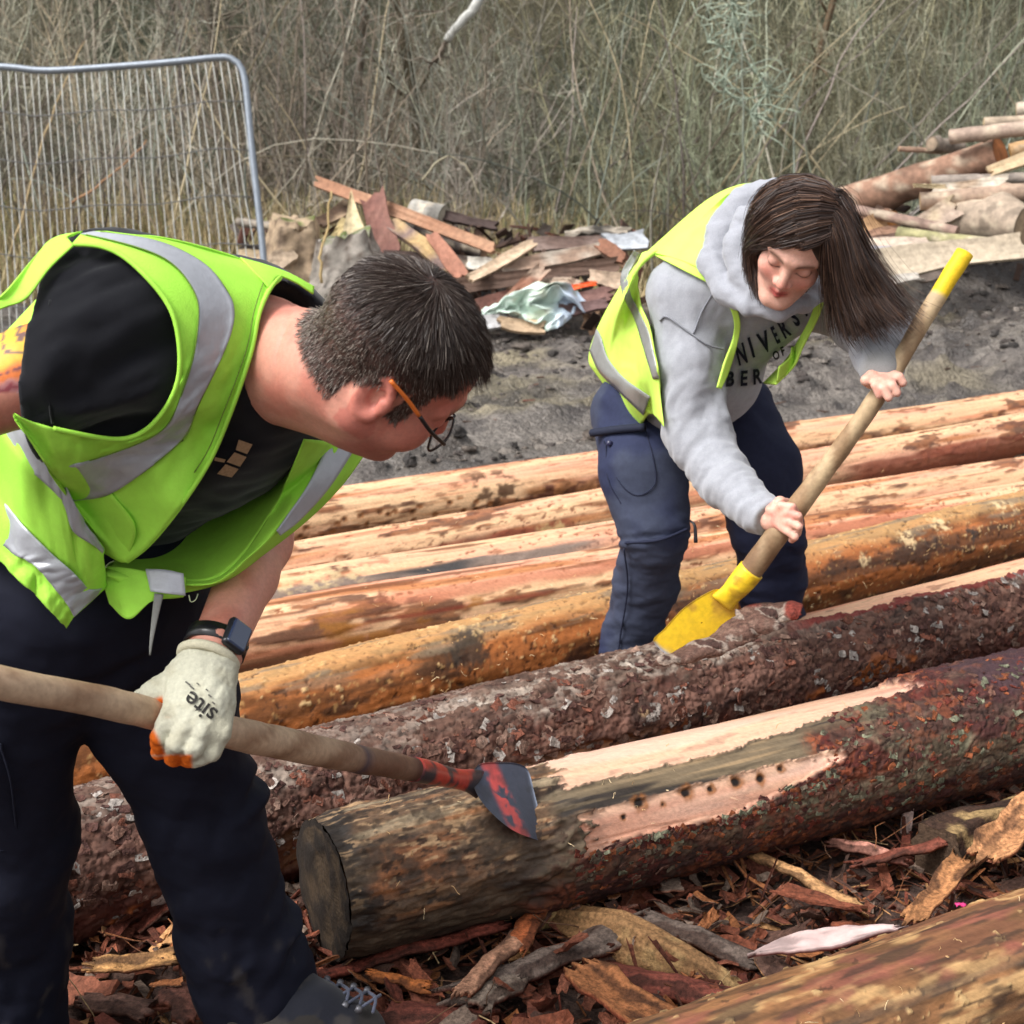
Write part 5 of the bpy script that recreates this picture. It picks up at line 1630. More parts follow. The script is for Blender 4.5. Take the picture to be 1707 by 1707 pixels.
# --- black tee
def man_tee():
    aR = m_elR - m_shR; aR /= np.linalg.norm(aR)
    hemR = P(62, 612, 1.76)
    tee = Sdf()
    tee.add(torso, off=.004)
    sl = Sdf()
    sl.cap(m_shR + (m_chest - m_shR) * .15, m_shR + aR * .33, .098, .073, k=.03)
    sl.cap(m_shR + aR * .02 + UP * .015, m_shR + aR * .10, .105, .09, k=.05)
    sl.cap(P(165, 505, 1.84), P(70, 545, 1.82), .075, .060, k=.05)
    hn = -RT + .10 * UP + .06 * FW; hn = hn / np.linalg.norm(hn)
    sl.cut(hemR, hn)
    tee.add(sl, k=.03)
    aL = m_elL - m_shL; aL /= np.linalg.norm(aL)
    tee.cap(m_shL, m_shL + aL * .10, .060, .054, k=.03)
    # neck opening
    nk = mh_c + (m_neck - mh_c) * .80
    nd = m_neck - mh_c; nd /= np.linalg.norm(nd)
    tee.cap(nk - nd * .2, nk + nd * .012, .077, .077, k=.012, sub=True)
    pts = np.array([m_pel, m_shR + aR * .2, m_shL, m_neck, m_belly])
    V, F = sdf_mesh(tee, pts.min(0) - .24, pts.max(0) + .24, .0068)
    N = vnormals(V, F)
    w = wrinkles(V, aR, 7, 26, 61) * .011 * (1 - ss(.1, .26, np.linalg.norm(V - m_shR - aR * .1, axis=1)))
    w += .006 * wrinkles(V, spine, 20, 9, 63)
    w *= ss(.0, .035, (hemR - V) @ hn)
    V = V + (UP * .0)
    V = V + N * w[:, None]
    ts_ = part('tee_shirt', V, F, CLOTH, MAN, S(29, 30, 37, .5))
    pts_ = [(84, 500), (78, 560), (80, 620), (84, 680), (88, 706)]
    d, _ = ray_depth(tee, pts_, off=.002)
    V, F = tube(resample(PP(np.hstack([np.array(pts_, float), d[:, None]])), 24), .0016, 5); part('hem_seam', V, F, CLOTH, ts_, S(20, 21, 27, .5))
    return tee
M_TEE = man_tee()

def man_print():
    """remains of the tan print on the chest"""
    L = []
    for poly in (((398, 733), (421, 741), (412, 757), (393, 750)), ((391, 754), (411, 762), (400, 778), (378, 770)), ((376, 774), (398, 782), (386, 796), (362, 790)),
                 ((358, 762), (376, 766), (374, 771), (357, 768))):
        d, _ = ray_depth(M_TEE, poly, off=.005)
        L.append((PP(np.hstack([np.array(poly, float), d[:, None]])), np.array([[0, 1, 2, 3]]), S(176, 148, 116, .8)))
    V, F, C = cat_meshes(L)
    part('shirt_print', V, F, INK, MAN, C)
man_print()

# --- hi-vis vest
def man_vest():
    f = lambda p: M_TEE(p)
    vest = part('vest', *_vest_core(f), HIVIS, MAN, HIV)
    md = vest.modifiers.new('thickness', 'SOLIDIFY'); md.thickness = .002; md.offset = -1
    return vest

I_ = [(119, 407), (164, 409), (205, 426), (246, 463), (279, 504), (295, 545), (301, 606), (291, 655), (262, 700), (230, 725), (193, 733), (139, 725), (82, 713), (22, 690)]
SI = [(135, 389), (205, 405), (267, 426), (303, 454), (328, 495), (331, 532), (324, 590), (308, 643), (283, 705), (246, 733), (190, 755), (142, 770), (98, 782), (25, 695)]
SO = [(156, 385), (246, 397), (303, 417), (349, 446), (377, 483), (390, 512), (386, 553), (361, 614), (328, 680), (312, 725), (262, 770), (185, 823), (123, 836), (28, 702)]
O_ = [(178, 385), (290, 401), (400, 431), (470, 457), (449, 483), (431, 524), (422, 573), (406, 627), (381, 696, 1.84), (349, 770, 1.85), (295, 852, 1.88), (246, 910, 1.93), (209, 938, 1.96), (172, 922, 1.99)]
def _fold_m(U, V):
    p = np.stack([U.ravel() * 9, V.ravel() * 2.2, 0 * U.ravel()], 1)
    g = .019 * fbm(p + .4 * fbm(p * .7, 2, 4)[:, None], 3, 77).reshape(U.shape) + .004 * fbm(p * 2.7 + .6 * fbm(p, 2, 5)[:, None], 2, 78).reshape(U.shape)
    return g * ss(.35, .75, U)
def _vest_core(f):
    parts_ = []
    A = sheet([I_, SI, SO, O_], f, .012, 110, 40, fold=_fold_m, smooth=6)
    parts_.append(A)
    # rolled rim of the arm hole
    man_vest_rim = A[0]
    # collar piece behind the neck
    B = sheet([[(400, 431), (440, 442), (482, 457), (523, 479)], [(452, 486), (464, 463), (492, 472), (521, 491)]], f, .014, 30, 8, smooth=2)
    parts_.append(B)
    # strip of the back panel running down behind the sleeve
    Cc = sheet([[(124, 410), (84, 448), (46, 497), (12, 512), (-30, 528)], [(112, 396), (66, 428), (24, 486), (-6, 506), (-40, 524)],
                [(138, 387), (80, 405), (8, 486), (-20, 502), (-50, 520)]], f, .014, 40, 12, smooth=2)
    parts_.append(Cc)
    # side and lower front, above and below the two bands
    B1U = [(-70, 600, 1.945), (0, 672, 1.915), (41, 716, 1.885), (82, 750, 1.865), (98, 782, 1.855), (123, 836, 1.865), (143, 873, 1.895), (172, 912, 1.935)]
    B1L = [(-70, 650, 1.945), (0, 719, 1.915), (41, 774, 1.885), (82, 811, 1.875), (106, 838, 1.875), (123, 885, 1.895), (150, 905, 1.915), (172, 922, 1.945)]
    B2U = [(-70, 790, 2.0), (0, 830, 1.97), (41, 877, 1.94), (86, 922, 1.93), (118, 950, 1.94), (135, 967, 1.95), (150, 982, 1.97), (176, 978, 2.0)]
    B2L = [(-70, 870, 2.0), (0, 905, 1.97), (25, 925, 1.95), (45, 934, 1.94), (70, 955, 1.94), (95, 985, 1.95), (112, 1008, 1.96), (123, 1028, 1.97)]
    HM = [(-70, 900, 2.01), (0, 934, 1.98), (20, 955, 1.96), (41, 975, 1.95), (62, 993, 1.95), (82, 1015, 1.96), (98, 1033, 1.97), (111, 1046, 1.98)]
    def fl(U, V):
        p = np.stack([U.ravel() * 7, V.ravel() * 3, 0 * U.ravel()], 1)
        return .010 * fbm(p, 3, 81).reshape(U.shape)
    D = sheet([B1U, B1L, B2U, B2L, HM], f, .012, 60, 50, fold=fl, drape=False)
    parts_.append(D)
    E = sheet([[(123, 836, 1.905), (143, 873, 1.935), (172, 912, 1.97)], [(185, 823, 1.875), (225, 880, 1.905), (209, 938, 1.955)]], f, .012, 16, 10, drape=False)
    # far front panel: inner lining, front edge roll, outer band
    r0 = [(500, 733, 2.12), (452, 795, 2.2), (385, 803, 2.25), (320, 830, 2.24), (252, 900, 2.14), (186, 937, 2.03)]
    r1 = [(508, 733, 2.07), (480, 800, 2.04), (455, 850, 2.02), (395, 935, 2.0), (330, 968, 2.0), (178, 944, 2.0)]
    r2 = [(560, 738, 2.05), (520, 815, 2.02), (480, 868, 2.0), (415, 930, 1.98), (345, 975, 1.98), (180, 960, 1.985)]
    r3 = [(618, 744, 2.14), (572, 808, 2.12), (515, 866, 2.10), (440, 925, 2.06), (372, 972, 2.03), (250, 1000, 2.0)]
    parts_.append(sheet([r0, r1], f, .012, 70, 24, drape=False))
    H = sheet([r1, r2, r3], f, .014, 70, 30, drape=True, smooth=2, straight=False, fold=lambda U, V: .007 * fbm(np.stack([U.ravel() * 6, V.ravel() * 3, 0 * U.ravel()], 1), 3, 91).reshape(U.shape))
    parts_.append(H)
    # drooping lower corner
    K = sheet([[(178, 944, 2.0), (215, 948, 1.99), (262, 956, 1.985), (310, 962, 1.985)], [(176, 975, 2.0), (208, 985, 1.98), (255, 985, 1.975), (308, 990, 1.985)], [(184, 1006, 2.0), (216, 1032, 1.975), (254, 1002, 1.975), (300, 994, 1.99)]], f, .012, 30, 20, drape=False, straight=False)
    parts_.append(K)
    V, F, off = [], [], 0
    for g in parts_ + [E]:
        nv, nu = g.shape[:2]
        V.append(g.reshape(-1, 3)); F.append(grid_faces(nv, nu) + off); off += nv * nu
    # the back of the vest, out of the camera's sight
    sh = Sdf(); sh.add(torso, off=.013)
    sh.minus(torso, off=.0); sh.cut(m_chest - front * .012, front); sh.cut(m_neck - spine * .04, spine); sh.cut(m_pel + spine * .05, -spine)
    for q_ in (m_shR, m_shL): sh.cap(q_ + front * .03, q_ - front * .03, .115, .115, k=.004, sub=True)
    Vb, Fb = sdf_mesh(sh, m_belly - .45, m_chest + .42, .0055)
    man_vest.back = (Vb, Fb)
    man_vest.rows = (B1U, B1L, B2U, B2L)
    return np.concatenate(V), np.concatenate(F)
VEST_M = man_vest()
def man_vest_tape():
    f = M_TEE
    g = sheet([SI[:13], SO[:13]], f, .012, 110, 12, fold=lambda U, V: _fold_m(U * 12 / 13, .33 + V / 3), smooth=6, lift=.0035)
    Vb, Fb = man_vest.back
    al = (Vb - m_pel) @ spine
    part('back_panel', Vb, Fb, HIVIS, VEST_M, mixc(np.tile(HIV, (len(Vb), 1)), TAPE, np.maximum(band(al, .10, .15, .002), band(al, .22, .27, .002))))
    # soft creases where the tape bends at the arm hole
    sheet_part('reflective_stripe', g, REFLECT, VEST_M, TAPE, .0015)
    B1U, B1L, B2U, B2L = man_vest.rows
    def cr(U, V):
        p = np.stack([U.ravel() * 11, V.ravel() * 1.2, 0 * U.ravel()], 1)
        return .006 * fbm(p, 3, 85).reshape(U.shape)
    for a, b in ((B1U, B1L), (B2U, B2L)):
        g = sheet([a, b], f, .012, 70, 10, drape=False, fold=cr, lift=.006)
        sheet_part('reflective_stripe', g, REFLECT, VEST_M, TAPE, .0015)
    g = sheet([[(545, 745, 2.055), (512, 812, 2.015), (478, 862, 2.0), (462, 885, 1.99)], [(592, 748, 2.085), (548, 815, 2.05), (500, 868, 2.025), (468, 893, 2.0)]], f, .012, 30, 8, drape=False, lift=.012)
    sheet_part('reflective_stripe', g, REFLECT, VEST_M, TAPE * 1.1, .0015)
    g = sheet([[(243, 949, 1.99), (275, 950, 1.985), (306, 956, 1.985)], [(251, 986, 1.975), (280, 990, 1.975), (309, 993, 1.985)]], f, .012, 10, 8, drape=False, lift=.010)
    sheet_part('reflective_stripe', g, REFLECT, VEST_M, S(206, 208, 216, .85), .0015)
    # hem binding round the arm hole and down the front edge
    for rr, lf in ((I_[:13], .003), (O_[3:13], .003)):
        p = sheet([rr, rr], f, .012, 110, 2, lift=lf, smooth=0)[0]
        k = np.ones(9) / 9
        for ax in range(3): p[:, ax] = np.convolve(np.pad(p[:, ax], 4, mode='edge'), k, 'valid')
        V, F = tube(p, .0030, 7); part('binding', V, F, HIVIS, VEST_M, HIV * .96)
    for rr in (SI[:13], SO[:13], [(a_[0] * .8 + b_[0] * .2, a_[1] * .8 + b_[1] * .2) for a_, b_ in zip(O_[3:11], SO[3:11])]):
        p = sheet([rr, rr], f, .012, 110, 2, lift=.0042, smooth=0)[0]
        k = np.ones(9) / 9
        for ax in range(3): p[:, ax] = np.convolve(np.pad(p[:, ax], 4, mode='edge'), k, 'valid')
        V, F = tube(p, .0008, 5); part('seam', V, F, HIVIS, VEST_M, S(120, 150, 60, .8))
    # frayed cord and cloth tag under the hem
    V, F = tube(resample(PP([(265, 990, 1.97), (258, 1030, 1.965), (252, 1070, 1.96), (250, 1092, 1.96)]), 14), np.stack([np.linspace(.006, .001, 14), np.linspace(.0022, .0008, 14)], 1), 8, ref=RT)
    part('hanging_strap', V, F, CLOTH, VEST_M, S(160, 160, 156, .75))
    for pts in ([(315, 992, 1.975), (318, 1003, 1.97), (326, 1000, 1.97), (330, 990, 1.975)], [(178, 944, 1.99), (172, 950, 1.985), (180, 940, 1.985), (190, 935, 1.985)]):
        V, F = tube(resample(PP(pts), 14), .0008, 4); part('thread', V, F, CLOTH, VEST_M, S(200, 210, 170, .8))
man_vest_tape()

# --- trousers
def man_trousers():
    t = Sdf()
    t.ell(m_pel, TA, (.185, .14, .15), k=.05)
    t.cap(m_pel + spine * .06, m_pel - spine * .02, .16, .165, k=.05)
    t.chain([P(40, 1040, 2.19), P(-2, 1200, 2.24), P(12, 1400, 2.36), P(8, 1560, 2.45), P(4, 1780, 2.55)], [.122, .110, .095, .088, .096], k=.03)
    t.chain([P(222, 1030, 2.24), P(272, 1180, 2.32), P(335, 1350, 2.42), P(371, 1460, 2.49), P(398, 1550, 2.54), P(432, 1640, 2.60)], [.120, .108, .090, .084, .083, .094], k=.03)
    ca = P(432, 1640, 2.60); t.cut(ca + (P(436, 1652, 2.61) - ca) * 2.0, P(440, 1680, 2.62) - P(420, 1580, 2.55))
    pts = np.array([m_pel, P(20, 1760, 2.55), P(432, 1640, 2.6), P(22, 1210, 2.24)])
    V, F = sdf_mesh(t, pts.min(0) - .24, pts.max(0) + .24, .0065)
    N = vnormals(V, F)
    ax = P(370, 1460, 2.49) - P(262, 1180, 2.32)
    low = ss(1250, 1600, proj(V)[1])
    w = .011 * wrinkles(V, ax + .9 * RT, 11, 4, 65) * (.45 + low) + .004 * wrinkles(V, UP + .5 * RT, 26, 10, 67)
    for (x, y, d, r) in ((420, 1300, 2.42, .06), (470, 1530, 2.54, .07), (180, 1090, 2.2, .1)):
        cc = np.linalg.norm(V - P(x, y, d), axis=1)
        w += .010 * np.exp(-(cc / r) ** 2) * np.sin((V - P(x, y, d)) @ (ax / np.linalg.norm(ax)) * 90 + 2 * fbm(V * 12, 2, 4))
    V = V + N * w[:, None]
    c = np.tile(S(29, 32, 50, .55), (len(V), 1))
    X, Y, _ = proj(V)
    dust = ss(.25, .6, fbm(V * np.array([30, 30, 14]), 3, 71)) * ss(1450, 1650, Y)
    c = mixc(c, S(96, 90, 84, .7), .35 * dust)
    part('trousers', V, F, TROUSER, MAN, c)
    # cargo pocket seams
    for pts in ([(0, 1240), (18, 1300), (30, 1390), (48, 1410)], [(0, 1418), (30, 1416), (48, 1408)]):
        d, _ = ray_depth(t, pts, off=.003)
        V, F = tube(resample(PP(np.hstack([np.array(pts, float), d[:, None]])), 24), .0022, 5); part('pocket_seam', V, F, TROUSER, MAN, S(26, 29, 46, .6))
man_trousers()

# --- boots
def man_boot(heel, toe, ankle, lab):
    root = MAN
    heel, toe, ankle = [np.asarray(x, float) for x in (heel, toe, ankle)]
    d = toe - heel; L = np.linalg.norm(d[:2]); d = d / np.linalg.norm(d)
    up = np.array([0, 0, 1.0]); sd = np.cross(d, up)
    b = Sdf()
    b.cap(heel + up * .055, ankle, .050, .055, k=.03)
    b.chain([heel + up * .055 + d * .03, heel + up * .060 + d * .12, toe - d * .06 + up * .045, toe - d * .035 + up * .04], [.048, .050, .046, .040], k=.02)
    b.cap(toe - d * .06 + up * .04 + sd * .012, toe - d * .05 + up * .04 - sd * .02, .038, .038, k=.02)
    b.chain([ankle - up * .01 + d * .02, heel + d * .12 + up * .085], [.05, .035], k=.03)
    b.cut(heel + up * .022, -up)
    lo = np.minimum(np.minimum(heel, toe), ankle) - .09; hi = np.maximum(np.maximum(heel, toe), ankle) + .09
    V, F = sdf_mesh(b, lo, hi, .0045)
    c = np.tile(S(58, 55, 53, .62), (len(V), 1)); al = (V - heel) @ d
    c = mixc(c, S(44, 46, 56, .6), band(al, .05, .19, .01) * (np.abs((V - heel) @ sd) < .045))
    c = mixc(c, S(104, 96, 86, .68), .35 * ss(0, .5, fbm(V * 26, 3, 9)))
    bt = part('boot', V, F, CLOTH, root, c, label=lab)
    # sole with lugs
    u = np.linspace(0, 2 * np.pi, 40, endpoint=False)
    out = np.stack([heel + d * (L * .5 + (L * .5 + .012) * np.cos(a)) + sd * (.050 + .008 * np.cos(a)) * np.sin(a) for a in u])
    rows = [out * [1, 1, 0] + up * z + (out.mean(0) - out) * [1, 1, 0] * k for z, k in ((.0, .9), (.004, .02), (.024, 0), (.03, .05))]
    V = np.concatenate(rows); V[:, 2] += heel[2]
    part('sole', V, grid_faces(4, 40, True), PLAST, bt, S(30, 28, 27, .6))
    # laces criss-crossing between eyelets
    for k in range(6):
        a0 = ankle * (1 - k / 6) + (heel + d * .17 + up * .10) * (k / 6)
        a1 = ankle * (1 - (k + 1) / 6) + (heel + d * .17 + up * .10) * ((k + 1) / 6)
        for s in (-1, 1):
            e0 = a0 + d * .048 + sd * s * .026; e1 = a1 + d * .048 - sd * s * .026
            md = (e0 + e1) / 2 + d * .010 + up * .008
            V, F = tube(resample([e0, md, e1], 8), .0028, 6); part('lace', V, F, CLOTH, bt, S(84, 88, 104, .7) * (1 + .4 * (k % 2)))
            V, F = tube([e0 - sd * s * .004, e0 + sd * s * .006], .006, 8); part('eyelet', V, F, GALV, bt, S(120, 120, 126, .8))
man_boot(G(415, 1745), G(640, 1765), P(447, 1632, 2.60), 'dark grey laced boot on his forward foot')
man_boot(G(-20, 1830), G(170, 1890), P(15, 1750, 2.54), 'dark grey boot on his rear foot')

# --- glasses
def man_glasses():
    c, A, sc = mh_c, mh_A, 1.02
    L = lambda x, y, z: c + sc * (x * A[0] + y * A[1] + z * A[2])
    gl = None
    a = np.linspace(0, 2 * np.pi, 36)
    def rim(g):
        out = []
        for t in a:
            cx, cz = np.cos(t), np.sin(t)
            k = (abs(cx) ** 3 + abs(cz) ** 3) ** (-1 / 3)
            out.append(L(g * (.034 + .027 * cx * k), .103 - .010 * abs(.034 + .027 * cx * k) / .06, -.010 + .018 * cz * k))
        return np.array(out)
    V, F = tube(rim(1), .0016, 7, cap=False)
    gl = part('glasses', V, F, PLAST, MAN, S(40, 30, 30, .6))
    V, F = tube(rim(-1), .0016, 7, cap=False); part('rim', V, F, PLAST, gl, S(40, 30, 30, .6))
    V, F = tube(resample([L(-.008, .103, -.004), L(0, .108, .0), L(.008, .103, -.004)], 10), .0016, 6); part('bridge', V, F, PLAST, gl, S(40, 30, 30, .6))
    for g in (1, -1):
        hinge, mid, back, tip = L(g * .066, .092, .002), L(g * .080, .060, .012), L(g * .083, .008, .026), L(g * .082, -.022, .030)
        V, F = tube(resample([hinge, mid, (mid + back) / 2], 12), np.full(12, .0024), 8); part('temple', V, F, PLAST, gl, S(36, 28, 28, .6), label='dark front half of the temple')
        V, F = tube(resample([(mid + back) / 2, back, tip], 12), np.full(12, .0026), 8); part('temple', V, F, PLAST, gl, S(226, 116, 44, .85), label='orange rear half of the temple')
    m = bpy.data.materials.new('lens_glass'); m.use_nodes = True
    nt = m.node_tree; b = nt.nodes['Principled BSDF']
    tr = nt.nodes.new('ShaderNodeBsdfTransparent'); gs = nt.nodes.new('ShaderNodeBsdfGlossy'); gs.inputs['Roughness'].default_value = .03
    mxs = nt.nodes.new('ShaderNodeMixShader'); mxs.inputs[0].default_value = .12
    nt.links.new(tr.outputs[0], mxs.inputs[1]); nt.links.new(gs.outputs[0], mxs.inputs[2]); nt.links.new(mxs.outputs[0], nt.nodes['Material Output'].inputs['Surface']); nt.nodes.remove(b)
    for g in (1, -1):
        r = rim(g)[:-1]
        V = np.concatenate([r, r + A[1] * .0012]); n = len(r)
        F = [np.arange(n)[None, ::-1], (np.arange(n) + n)[None], np.stack([np.arange(n), (np.arange(n) + 1) % n, (np.arange(n) + 1) % n + n, np.arange(n) + n], 1)]
        part('lens', V, F, m, gl, smooth=False)
man_glasses()

# --- glove, watch
def man_glove():
    g = Sdf()
    wr = P(352, 1092, 1.95)
    K = [P(288, 1188, 1.885), P(312, 1208, 1.875), P(338, 1219, 1.878), P(366, 1222, 1.89)]
    M = [P(268, 1226, 1.885), P(294, 1240, 1.872), P(322, 1248, 1.872), P(352, 1252, 1.885)]
    T_ = [P(268, 1252, 1.925), P(290, 1262, 1.915), P(314, 1264, 1.915), P(322, 1266, 1.90)]
    E_ = [P(282, 1240, 1.965), P(300, 1246, 1.96), P(320, 1250, 1.955), P(312, 1262, 1.93)]
    base = [P(325, 1115, 1.935), P(340, 1120, 1.93), P(354, 1124, 1.93), P(366, 1126, 1.935)]
    g.cap(P(338, 1104, 1.945), P(356, 1108, 1.945), .030, .030, k=.01)
    for i in range(4):
        g.cap(base[i], K[i], .021, .0152, k=.012)
        g.chain([K[i], M[i], T_[i], E_[i]], [.0140, .0122, .0112, .0100], k=.0018)
    g.cap(P(310, 1150, 1.92), P(350, 1170, 1.905), .024, .024, k=.02)
    # thumb crosses over the handle to its far side
    g.chain([P(308, 1128, 1.935), P(262, 1158, 1.93), P(243, 1168, 1.955), P(250, 1182, 1.985)], [.022, .018, .0145, .012], k=.014)
    pts = np.array(K + M + T_ + E_ + base + [P(243, 1168, 1.985), wr])
    V, F = sdf_mesh(g, pts.min(0) - .05, pts.max(0) + .05, .0024)
    N = vnormals(V, F)
    X, Y, D = proj(V)
    nf = N @ FW
    V = V + N * (.0009 * fbm(V * 120, 2, 3) + .0016 * wrinkles(V, P(300, 1200, 1.9) - wr, 40, 90, 5))[:, None]
    palm = ss(.15, .45, nf + .1 * fbm(V * 60, 2, 5)) * ss(1130, 1150, Y)
    # coating shows on the index side and the tip of the little finger
    tipm = (1 - ss(316, 324, X)) * ss(1256, 1262, Y)
    idx = (1 - ss(258, 266, X - .45 * (Y - 1226))) * ss(1205, 1225, Y) * (1 - ss(1256, 1262, Y))
    thumbin = ss(.0, .3, -(N @ UP)) * (1 - ss(285, 305, X)) * (1 - ss(1190, 1200, Y)) * ss(1150, 1160, Y)
    c = np.tile(S(206, 204, 184, .82), (len(V), 1))
    c = mixc(c, S(186, 180, 156, .8), .5 * ss(.0, .5, fbm(V * 40, 3, 8)))
    c = mixc(c, S(232, 112, 36, .85), np.clip(np.maximum(np.maximum(palm, tipm), np.maximum(idx, thumbin)), 0, 1))
    gl = part('glove', V, F, KNIT, MAN, c, label='cream work glove with orange palm')
    # rolled knit cuff
    ax = P(345, 1115, 1.94) - P(362, 1072, 1.965); ax /= np.linalg.norm(ax)
    cc = P(347, 1098, 1.945)
    s1 = np.cross(ax, FW); s1 /= np.linalg.norm(s1); s2 = np.cross(ax, s1)
    a = np.linspace(0, 2 * np.pi, 48)
    ring = cc + .0345 * np.cos(a)[:, None] * s1 + .030 * np.sin(a)[:, None] * s2
    V, F = tube(ring, .0065, 8, cap=False); part('cuff', V, F, KNIT, gl, S(214, 208, 182, .82))
    V, F = text_on('site', (334, 1178), (-.80, -.60), 42, g, .0012, bold=.012); part('glove_print', V, F, INK, gl, S(62, 60, 58, .7))
    L = []
    for (x, y, ln, w) in ((350, 1160, 7, 2.5), (356, 1172, 6, 2.5), (345, 1150, 5, 2.2), (360, 1182, 5, 2.2), (320, 1146, 9, 3), (313, 1139, 10, 3), (324, 1155, 8, 2.4), (330, 1140, 6, 2.2)):
        dx, dy = np.array([-.80, -.60]) * ln, np.array([.6, -.8]) * w
        q = np.array([(x - dx[0] / 2 - dy[0] / 2, y - dx[1] / 2 - dy[1] / 2), (x + dx[0] / 2 - dy[0] / 2, y + dx[1] / 2 - dy[1] / 2), (x + dx[0] / 2 + dy[0] / 2, y + dx[1] / 2 + dy[1] / 2), (x - dx[0] / 2 + dy[0] / 2, y - dx[1] / 2 + dy[1] / 2)])
        d, _ = ray_depth(g, q, off=.0012)
        L.append((PP(np.hstack([q, d[:, None]])), np.array([[0, 1, 2, 3]])))
    V, F, _ = cat_meshes(L); part('size_marks', V, F, INK, gl, S(110, 108, 102, .75))
    # watch: strap round the wrist, case on its outer side
    wc = P(360, 1074, 1.965)
    ring = wc + .0385 * np.cos(a)[:, None] * s1 + .0335 * np.sin(a)[:, None] * s2
    T, N_, B_ = frames(ring, ax)
    V = np.stack([ring + ax * w + n * o for w, o in ((-.0115, 0), (.0115, 0)) for n in (0,)], 1) if False else None
    rows = []
    for w, o in ((-.011, .0015), (.011, .0015), (.011, -.0015), (-.011, -.0015)):
        rad = (ring - wc); rad = rad / np.linalg.norm(rad, axis=1)[:, None]
        rows.append(ring + ax * w + rad * o)
    V = np.stack(rows, 1).reshape(-1, 3)
    wt = part('watch_strap', V, grid_faces(len(ring), 4, True), PLAST, MAN, S(34, 34, 38, .6), label='black sports watch on his forward wrist')
    out = (P(398, 1062, 1.93) - P(358, 1074, 1.962)); out -= ax * (out @ ax); out /= np.linalg.norm(out)
    sx = np.cross(out, ax)
    w = Sdf(); w.rbox(wc + out * .041, np.array([sx, ax, out]), (.0175, .0205, .0065), .006)
    V, F = sdf_mesh(w, wc + out * .041 - .035, wc + out * .041 + .035, .0016); part('watch_case', V, F, PLAST, wt, S(38, 40, 46, .6))
    w = Sdf(); w.rbox(wc + out * .0465, np.array([sx, ax, out]), (.0145, .0175, .0025), .0024)
    V, F = sdf_mesh(w, wc + out * .0465 - .03, wc + out * .0465 + .03, .0014); part('watch_screen', V, F, vcmat('screen_glass', rough=.12, amt=0, bump=0, spec=.8), wt, S(60, 74, 104, .7))
    V, F = tube([wc + out * .041 + ax * .006 + sx * .017, wc + out * .041 + ax * .006 + sx * .0205], .0035, 10); part('watch_crown', V, F, PLAST, wt, S(60, 60, 64, .6))
    # far hand: bare fist closed on the handle end beyond the frame
man_glove()

# ---------------------------------------------------------------- the red and black bladed tool
WOODH = vcmat('handle_wood', rough=.6, amt=.16, scale=90, bump=.3, bscale=130, bdist=.0012, spec=.3)
STEEL = vcmat('painted_steel', rough=.4, amt=.15, scale=70, bump=.15, bscale=180, spec=.5)
def blade_tool(name, label, cat, handle, hr, hcol, socket, sr, scol, outline, edge_dir, bcol, bend, grip=None, n=70):
    root = thing(name, label, cat, PP([handle[0]])[0])
    hp = resample(PP(handle), n)
    rr = cru(np.array(hr, float)[:, None], n)[:, 0]
    V, F = tube(hp, rr, 18)
    s = np.repeat(np.linspace(0, 1, n), 18)
    s = np.concatenate([s, [0, 1]])
    C = hcol(V, s)
    V = V + vnormals(V, F[0])  * (.0012 * fbm(V * 26, 3, 7))[:, None]
    part('handle', V, F, WOODH, root, C)
    sp = resample(PP(socket), 24); srr = cru(np.array(sr, float), 24)
    V, F = tube(sp, srr, 16)
    part('socket', V, F, STEEL, root, scol(V))
    return root

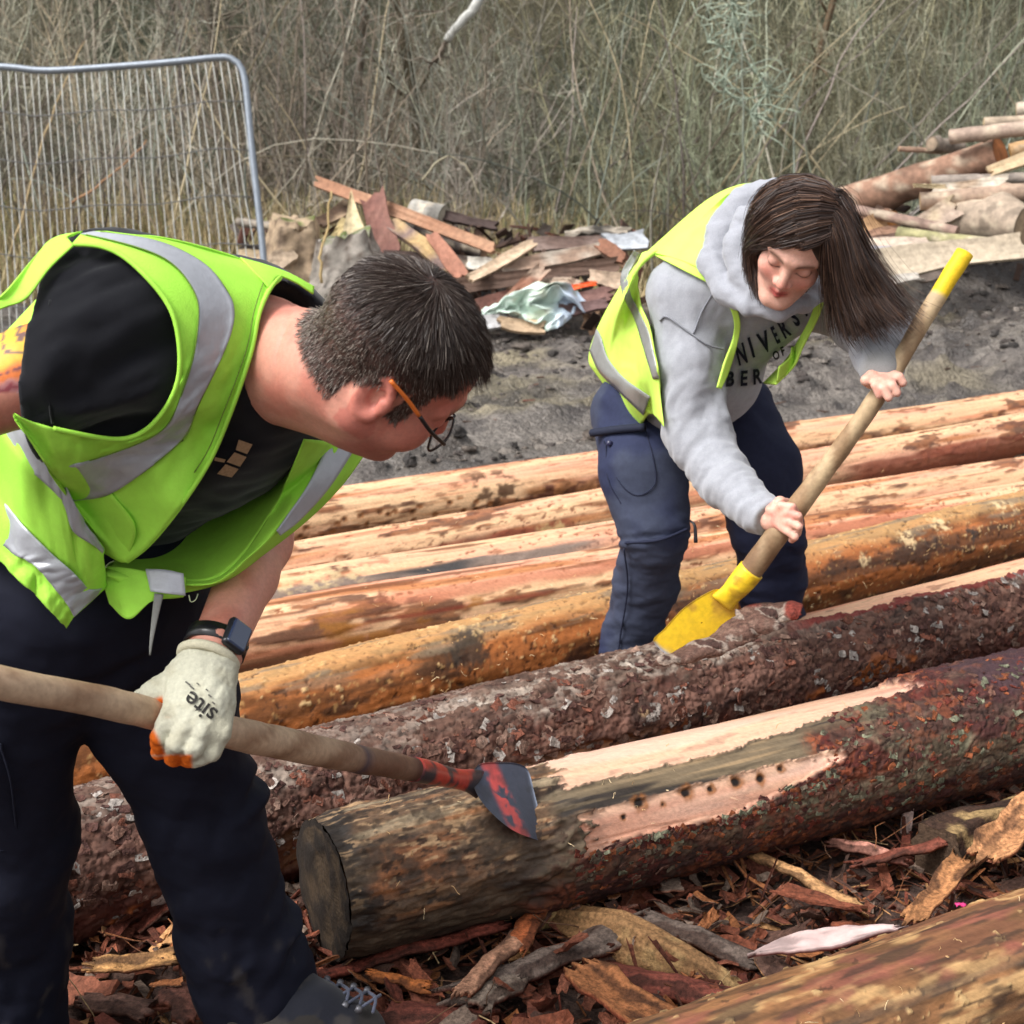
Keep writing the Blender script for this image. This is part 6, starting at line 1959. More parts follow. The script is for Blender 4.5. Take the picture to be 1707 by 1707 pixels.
def man_tool():
    def hcol(V, s):
        c = mixc(np.tile(S(196, 168, 140, .88), (len(V), 1)), S(160, 128, 102, .84), ss(-.1, .5, fbm(V * np.array([7, 7, 40]), 3, 3)))
        c = mixc(c, S(112, 74, 58, .75), .8 * ss(.62, .85, s)); c = mixc(c, S(96, 62, 52, .7), ss(.95, .965, s))
        return mixc(c, S(66, 62, 84, .7), .8 * np.exp(-((s - .80) / .012) ** 2))
    def scol(V):
        c = np.tile(S(56, 54, 62, .7), (len(V), 1))
        return mixc(c, S(196, 66, 52, .8), ss(-.1, .25, fbm(V * 34, 3, 13)))
    root = blade_tool('peeling_spade', 'long wooden handled peeling spade with a red and black blade', 'tool',
                      [(-330, 1060, 1.63), (-120, 1108, 1.66), (0, 1138, 1.71), (150, 1166, 1.82), (262, 1192, 1.92), (400, 1224, 2.04), (560, 1258, 2.32), (697, 1284, 2.62)],
                      [.0195, .0190, .0190, .0205, .0225, .0225, .0215, .0195], hcol,
                      [(688, 1282, 2.60), (720, 1289, 2.66), (758, 1298, 2.74), (784, 1302, 2.79), (800, 1308, 2.82)], [(.021, .021), (.0205, .0205), (.018, .018), (.019, .011), (.026, .006)], scol, None, None, None, None)
    # dished blade
    out = np.array([(786, 1290), (800, 1274), (830, 1271), (862, 1273), (880, 1284), (890, 1318), (900, 1360), (907, 1399), (880, 1395), (850, 1381), (822, 1358), (802, 1335), (790, 1312)], float)
    cen = np.array([845, 1330.])
    o = resample(np.vstack([out, out[:1]]) @ np.array([[1, 0, 0], [0, 1, 0]]), 90)[:-1, :2]
    # keep the two cutting-edge corners crisp
    k = np.linspace(0.02, 1, 14)
    pix = cen + (o[None] - cen) * k[:, None, None]
    x, y = pix[..., 0], pix[..., 1]
    # plane of the blade: leans away to the right, edge towards the log
    d = 2.80 + (x - 790) * .00095 - (y - 1300) * .00075
    d = d + .012 * ((x - 845) / 60.) * ((y - 1330) / 60.) - .012 * (1 - np.minimum(1, ((x - 840) / 60.) ** 2))
    n0 = len(k) * len(o)
    Vf = PP(np.stack([x.ravel(), y.ravel(), d.ravel()], 1))
    nrm = np.cross(PP([(800, 1280, 2.81)])[0] - PP([(900, 1390, 2.86)])[0], UP + .3 * FW); nrm = -FW
    th = .0035 * (1 - .75 * ss(865, 905, x.ravel() - .20 * (y.ravel() - 1290)))
    V = np.concatenate([Vf, Vf + FW * th[:, None]])
    g = grid_faces(len(k), len(o), True)
    rim = (len(k) - 1) * len(o) + np.arange(len(o)); r2 = np.roll(rim, -1)
    F = [np.vstack([g, g[:, ::-1] + n0, np.stack([rim, rim + n0, r2 + n0, r2], 1)])]
    c = np.tile(S(66, 70, 86, .75), (n0, 1))
    xs = x.ravel() - .45 * (y.ravel() - 1270); nz = fbm(Vf * 60, 3, 17)
    c = mixc(c, S(204, 78, 74, .8), band(xs, 800, 826, 5) * ss(-.25, .2, nz + .15))
    ed = ss(877, 884, x.ravel() - .215 * (y.ravel() - 1284))
    c = mixc(c, S(150, 160, 180, .8), ed)
    c = mixc(c, S(48, 46, 50, .7), .5 * ss(.2, .6, fbm(Vf * 45, 3, 19)))
    b = part('blade', V, F, STEEL, root, np.vstack([c, c]))
man_tool()
# ---------------------------------------------------------------- woman in the middle distance
WOM = thing('person', 'woman in grey hoodie and yellow vest bending with a yellow shovel among the logs', 'person', tuple(G(1180, 1190)))
w_pel, w_belly, w_chest, w_neck = P(1128, 668, 3.86), P(1160, 610, 3.70), P(1222, 505, 3.55), P(1278, 425, 3.40)
w_shR, w_elR, w_wrR, w_haR = P(1140, 492, 3.50), P(1163, 728, 3.50), P(1272, 862, 3.31), P(1310, 868, 3.27)
w_shL, w_elL, w_wrL, w_haL = P(1408, 505, 3.50), P(1462, 548, 3.33), P(1466, 606, 3.19), P(1476, 634, 3.16)
wh_c = P(1332, 402, 3.17)
wh_A = head_axes(cam_v(-.36, -.76, -.54), cam_v(.14, .52, -.83))
w_sp = w_neck - w_pel; w_sp /= np.linalg.norm(w_sp)
w_ac = w_shL - w_shR; w_ac -= w_sp * (w_ac @ w_sp); w_ac /= np.linalg.norm(w_ac)
w_fr = np.cross(w_ac, w_sp)
if w_fr @ cam_v(.2, -.8, -.5) < 0: w_fr = -w_fr
WA = np.array([w_ac, w_fr, w_sp])

def woman_hand(s, wr, kn, mid, tip, rad, thumb):
    for k, m, t in zip(kn, mid, tip):
        s.cap(wr, k, rad * 1.35, rad * 1.05, k=.008)
        s.chain([k, m, t], [rad * 1.02, rad * .92, rad * .80], k=.0012)
    s.chain(thumb, [rad * 1.3, rad * 1.1, rad * .9], k=.008)

def build_woman():
    hs = head_sdf(wh_c, wh_A, 1.0, ear=False, male=False)
    c, A, sc, L = hs.frame
    b = hs
    b.cap(L(0, -.028, -.060), w_neck, .050, .055, k=.025)
    b.cap(w_neck, w_chest, .055, .04, k=.03)
    b.cap(w_shR, w_chest, .03, .04, k=.03); b.cap(w_shL, w_chest, .03, .04, k=.03)
    b.chain([w_shR, w_elR, P(1262, 852, 3.325), P(1288, 868, 3.29)], [.030, .028, .024, .025], k=.015)
    b.chain([w_shL, w_elL, P(1464, 600, 3.20), P(1472, 622, 3.175)], [.030, .028, .025, .025], k=.015)
    # right hand wraps the handle, knuckles up and to the right
    wr = P(1286, 866, 3.285)
    K = [P(1303, 843, 3.243), P(1314, 855, 3.233), P(1318, 871, 3.230), P(1315, 886, 3.236)]
    M = [P(1321, 845, 3.228), P(1331, 860, 3.220), P(1332, 878, 3.220), P(1325, 895, 3.230)]
    T_ = [P(1330, 858, 3.25), P(1334, 874, 3.245), P(1330, 890, 3.248), P(1320, 900, 3.255)]
    woman_hand(b, wr, K, M, T_, .0092, [P(1285, 850, 3.27), P(1300, 836, 3.275), P(1318, 838, 3.295)])
    # left hand grips further up
    wr = P(1472, 620, 3.175)
    K = [P(1459, 642, 3.13), P(1473, 648, 3.122), P(1488, 643, 3.125), P(1499, 628, 3.14)]
    M = [P(1466, 658, 3.130), P(1481, 663, 3.12), P(1495, 655, 3.125), P(1505, 638, 3.14)]
    T_ = [P(1480, 652, 3.165), P(1488, 652, 3.16), P(1494, 645, 3.16), P(1498, 632, 3.165)]
    woman_hand(b, wr, K, M, T_, .0092, [P(1452, 626, 3.155), P(1444, 634, 3.15), P(1450, 642, 3.165)])
    pts = np.array([w_shR, w_elR, w_haR, w_shL, w_elL, w_haL, wh_c, w_chest])
    V, F = sdf_mesh(b, pts.min(0) - .16, pts.max(0) + .16, .0032)
    q = head_local(V, c, A, sc)
    hd = (np.linalg.norm(q, axis=1) < .16) & (q[:, 2] > -.13)
    x, y, z = np.abs(q[:, 0]), q[:, 1], q[:, 2]
    sk = S(230, 178, 158, .88)
    col = np.tile(sk, (len(V), 1))
    col = mixc(col, S(222, 140, 126, .86), .75 * hd * np.exp(-(((x - .038) / .022) ** 2 + ((z + .030) / .022) ** 2)) * ss(.03, .06, y))
    col = mixc(col, S(222, 138, 122, .86), .7 * hd * np.exp(-((z + .028) / .016) ** 2) * ss(.095, .108, y))
    li = hd * np.exp(-(np.abs(z + .0667) / .0115) ** 4) * np.exp(-(x / .021) ** 4) * ss(.072, .080, y)
    col = mixc(col, S(194, 92, 88, .85), li)
    col = mixc(col, S(140, 66, 62, .75), .7 * hd * np.exp(-((z + .0667) / .0018) ** 2) * (x < .019) * ss(.075, .08, y))
    bz = .024 - 14 * (x - .030) ** 2
    col = mixc(col, S(92, 66, 54, .7), .85 * hd * np.exp(-((z - bz) / .0050) ** 2) * ss(.010, .016, x) * (1 - ss(.044, .052, x)) * (y > .04))
    col = mixc(col, S(160, 96, 84, .8), .5 * hd * np.exp(-(((x - .031) / .015) ** 2 + ((z - .004) / .009) ** 2)) * (y > .05))
    lz = -.0045 + 10 * (x - .031) ** 2
    col = mixc(col, S(46, 32, 30, .6), .95 * hd * np.exp(-((z - lz) / .0022) ** 2) * ss(.014, .018, x) * (1 - ss(.044, .049, x)) * (y > .05))
    nost = hd * np.exp(-(((x - .0065) / .004) ** 2 + ((z + .042) / .004) ** 2)) * (y > .09)
    col = mixc(col, S(110, 50, 44, .7), .7 * nost)
    hand = ss(.0, .4, fbm(V * 60, 2, 3)) * (~hd)
    col = mixc(col, S(222, 138, 124, .86), .55 * hand)
    part('body', V, F, SKIN, WOM, col)
    return b
W_BODY = build_woman()

def woman_hoodie():
    h = Sdf()
    h.ell(w_chest, WA, (.170, .120, .19), k=.05)
    h.ell(w_belly + w_fr * .02, WA, (.16, .12, .15), k=.06)
    h.cap(w_belly, w_pel + w_sp * .03, .13, .14, k=.05)
    h.cap(w_shR, w_shL, .068, .066, k=.05)
    h.cap(w_neck - w_fr * .03, w_chest, .075, .10, k=.04)
    # sleeves, gathered towards the cuffs
    h.chain([w_shR, P(1150, 600, 3.50), w_elR, P(1200, 790, 3.44), P(1258, 850, 3.335)], [.078, .076, .070, .062, .050], k=.03)
    h.chain([P(1258, 850, 3.335), P(1282, 864, 3.298)], [.047, .041], k=.006)
    cr = P(1283, 866, 3.295); h.cut(cr, cr - P(1258, 850, 3.335))
    h.chain([w_shL, P(1440, 530, 3.42), w_elL, P(1464, 590, 3.23)], [.075, .072, .064, .056], k=.03)
    h.chain([P(1464, 588, 3.235), P(1470, 612, 3.19)], [.052, .047], k=.006)
    cl = P(1471, 616, 3.183)
    lo = np.array([w_pel, w_shR, w_shL, w_elR, cr, cl, w_neck]); 
    V, F = sdf_mesh(h, lo.min(0) - .20, lo.max(0) + .20, .0062)
    N = vnormals(V, F)
    X, Y, D = proj(V)
    arm = w_elR - w_shR
    fa = P(1258, 850, 3.33) - w_elR
    nearR = np.minimum(np.linalg.norm(V - w_elR, axis=1), np.linalg.norm(V - P(1215, 805, 3.4), axis=1))
    w = .009 * wrinkles(V, fa, 26, 9, 72) * (1 - ss(.10, .24, nearR)) 
    w += .006 * wrinkles(V, arm, 9, 20, 74) * (X < 1230) * (Y < 700)
    nearL = np.linalg.norm(V - w_elL, axis=1)
    w += .010 * np.sin((V - w_elL) @ ((w_wrL - w_elL) / np.linalg.norm(w_wrL - w_elL)) * 150 + 2.5 * fbm(V * 10, 2, 9)) * (1 - ss(.07, .16, nearL)) * .6
    w += .004 * wrinkles(V, w_ac, 24, 8, 76)
    V = V + N * w[:, None]
    c = np.tile(S(166, 168, 175, .84), (len(V), 1)) * (1 + .07 * fbm(V * 130, 2, 21))[:, None]
    cuff = np.maximum((1 - ss(.035, .042, np.linalg.norm(V - cr, axis=1))), 1 - ss(.040, .050, np.linalg.norm(V - cl, axis=1)))
    c = mixc(c, S(150, 146, 138, .8), .6 * cuff)
    o = part('hoodie', V, F, FLEECE, WOM, c)
    # hood: heavy folded roll round the neck
    hd = Sdf()
    roll = [P(1288, 322, 3.36), P(1240, 338, 3.38), P(1204, 380, 3.39), P(1188, 436, 3.38), P(1206, 482, 3.34), P(1250, 508, 3.28), P(1300, 516, 3.25), P(1345, 505, 3.27), P(1385, 470, 3.32)]
    hd.chain(roll, [.030, .034, .034, .032, .028, .024, .020, .020, .022], k=.012)
    hd.chain([P(1296, 345, 3.33), P(1250, 372, 3.33), P(1228, 412, 3.32), P(1232, 452, 3.30), P(1252, 486, 3.27)], [.030, .034, .032, .026, .018], k=.010)
    hd.chain([P(1290, 370, 3.28), P(1264, 410, 3.28), P(1256, 455, 3.27)], [.03, .028, .02], k=.010)
    hd.chain([P(1300, 325, 3.38), P(1345, 340, 3.36), P(1390, 380, 3.36), P(1400, 440, 3.36)], [.035, .04, .04, .035], k=.02)
    p = np.array(roll)
    V, F = sdf_mesh(hd, p.min(0) - .09, p.max(0) + np.array([.10, .12, .09]), .0045)
    N = vnormals(V, F)
    V = V + N * (.006 * wrinkles(V, w_ac + .6 * UP, 30, 12, 78) + .003 * wrinkles(V, UP, 40, 22, 79))[:, None]
    part('hood', V, F, FLEECE, WOM, S(164, 166, 174, .84))
    # seams: shoulder yoke and arm hole
    for pts in ([(1100, 535), (1112, 528), (1150, 555), (1180, 575), (1206, 582)], [(1156, 556), (1170, 520), (1190, 486)]):
        d, _ = ray_depth(h, pts, off=.004)
        V, F = tube(resample(PP(np.hstack([np.array(pts, float), d[:, None]])), 24), .0022, 5); part('seam', V, F, FLEECE, o, S(138, 140, 148, .8))
    # printed letters on the chest
    for ch, x, y, sz, dx, dy, xs in (('N', 1236, 592, 46, 1, -.38, .50), ('I', 1253, 581, 46, 1, -.42, .6), ('V', 1275, 572, 46, 1, -.48, .62), ('E', 1293, 560, 40, 1, -.6, .38), ('R', 1307, 549, 44, 1, -.68, .50), ('S', 1324, 530, 44, 1, -.80, .52), ('I', 1338, 515, 42, 1, -.85, .6), ('T', 1354, 500, 42, 1, -.90, .52),
                                 ('O', 1294, 593, 20, 1, -.45, .7), ('F', 1305, 586, 20, 1, -.45, .7),
                                 ('B', 1217, 633, 34, 1, -.05, .72), ('E', 1240, 632, 34, 1, -.08, .72), ('R', 1262, 629, 34, 1, -.16, .72)):
        V, F = text_on(ch, (x, y), (dx, dy), sz, h, .008, d0=2.6, bold=.035, shear=.12, xs=xs)
        part('chest_letter', V, F, INK, o, S(38, 42, 60, .65))
    return h
W_H = woman_hoodie()

def woman_vest():
    f = W_H
    def fold(U, V):
        p = np.stack([U.ravel() * 5, V.ravel() * 3, 0 * U.ravel()], 1)
        return .016 * fbm(p + .3 * fbm(p, 2, 2)[:, None], 3, 55).reshape(U.shape)
    # back panel: outer silhouette, band lines, arm hole edge
    sil = [(1288, 309, 3.50), (1240, 306, 3.54), (1180, 332, 3.60), (1100, 400, 3.68), (1058, 442, 3.74), (1018, 503, 3.80), (990, 560, 3.86), (981, 600, 3.90), (992, 622, 3.90), (1023, 662, 3.88), (1065, 713, 3.84)]
    mid = [(1250, 322), (1215, 336), (1160, 372), (1100, 415), (1062, 450), (1036, 505), (1025, 565), (1028, 612), (1040, 632), (1060, 655), (1085, 690)]
    arm = [(1186, 470), (1170, 452), (1140, 436), (1083, 420), (1069, 430), (1063, 464), (1066, 506), (1080, 542), (1090, 588), (1098, 632), (1107, 712, 3.70)]
    nk = [(1286, 312, 3.46), (1240, 322), (1212, 350), (1192, 400), (1180, 440), (1181, 472)]
    A = sheet([sil, mid, arm], f, .016, 120, 44, smooth=5, straight=False, fold=lambda U, V: fold(U, V) * ss(.3, .6, U) * ss(.05, .3, V))
    # the yoke between collar and arm hole
    up = [(1288, 309, 3.50), (1225, 318), (1188, 345), (1150, 380), (1118, 412), (1083, 420)]
    dn = [(1290, 318, 3.45), (1240, 326), (1208, 356), (1188, 408), (1180, 445), (1184, 474)]
    B = sheet([up, dn], f, .015, 40, 20, smooth=3)
    # near front strap, seen almost edge on
    C = sheet([[(1180, 470), (1196, 488), (1210, 500), (1222, 530), (1222, 562), (1206, 612), (1196, 646)], [(1194, 466), (1208, 484), (1220, 498), (1233, 530), (1232, 562), (1217, 616), (1203, 648)]], f, .013, 50, 6, smooth=2)
    # far front strap
    D = sheet([[(1374, 452, 3.30), (1369, 470), (1352, 525), (1335, 558), (1310, 598), (1272, 638)], [(1383, 458, 3.34), (1376, 478, 3.36), (1364, 525, 3.40), (1336, 580, 3.44), (1322, 610, 3.46), (1292, 640, 3.48)]], f, .013, 50, 8, smooth=2)
    E = sheet([[(1322, 576, 3.50), (1318, 596, 3.46), (1300, 612, 3.44)], [(1330, 600, 3.50), (1322, 612, 3.48), (1296, 638, 3.46)]], f, .012, 10, 6, drape=False)
    V, F, off = [], [], 0
    for g in (A, B, C, D, E):
        nv, nu = g.shape[:2]
        V.append(g.reshape(-1, 3)); F.append(grid_faces(nv, nu) + off); off += nv * nu
    v = part('vest', np.concatenate(V), np.concatenate(F), HIVIS, WOM, S(206, 248, 104, .95))
    md = v.modifiers.new('thickness', 'SOLIDIFY'); md.thickness = .004; md.offset = -1
    av = np.stack(proj(A.reshape(-1, 3)), 1)
    def on_vest(pts):
        out = []
        for (x, y) in pts:
            k = np.argsort(np.hypot(av[:, 0] - x, av[:, 1] - y))[:6]
            out.append((x, y, av[k, 2].mean() - .005))
        return out
    def band_(a, b):
        a, b = resample(np.array([(x, y, 0) for x, y in a], float), 40)[:, :2], resample(np.array([(x, y, 0) for x, y in b], float), 40)[:, :2]
        rows = [on_vest(a * (1 - t) + b * t) for t in np.linspace(0, 1, 6)]
        g = PP(np.array(rows).reshape(-1, 3)).reshape(6, 40, 3)
        sheet_part('reflective_stripe', g, REFLECT, v, S(158, 160, 158, .82), .0015)
    band_([(1056, 418), (1036, 454), (1037, 488), (1058, 534), (1072, 580), (1088, 632)], [(1066, 424), (1048, 456), (1050, 486), (1069, 528), (1083, 560), (1099, 632)])
    band_([(995, 548), (1002, 561), (1014, 597), (1042, 631), (1084, 661)], [(983, 585), (986, 592), (1000, 621), (1031, 652), (1073, 692)])
    return v
woman_vest()

def woman_trousers():
    t = Sdf()
    t.ell(w_pel - w_sp * .02, WA, (.175, .135, .14), k=.05)
    t.chain([P(1062, 700, 3.88), P(1072, 780, 3.80), P(1092, 885, 3.78), P(1078, 970, 3.90), P(1052, 1060, 4.0), P(1040, 1190, 4.06)], [.116, .104, .084, .080, .076, .086], k=.03)
    t.chain([P(1215, 690, 3.90), P(1258, 780, 3.86), P(1280, 880, 3.86), P(1288, 970, 3.95), P(1290, 1060, 4.02), P(1285, 1180, 4.10)], [.118, .108, .088, .079, .076, .086], k=.03)
    pts = np.array([w_pel, P(1045, 1200, 4.06), P(1285, 1185, 4.1), P(1215, 690, 3.9), P(1092, 885, 3.72), P(1280, 880, 3.8)])
    V, F = sdf_mesh(t, pts.min(0) - .2, pts.max(0) + .2, .007)
    N = vnormals(V, F); X, Y, D = proj(V)
    w = .007 * wrinkles(V, UP + .6 * RT, 16, 6, 92) + .006 * wrinkles(V, UP, 34, 12, 93) * ss(830, 900, Y)
    w += -.006 * np.exp(-((Y - (893 - .10 * (X - 1090))) / 4.0) ** 2) * (X < 1180)
    V = V + N * w[:, None]
    c = mixc(np.tile(S(66, 72, 92, .75), (len(V), 1)), S(50, 56, 84, .72), ss(.0, .5, fbm(V * 6, 3, 95)))
    c = mixc(c, S(40, 44, 68, .7), ss(1190, 1215, X))  # the leg on the right painted darker, its shade put into the colour
    tr = part('trousers', V, F, TROUSER, WOM, c)
    for pts, r in (([(1006, 735), (1030, 800), (1062, 826), (1092, 806), (1088, 760), (1076, 718)], .0014), ([(1010, 740), (1014, 800), (1036, 840)], .002), ([(1042, 905), (1100, 900), (1146, 882)], .004),
                   ([(1040, 915), (1046, 980), (1034, 1060), (1030, 1095)], .0022)):
        d, _ = ray_depth(t, pts, d0=2.8, off=.004)
        V, F = tube(resample(PP(np.hstack([np.array(pts, float), d[:, None]])), 30), r, 5); part('seam', V, F, TROUSER, tr, S(44, 48, 70, .7))
    d, _ = ray_depth(t, [(1016, 739)], d0=2.8, off=.004)
    p = P(1016, 739, d[0]); V, F = tube([p, p - FW * .006], .0075, 12); part('button', V, F, PLAST, tr, S(50, 50, 84, .7))
    V, F = tube(resample(PP([(1150, 868, 3.72), (1158, 876, 3.71), (1160, 905, 3.71)]), 10), np.linspace(.003, .005, 10), 6); part('zip_pull', V, F, PLAST, tr, S(22, 24, 34, .6))
    # hem of the base layer between vest and trousers
    V, F = tube(resample(PP([(986, 722, 3.80), (1030, 716, 3.74), (1075, 712, 3.70)]), 16), np.array([.010] * 16), 8); part('waist_hem', V, F, TROUSER, WOM, S(44, 48, 66, .7))
    for x0, d0 in ((1040, 4.06), (1286, 4.1)):
        a = P(x0, 1200, d0); a[2] = .05
        b = Sdf(); b.chain([a, a + np.array([-.02, -.10, -.01]), a + np.array([-.03, -.19, -.015])], [.05, .047, .038], k=.02); b.cut(a * [1, 1, 0] + [0, 0, .004], [0, 0, -1])
        V, F = sdf_mesh(b, a - .28, a + .12, .008); part('boot', V, F, CLOTH, WOM, S(60, 54, 48, .7))
woman_trousers()

def woman_hair():
    rng = np.random.default_rng(8)
    c, A, sc = wh_c, wh_A, 1.0
    # mass under the strands
    L = lambda x, y, z: c + x * A[0] + y * A[1] + z * A[2]
    m = Sdf()
    m.ell(L(0, -.014, .036), A, (.0785, .099, .0835))
    m.ell(L(0, .075, -.035), A, (.072, .080, .092), k=.012, sub=True)
    m.chain([P(1385, 400, 3.12), P(1418, 460, 3.14), P(1440, 520, 3.18)], [.045, .040, .020], k=.03)
    m.chain([P(1400, 430, 3.14), P(1412, 480, 3.16), P(1418, 530, 3.2)], [.040, .036, .016], k=.03)
    V, F = sdf_mesh(m, c - .20, c + np.array([.26, .2, .16]), .0045)
    part('hair_mass', V, F, HAIRM, WOM, S(44, 32, 28, .55))
    # guide fans (photo points); depth follows the skull where they lie on it
    def guides(gl, off):
        out = []
        for g in gl:
            xy = np.array([q[:2] for q in g], float)
            d, best = ray_depth(m, xy, d0=2.6, off=off)
            dd = np.array([q[2] if len(q) > 2 else d[i] for i, q in enumerate(g)])
            out.append(cru(PP(np.hstack([xy, dd[:, None]])), 18))
        return np.array(out)
    left = guides([
        [(1388, 318), (1370, 300), (1335, 294), (1300, 300), (1270, 322, 3.20), (1256, 350, 3.23), (1250, 380, 3.25)],
        [(1390, 328), (1360, 312), (1320, 312), (1285, 332), (1262, 358), (1252, 385, 3.235), (1247, 412, 3.25)],
        [(1390, 340), (1355, 332), (1315, 338), (1280, 358), (1260, 380), (1250, 405, 3.23), (1248, 440, 3.24)],
        [(1388, 355), (1350, 354), (1312, 364), (1282, 384), (1262, 400), (1250, 420, 3.225), (1252, 470, 3.225)],
        [(1384, 370), (1350, 376), (1318, 388), (1288, 400), (1264, 406), (1249, 425, 3.23), (1258, 490, 3.235)],
        [(1380, 386), (1352, 396), (1325, 404), (1296, 408), (1268, 408), (1250, 420, 3.23), (1268, 512, 3.235)],
        [(1376, 398), (1355, 408), (1332, 412), (1302, 412), (1276, 410), (1258, 410), (1250, 420, 3.22)]], .004)
    right = guides([
        [(1388, 318), (1404, 318), (1418, 345), (1432, 390, 3.16), (1462, 450, 3.15), (1500, 505, 3.14), (1534, 530, 3.13)],
        [(1390, 330), (1406, 340), (1420, 375), (1438, 425, 3.14), (1466, 470, 3.13), (1495, 515, 3.12), (1520, 545, 3.11)],
        [(1390, 345), (1404, 362), (1416, 400), (1432, 450), (1452, 490, 3.11), (1478, 525, 3.10), (1500, 548, 3.10)],
        [(1388, 360), (1400, 382), (1408, 420), (1420, 465), (1436, 505, 3.10), (1456, 538, 3.10), (1474, 560, 3.11)],
        [(1386, 376), (1394, 400), (1400, 435), (1408, 475), (1418, 510, 3.11), (1432, 540, 3.11), (1442, 556, 3.12)],
        [(1382, 390), (1386, 412), (1388, 440), (1394, 480), (1402, 515, 3.13), (1410, 540, 3.14), (1418, 562, 3.15)],
        [(1376, 400), (1376, 418), (1378, 440), (1380, 465), (1384, 490, 3.15), (1392, 520, 3.16), (1412, 556, 3.17)]], .004)
    P_, C_, R_ = [], [], []
    for fan, n in ((left, 3900), (right, 4300)):
        g = len(fan)
        t = (rng.uniform(0, 1, n) ** (.72 if fan is right else 1.0)) * (g - 1.001)
        cl = np.round(t * 9) / 9 + rng.normal(0, .035, n)          # locks
        t = np.clip(np.where(rng.random(n) < .75, .35 * t + .65 * cl, t), 0, g - 1.001)
        k = t.astype(int); u = (t - k)[:, None, None]
        pth = fan[k] * (1 - u) + fan[k + 1] * u
        s = np.linspace(0, 1, 18)[None, :, None]
        lock = np.round(t * 9)
        sc_ = .35 if fan is left else 1.0
        jit = rng.normal(0, 1, (n, 1, 3)) * (.003 + .008 * s * sc_) + sc_ * (np.stack([vn(np.stack([lock * 1.7, lock * 0 + j, lock * .3], 1), 5) for j in range(3)], 1)[:, None]) * .026 * s ** 2
        wav = .004 * np.sin(s * 7 + lock[:, None, None]) * s
        pth = pth + jit + wav * np.array([1, 0, .5])
        # vary the length
        lk = _h(np.round(t * 9).astype(int), np.zeros(n, int), np.zeros(n, int), 9)
        cut = np.clip(.74 + .22 * lk + rng.normal(0, .05, n), .5, 1.0) if fan is right else rng.uniform(.86, 1.0, n)
        idx = np.linspace(0, 1, 18)[None] * cut[:, None] * 17
        i0 = np.minimum(idx.astype(int), 16); fr = (idx - i0)[..., None]
        ar = np.arange(n)[:, None]
        pth = pth[ar, i0] * (1 - fr) + pth[ar, i0 + 1] * fr
        P_.append(pth)
        tone = rng.uniform(.65, 1.45, n) * (1 + .35 * (_h(lock.astype(int), lock.astype(int) * 0, lock.astype(int) * 0, 4) - .5))
        C_.append(np.where((rng.random(n) < .22)[:, None], S(112, 84, 68, .64), S(68, 50, 43, .6)) * tone[:, None])
        R_.append(rng.uniform(.0005, .00105, n))
    # loose flyaways on the wind side
    fl = right[rng.integers(0, 6, 70)] + rng.normal(0, .016, (70, 1, 3)) * np.linspace(.2, 2.2, 18)[None, :, None]
    P_.append(fl); C_.append(np.tile(S(70, 50, 40, .6), (70, 1))); R_.append(np.full(70, .0004))
    P_ = [p_[:, [0, 2, 5, 8, 11, 13, 15, 17]] for p_ in P_]
    V, F, Cc = strand_mesh(np.concatenate(P_), np.concatenate(R_), .35, np.concatenate(C_))
    part('hair', V, F, HAIRM, WOM, Cc, smooth=False)
woman_hair()

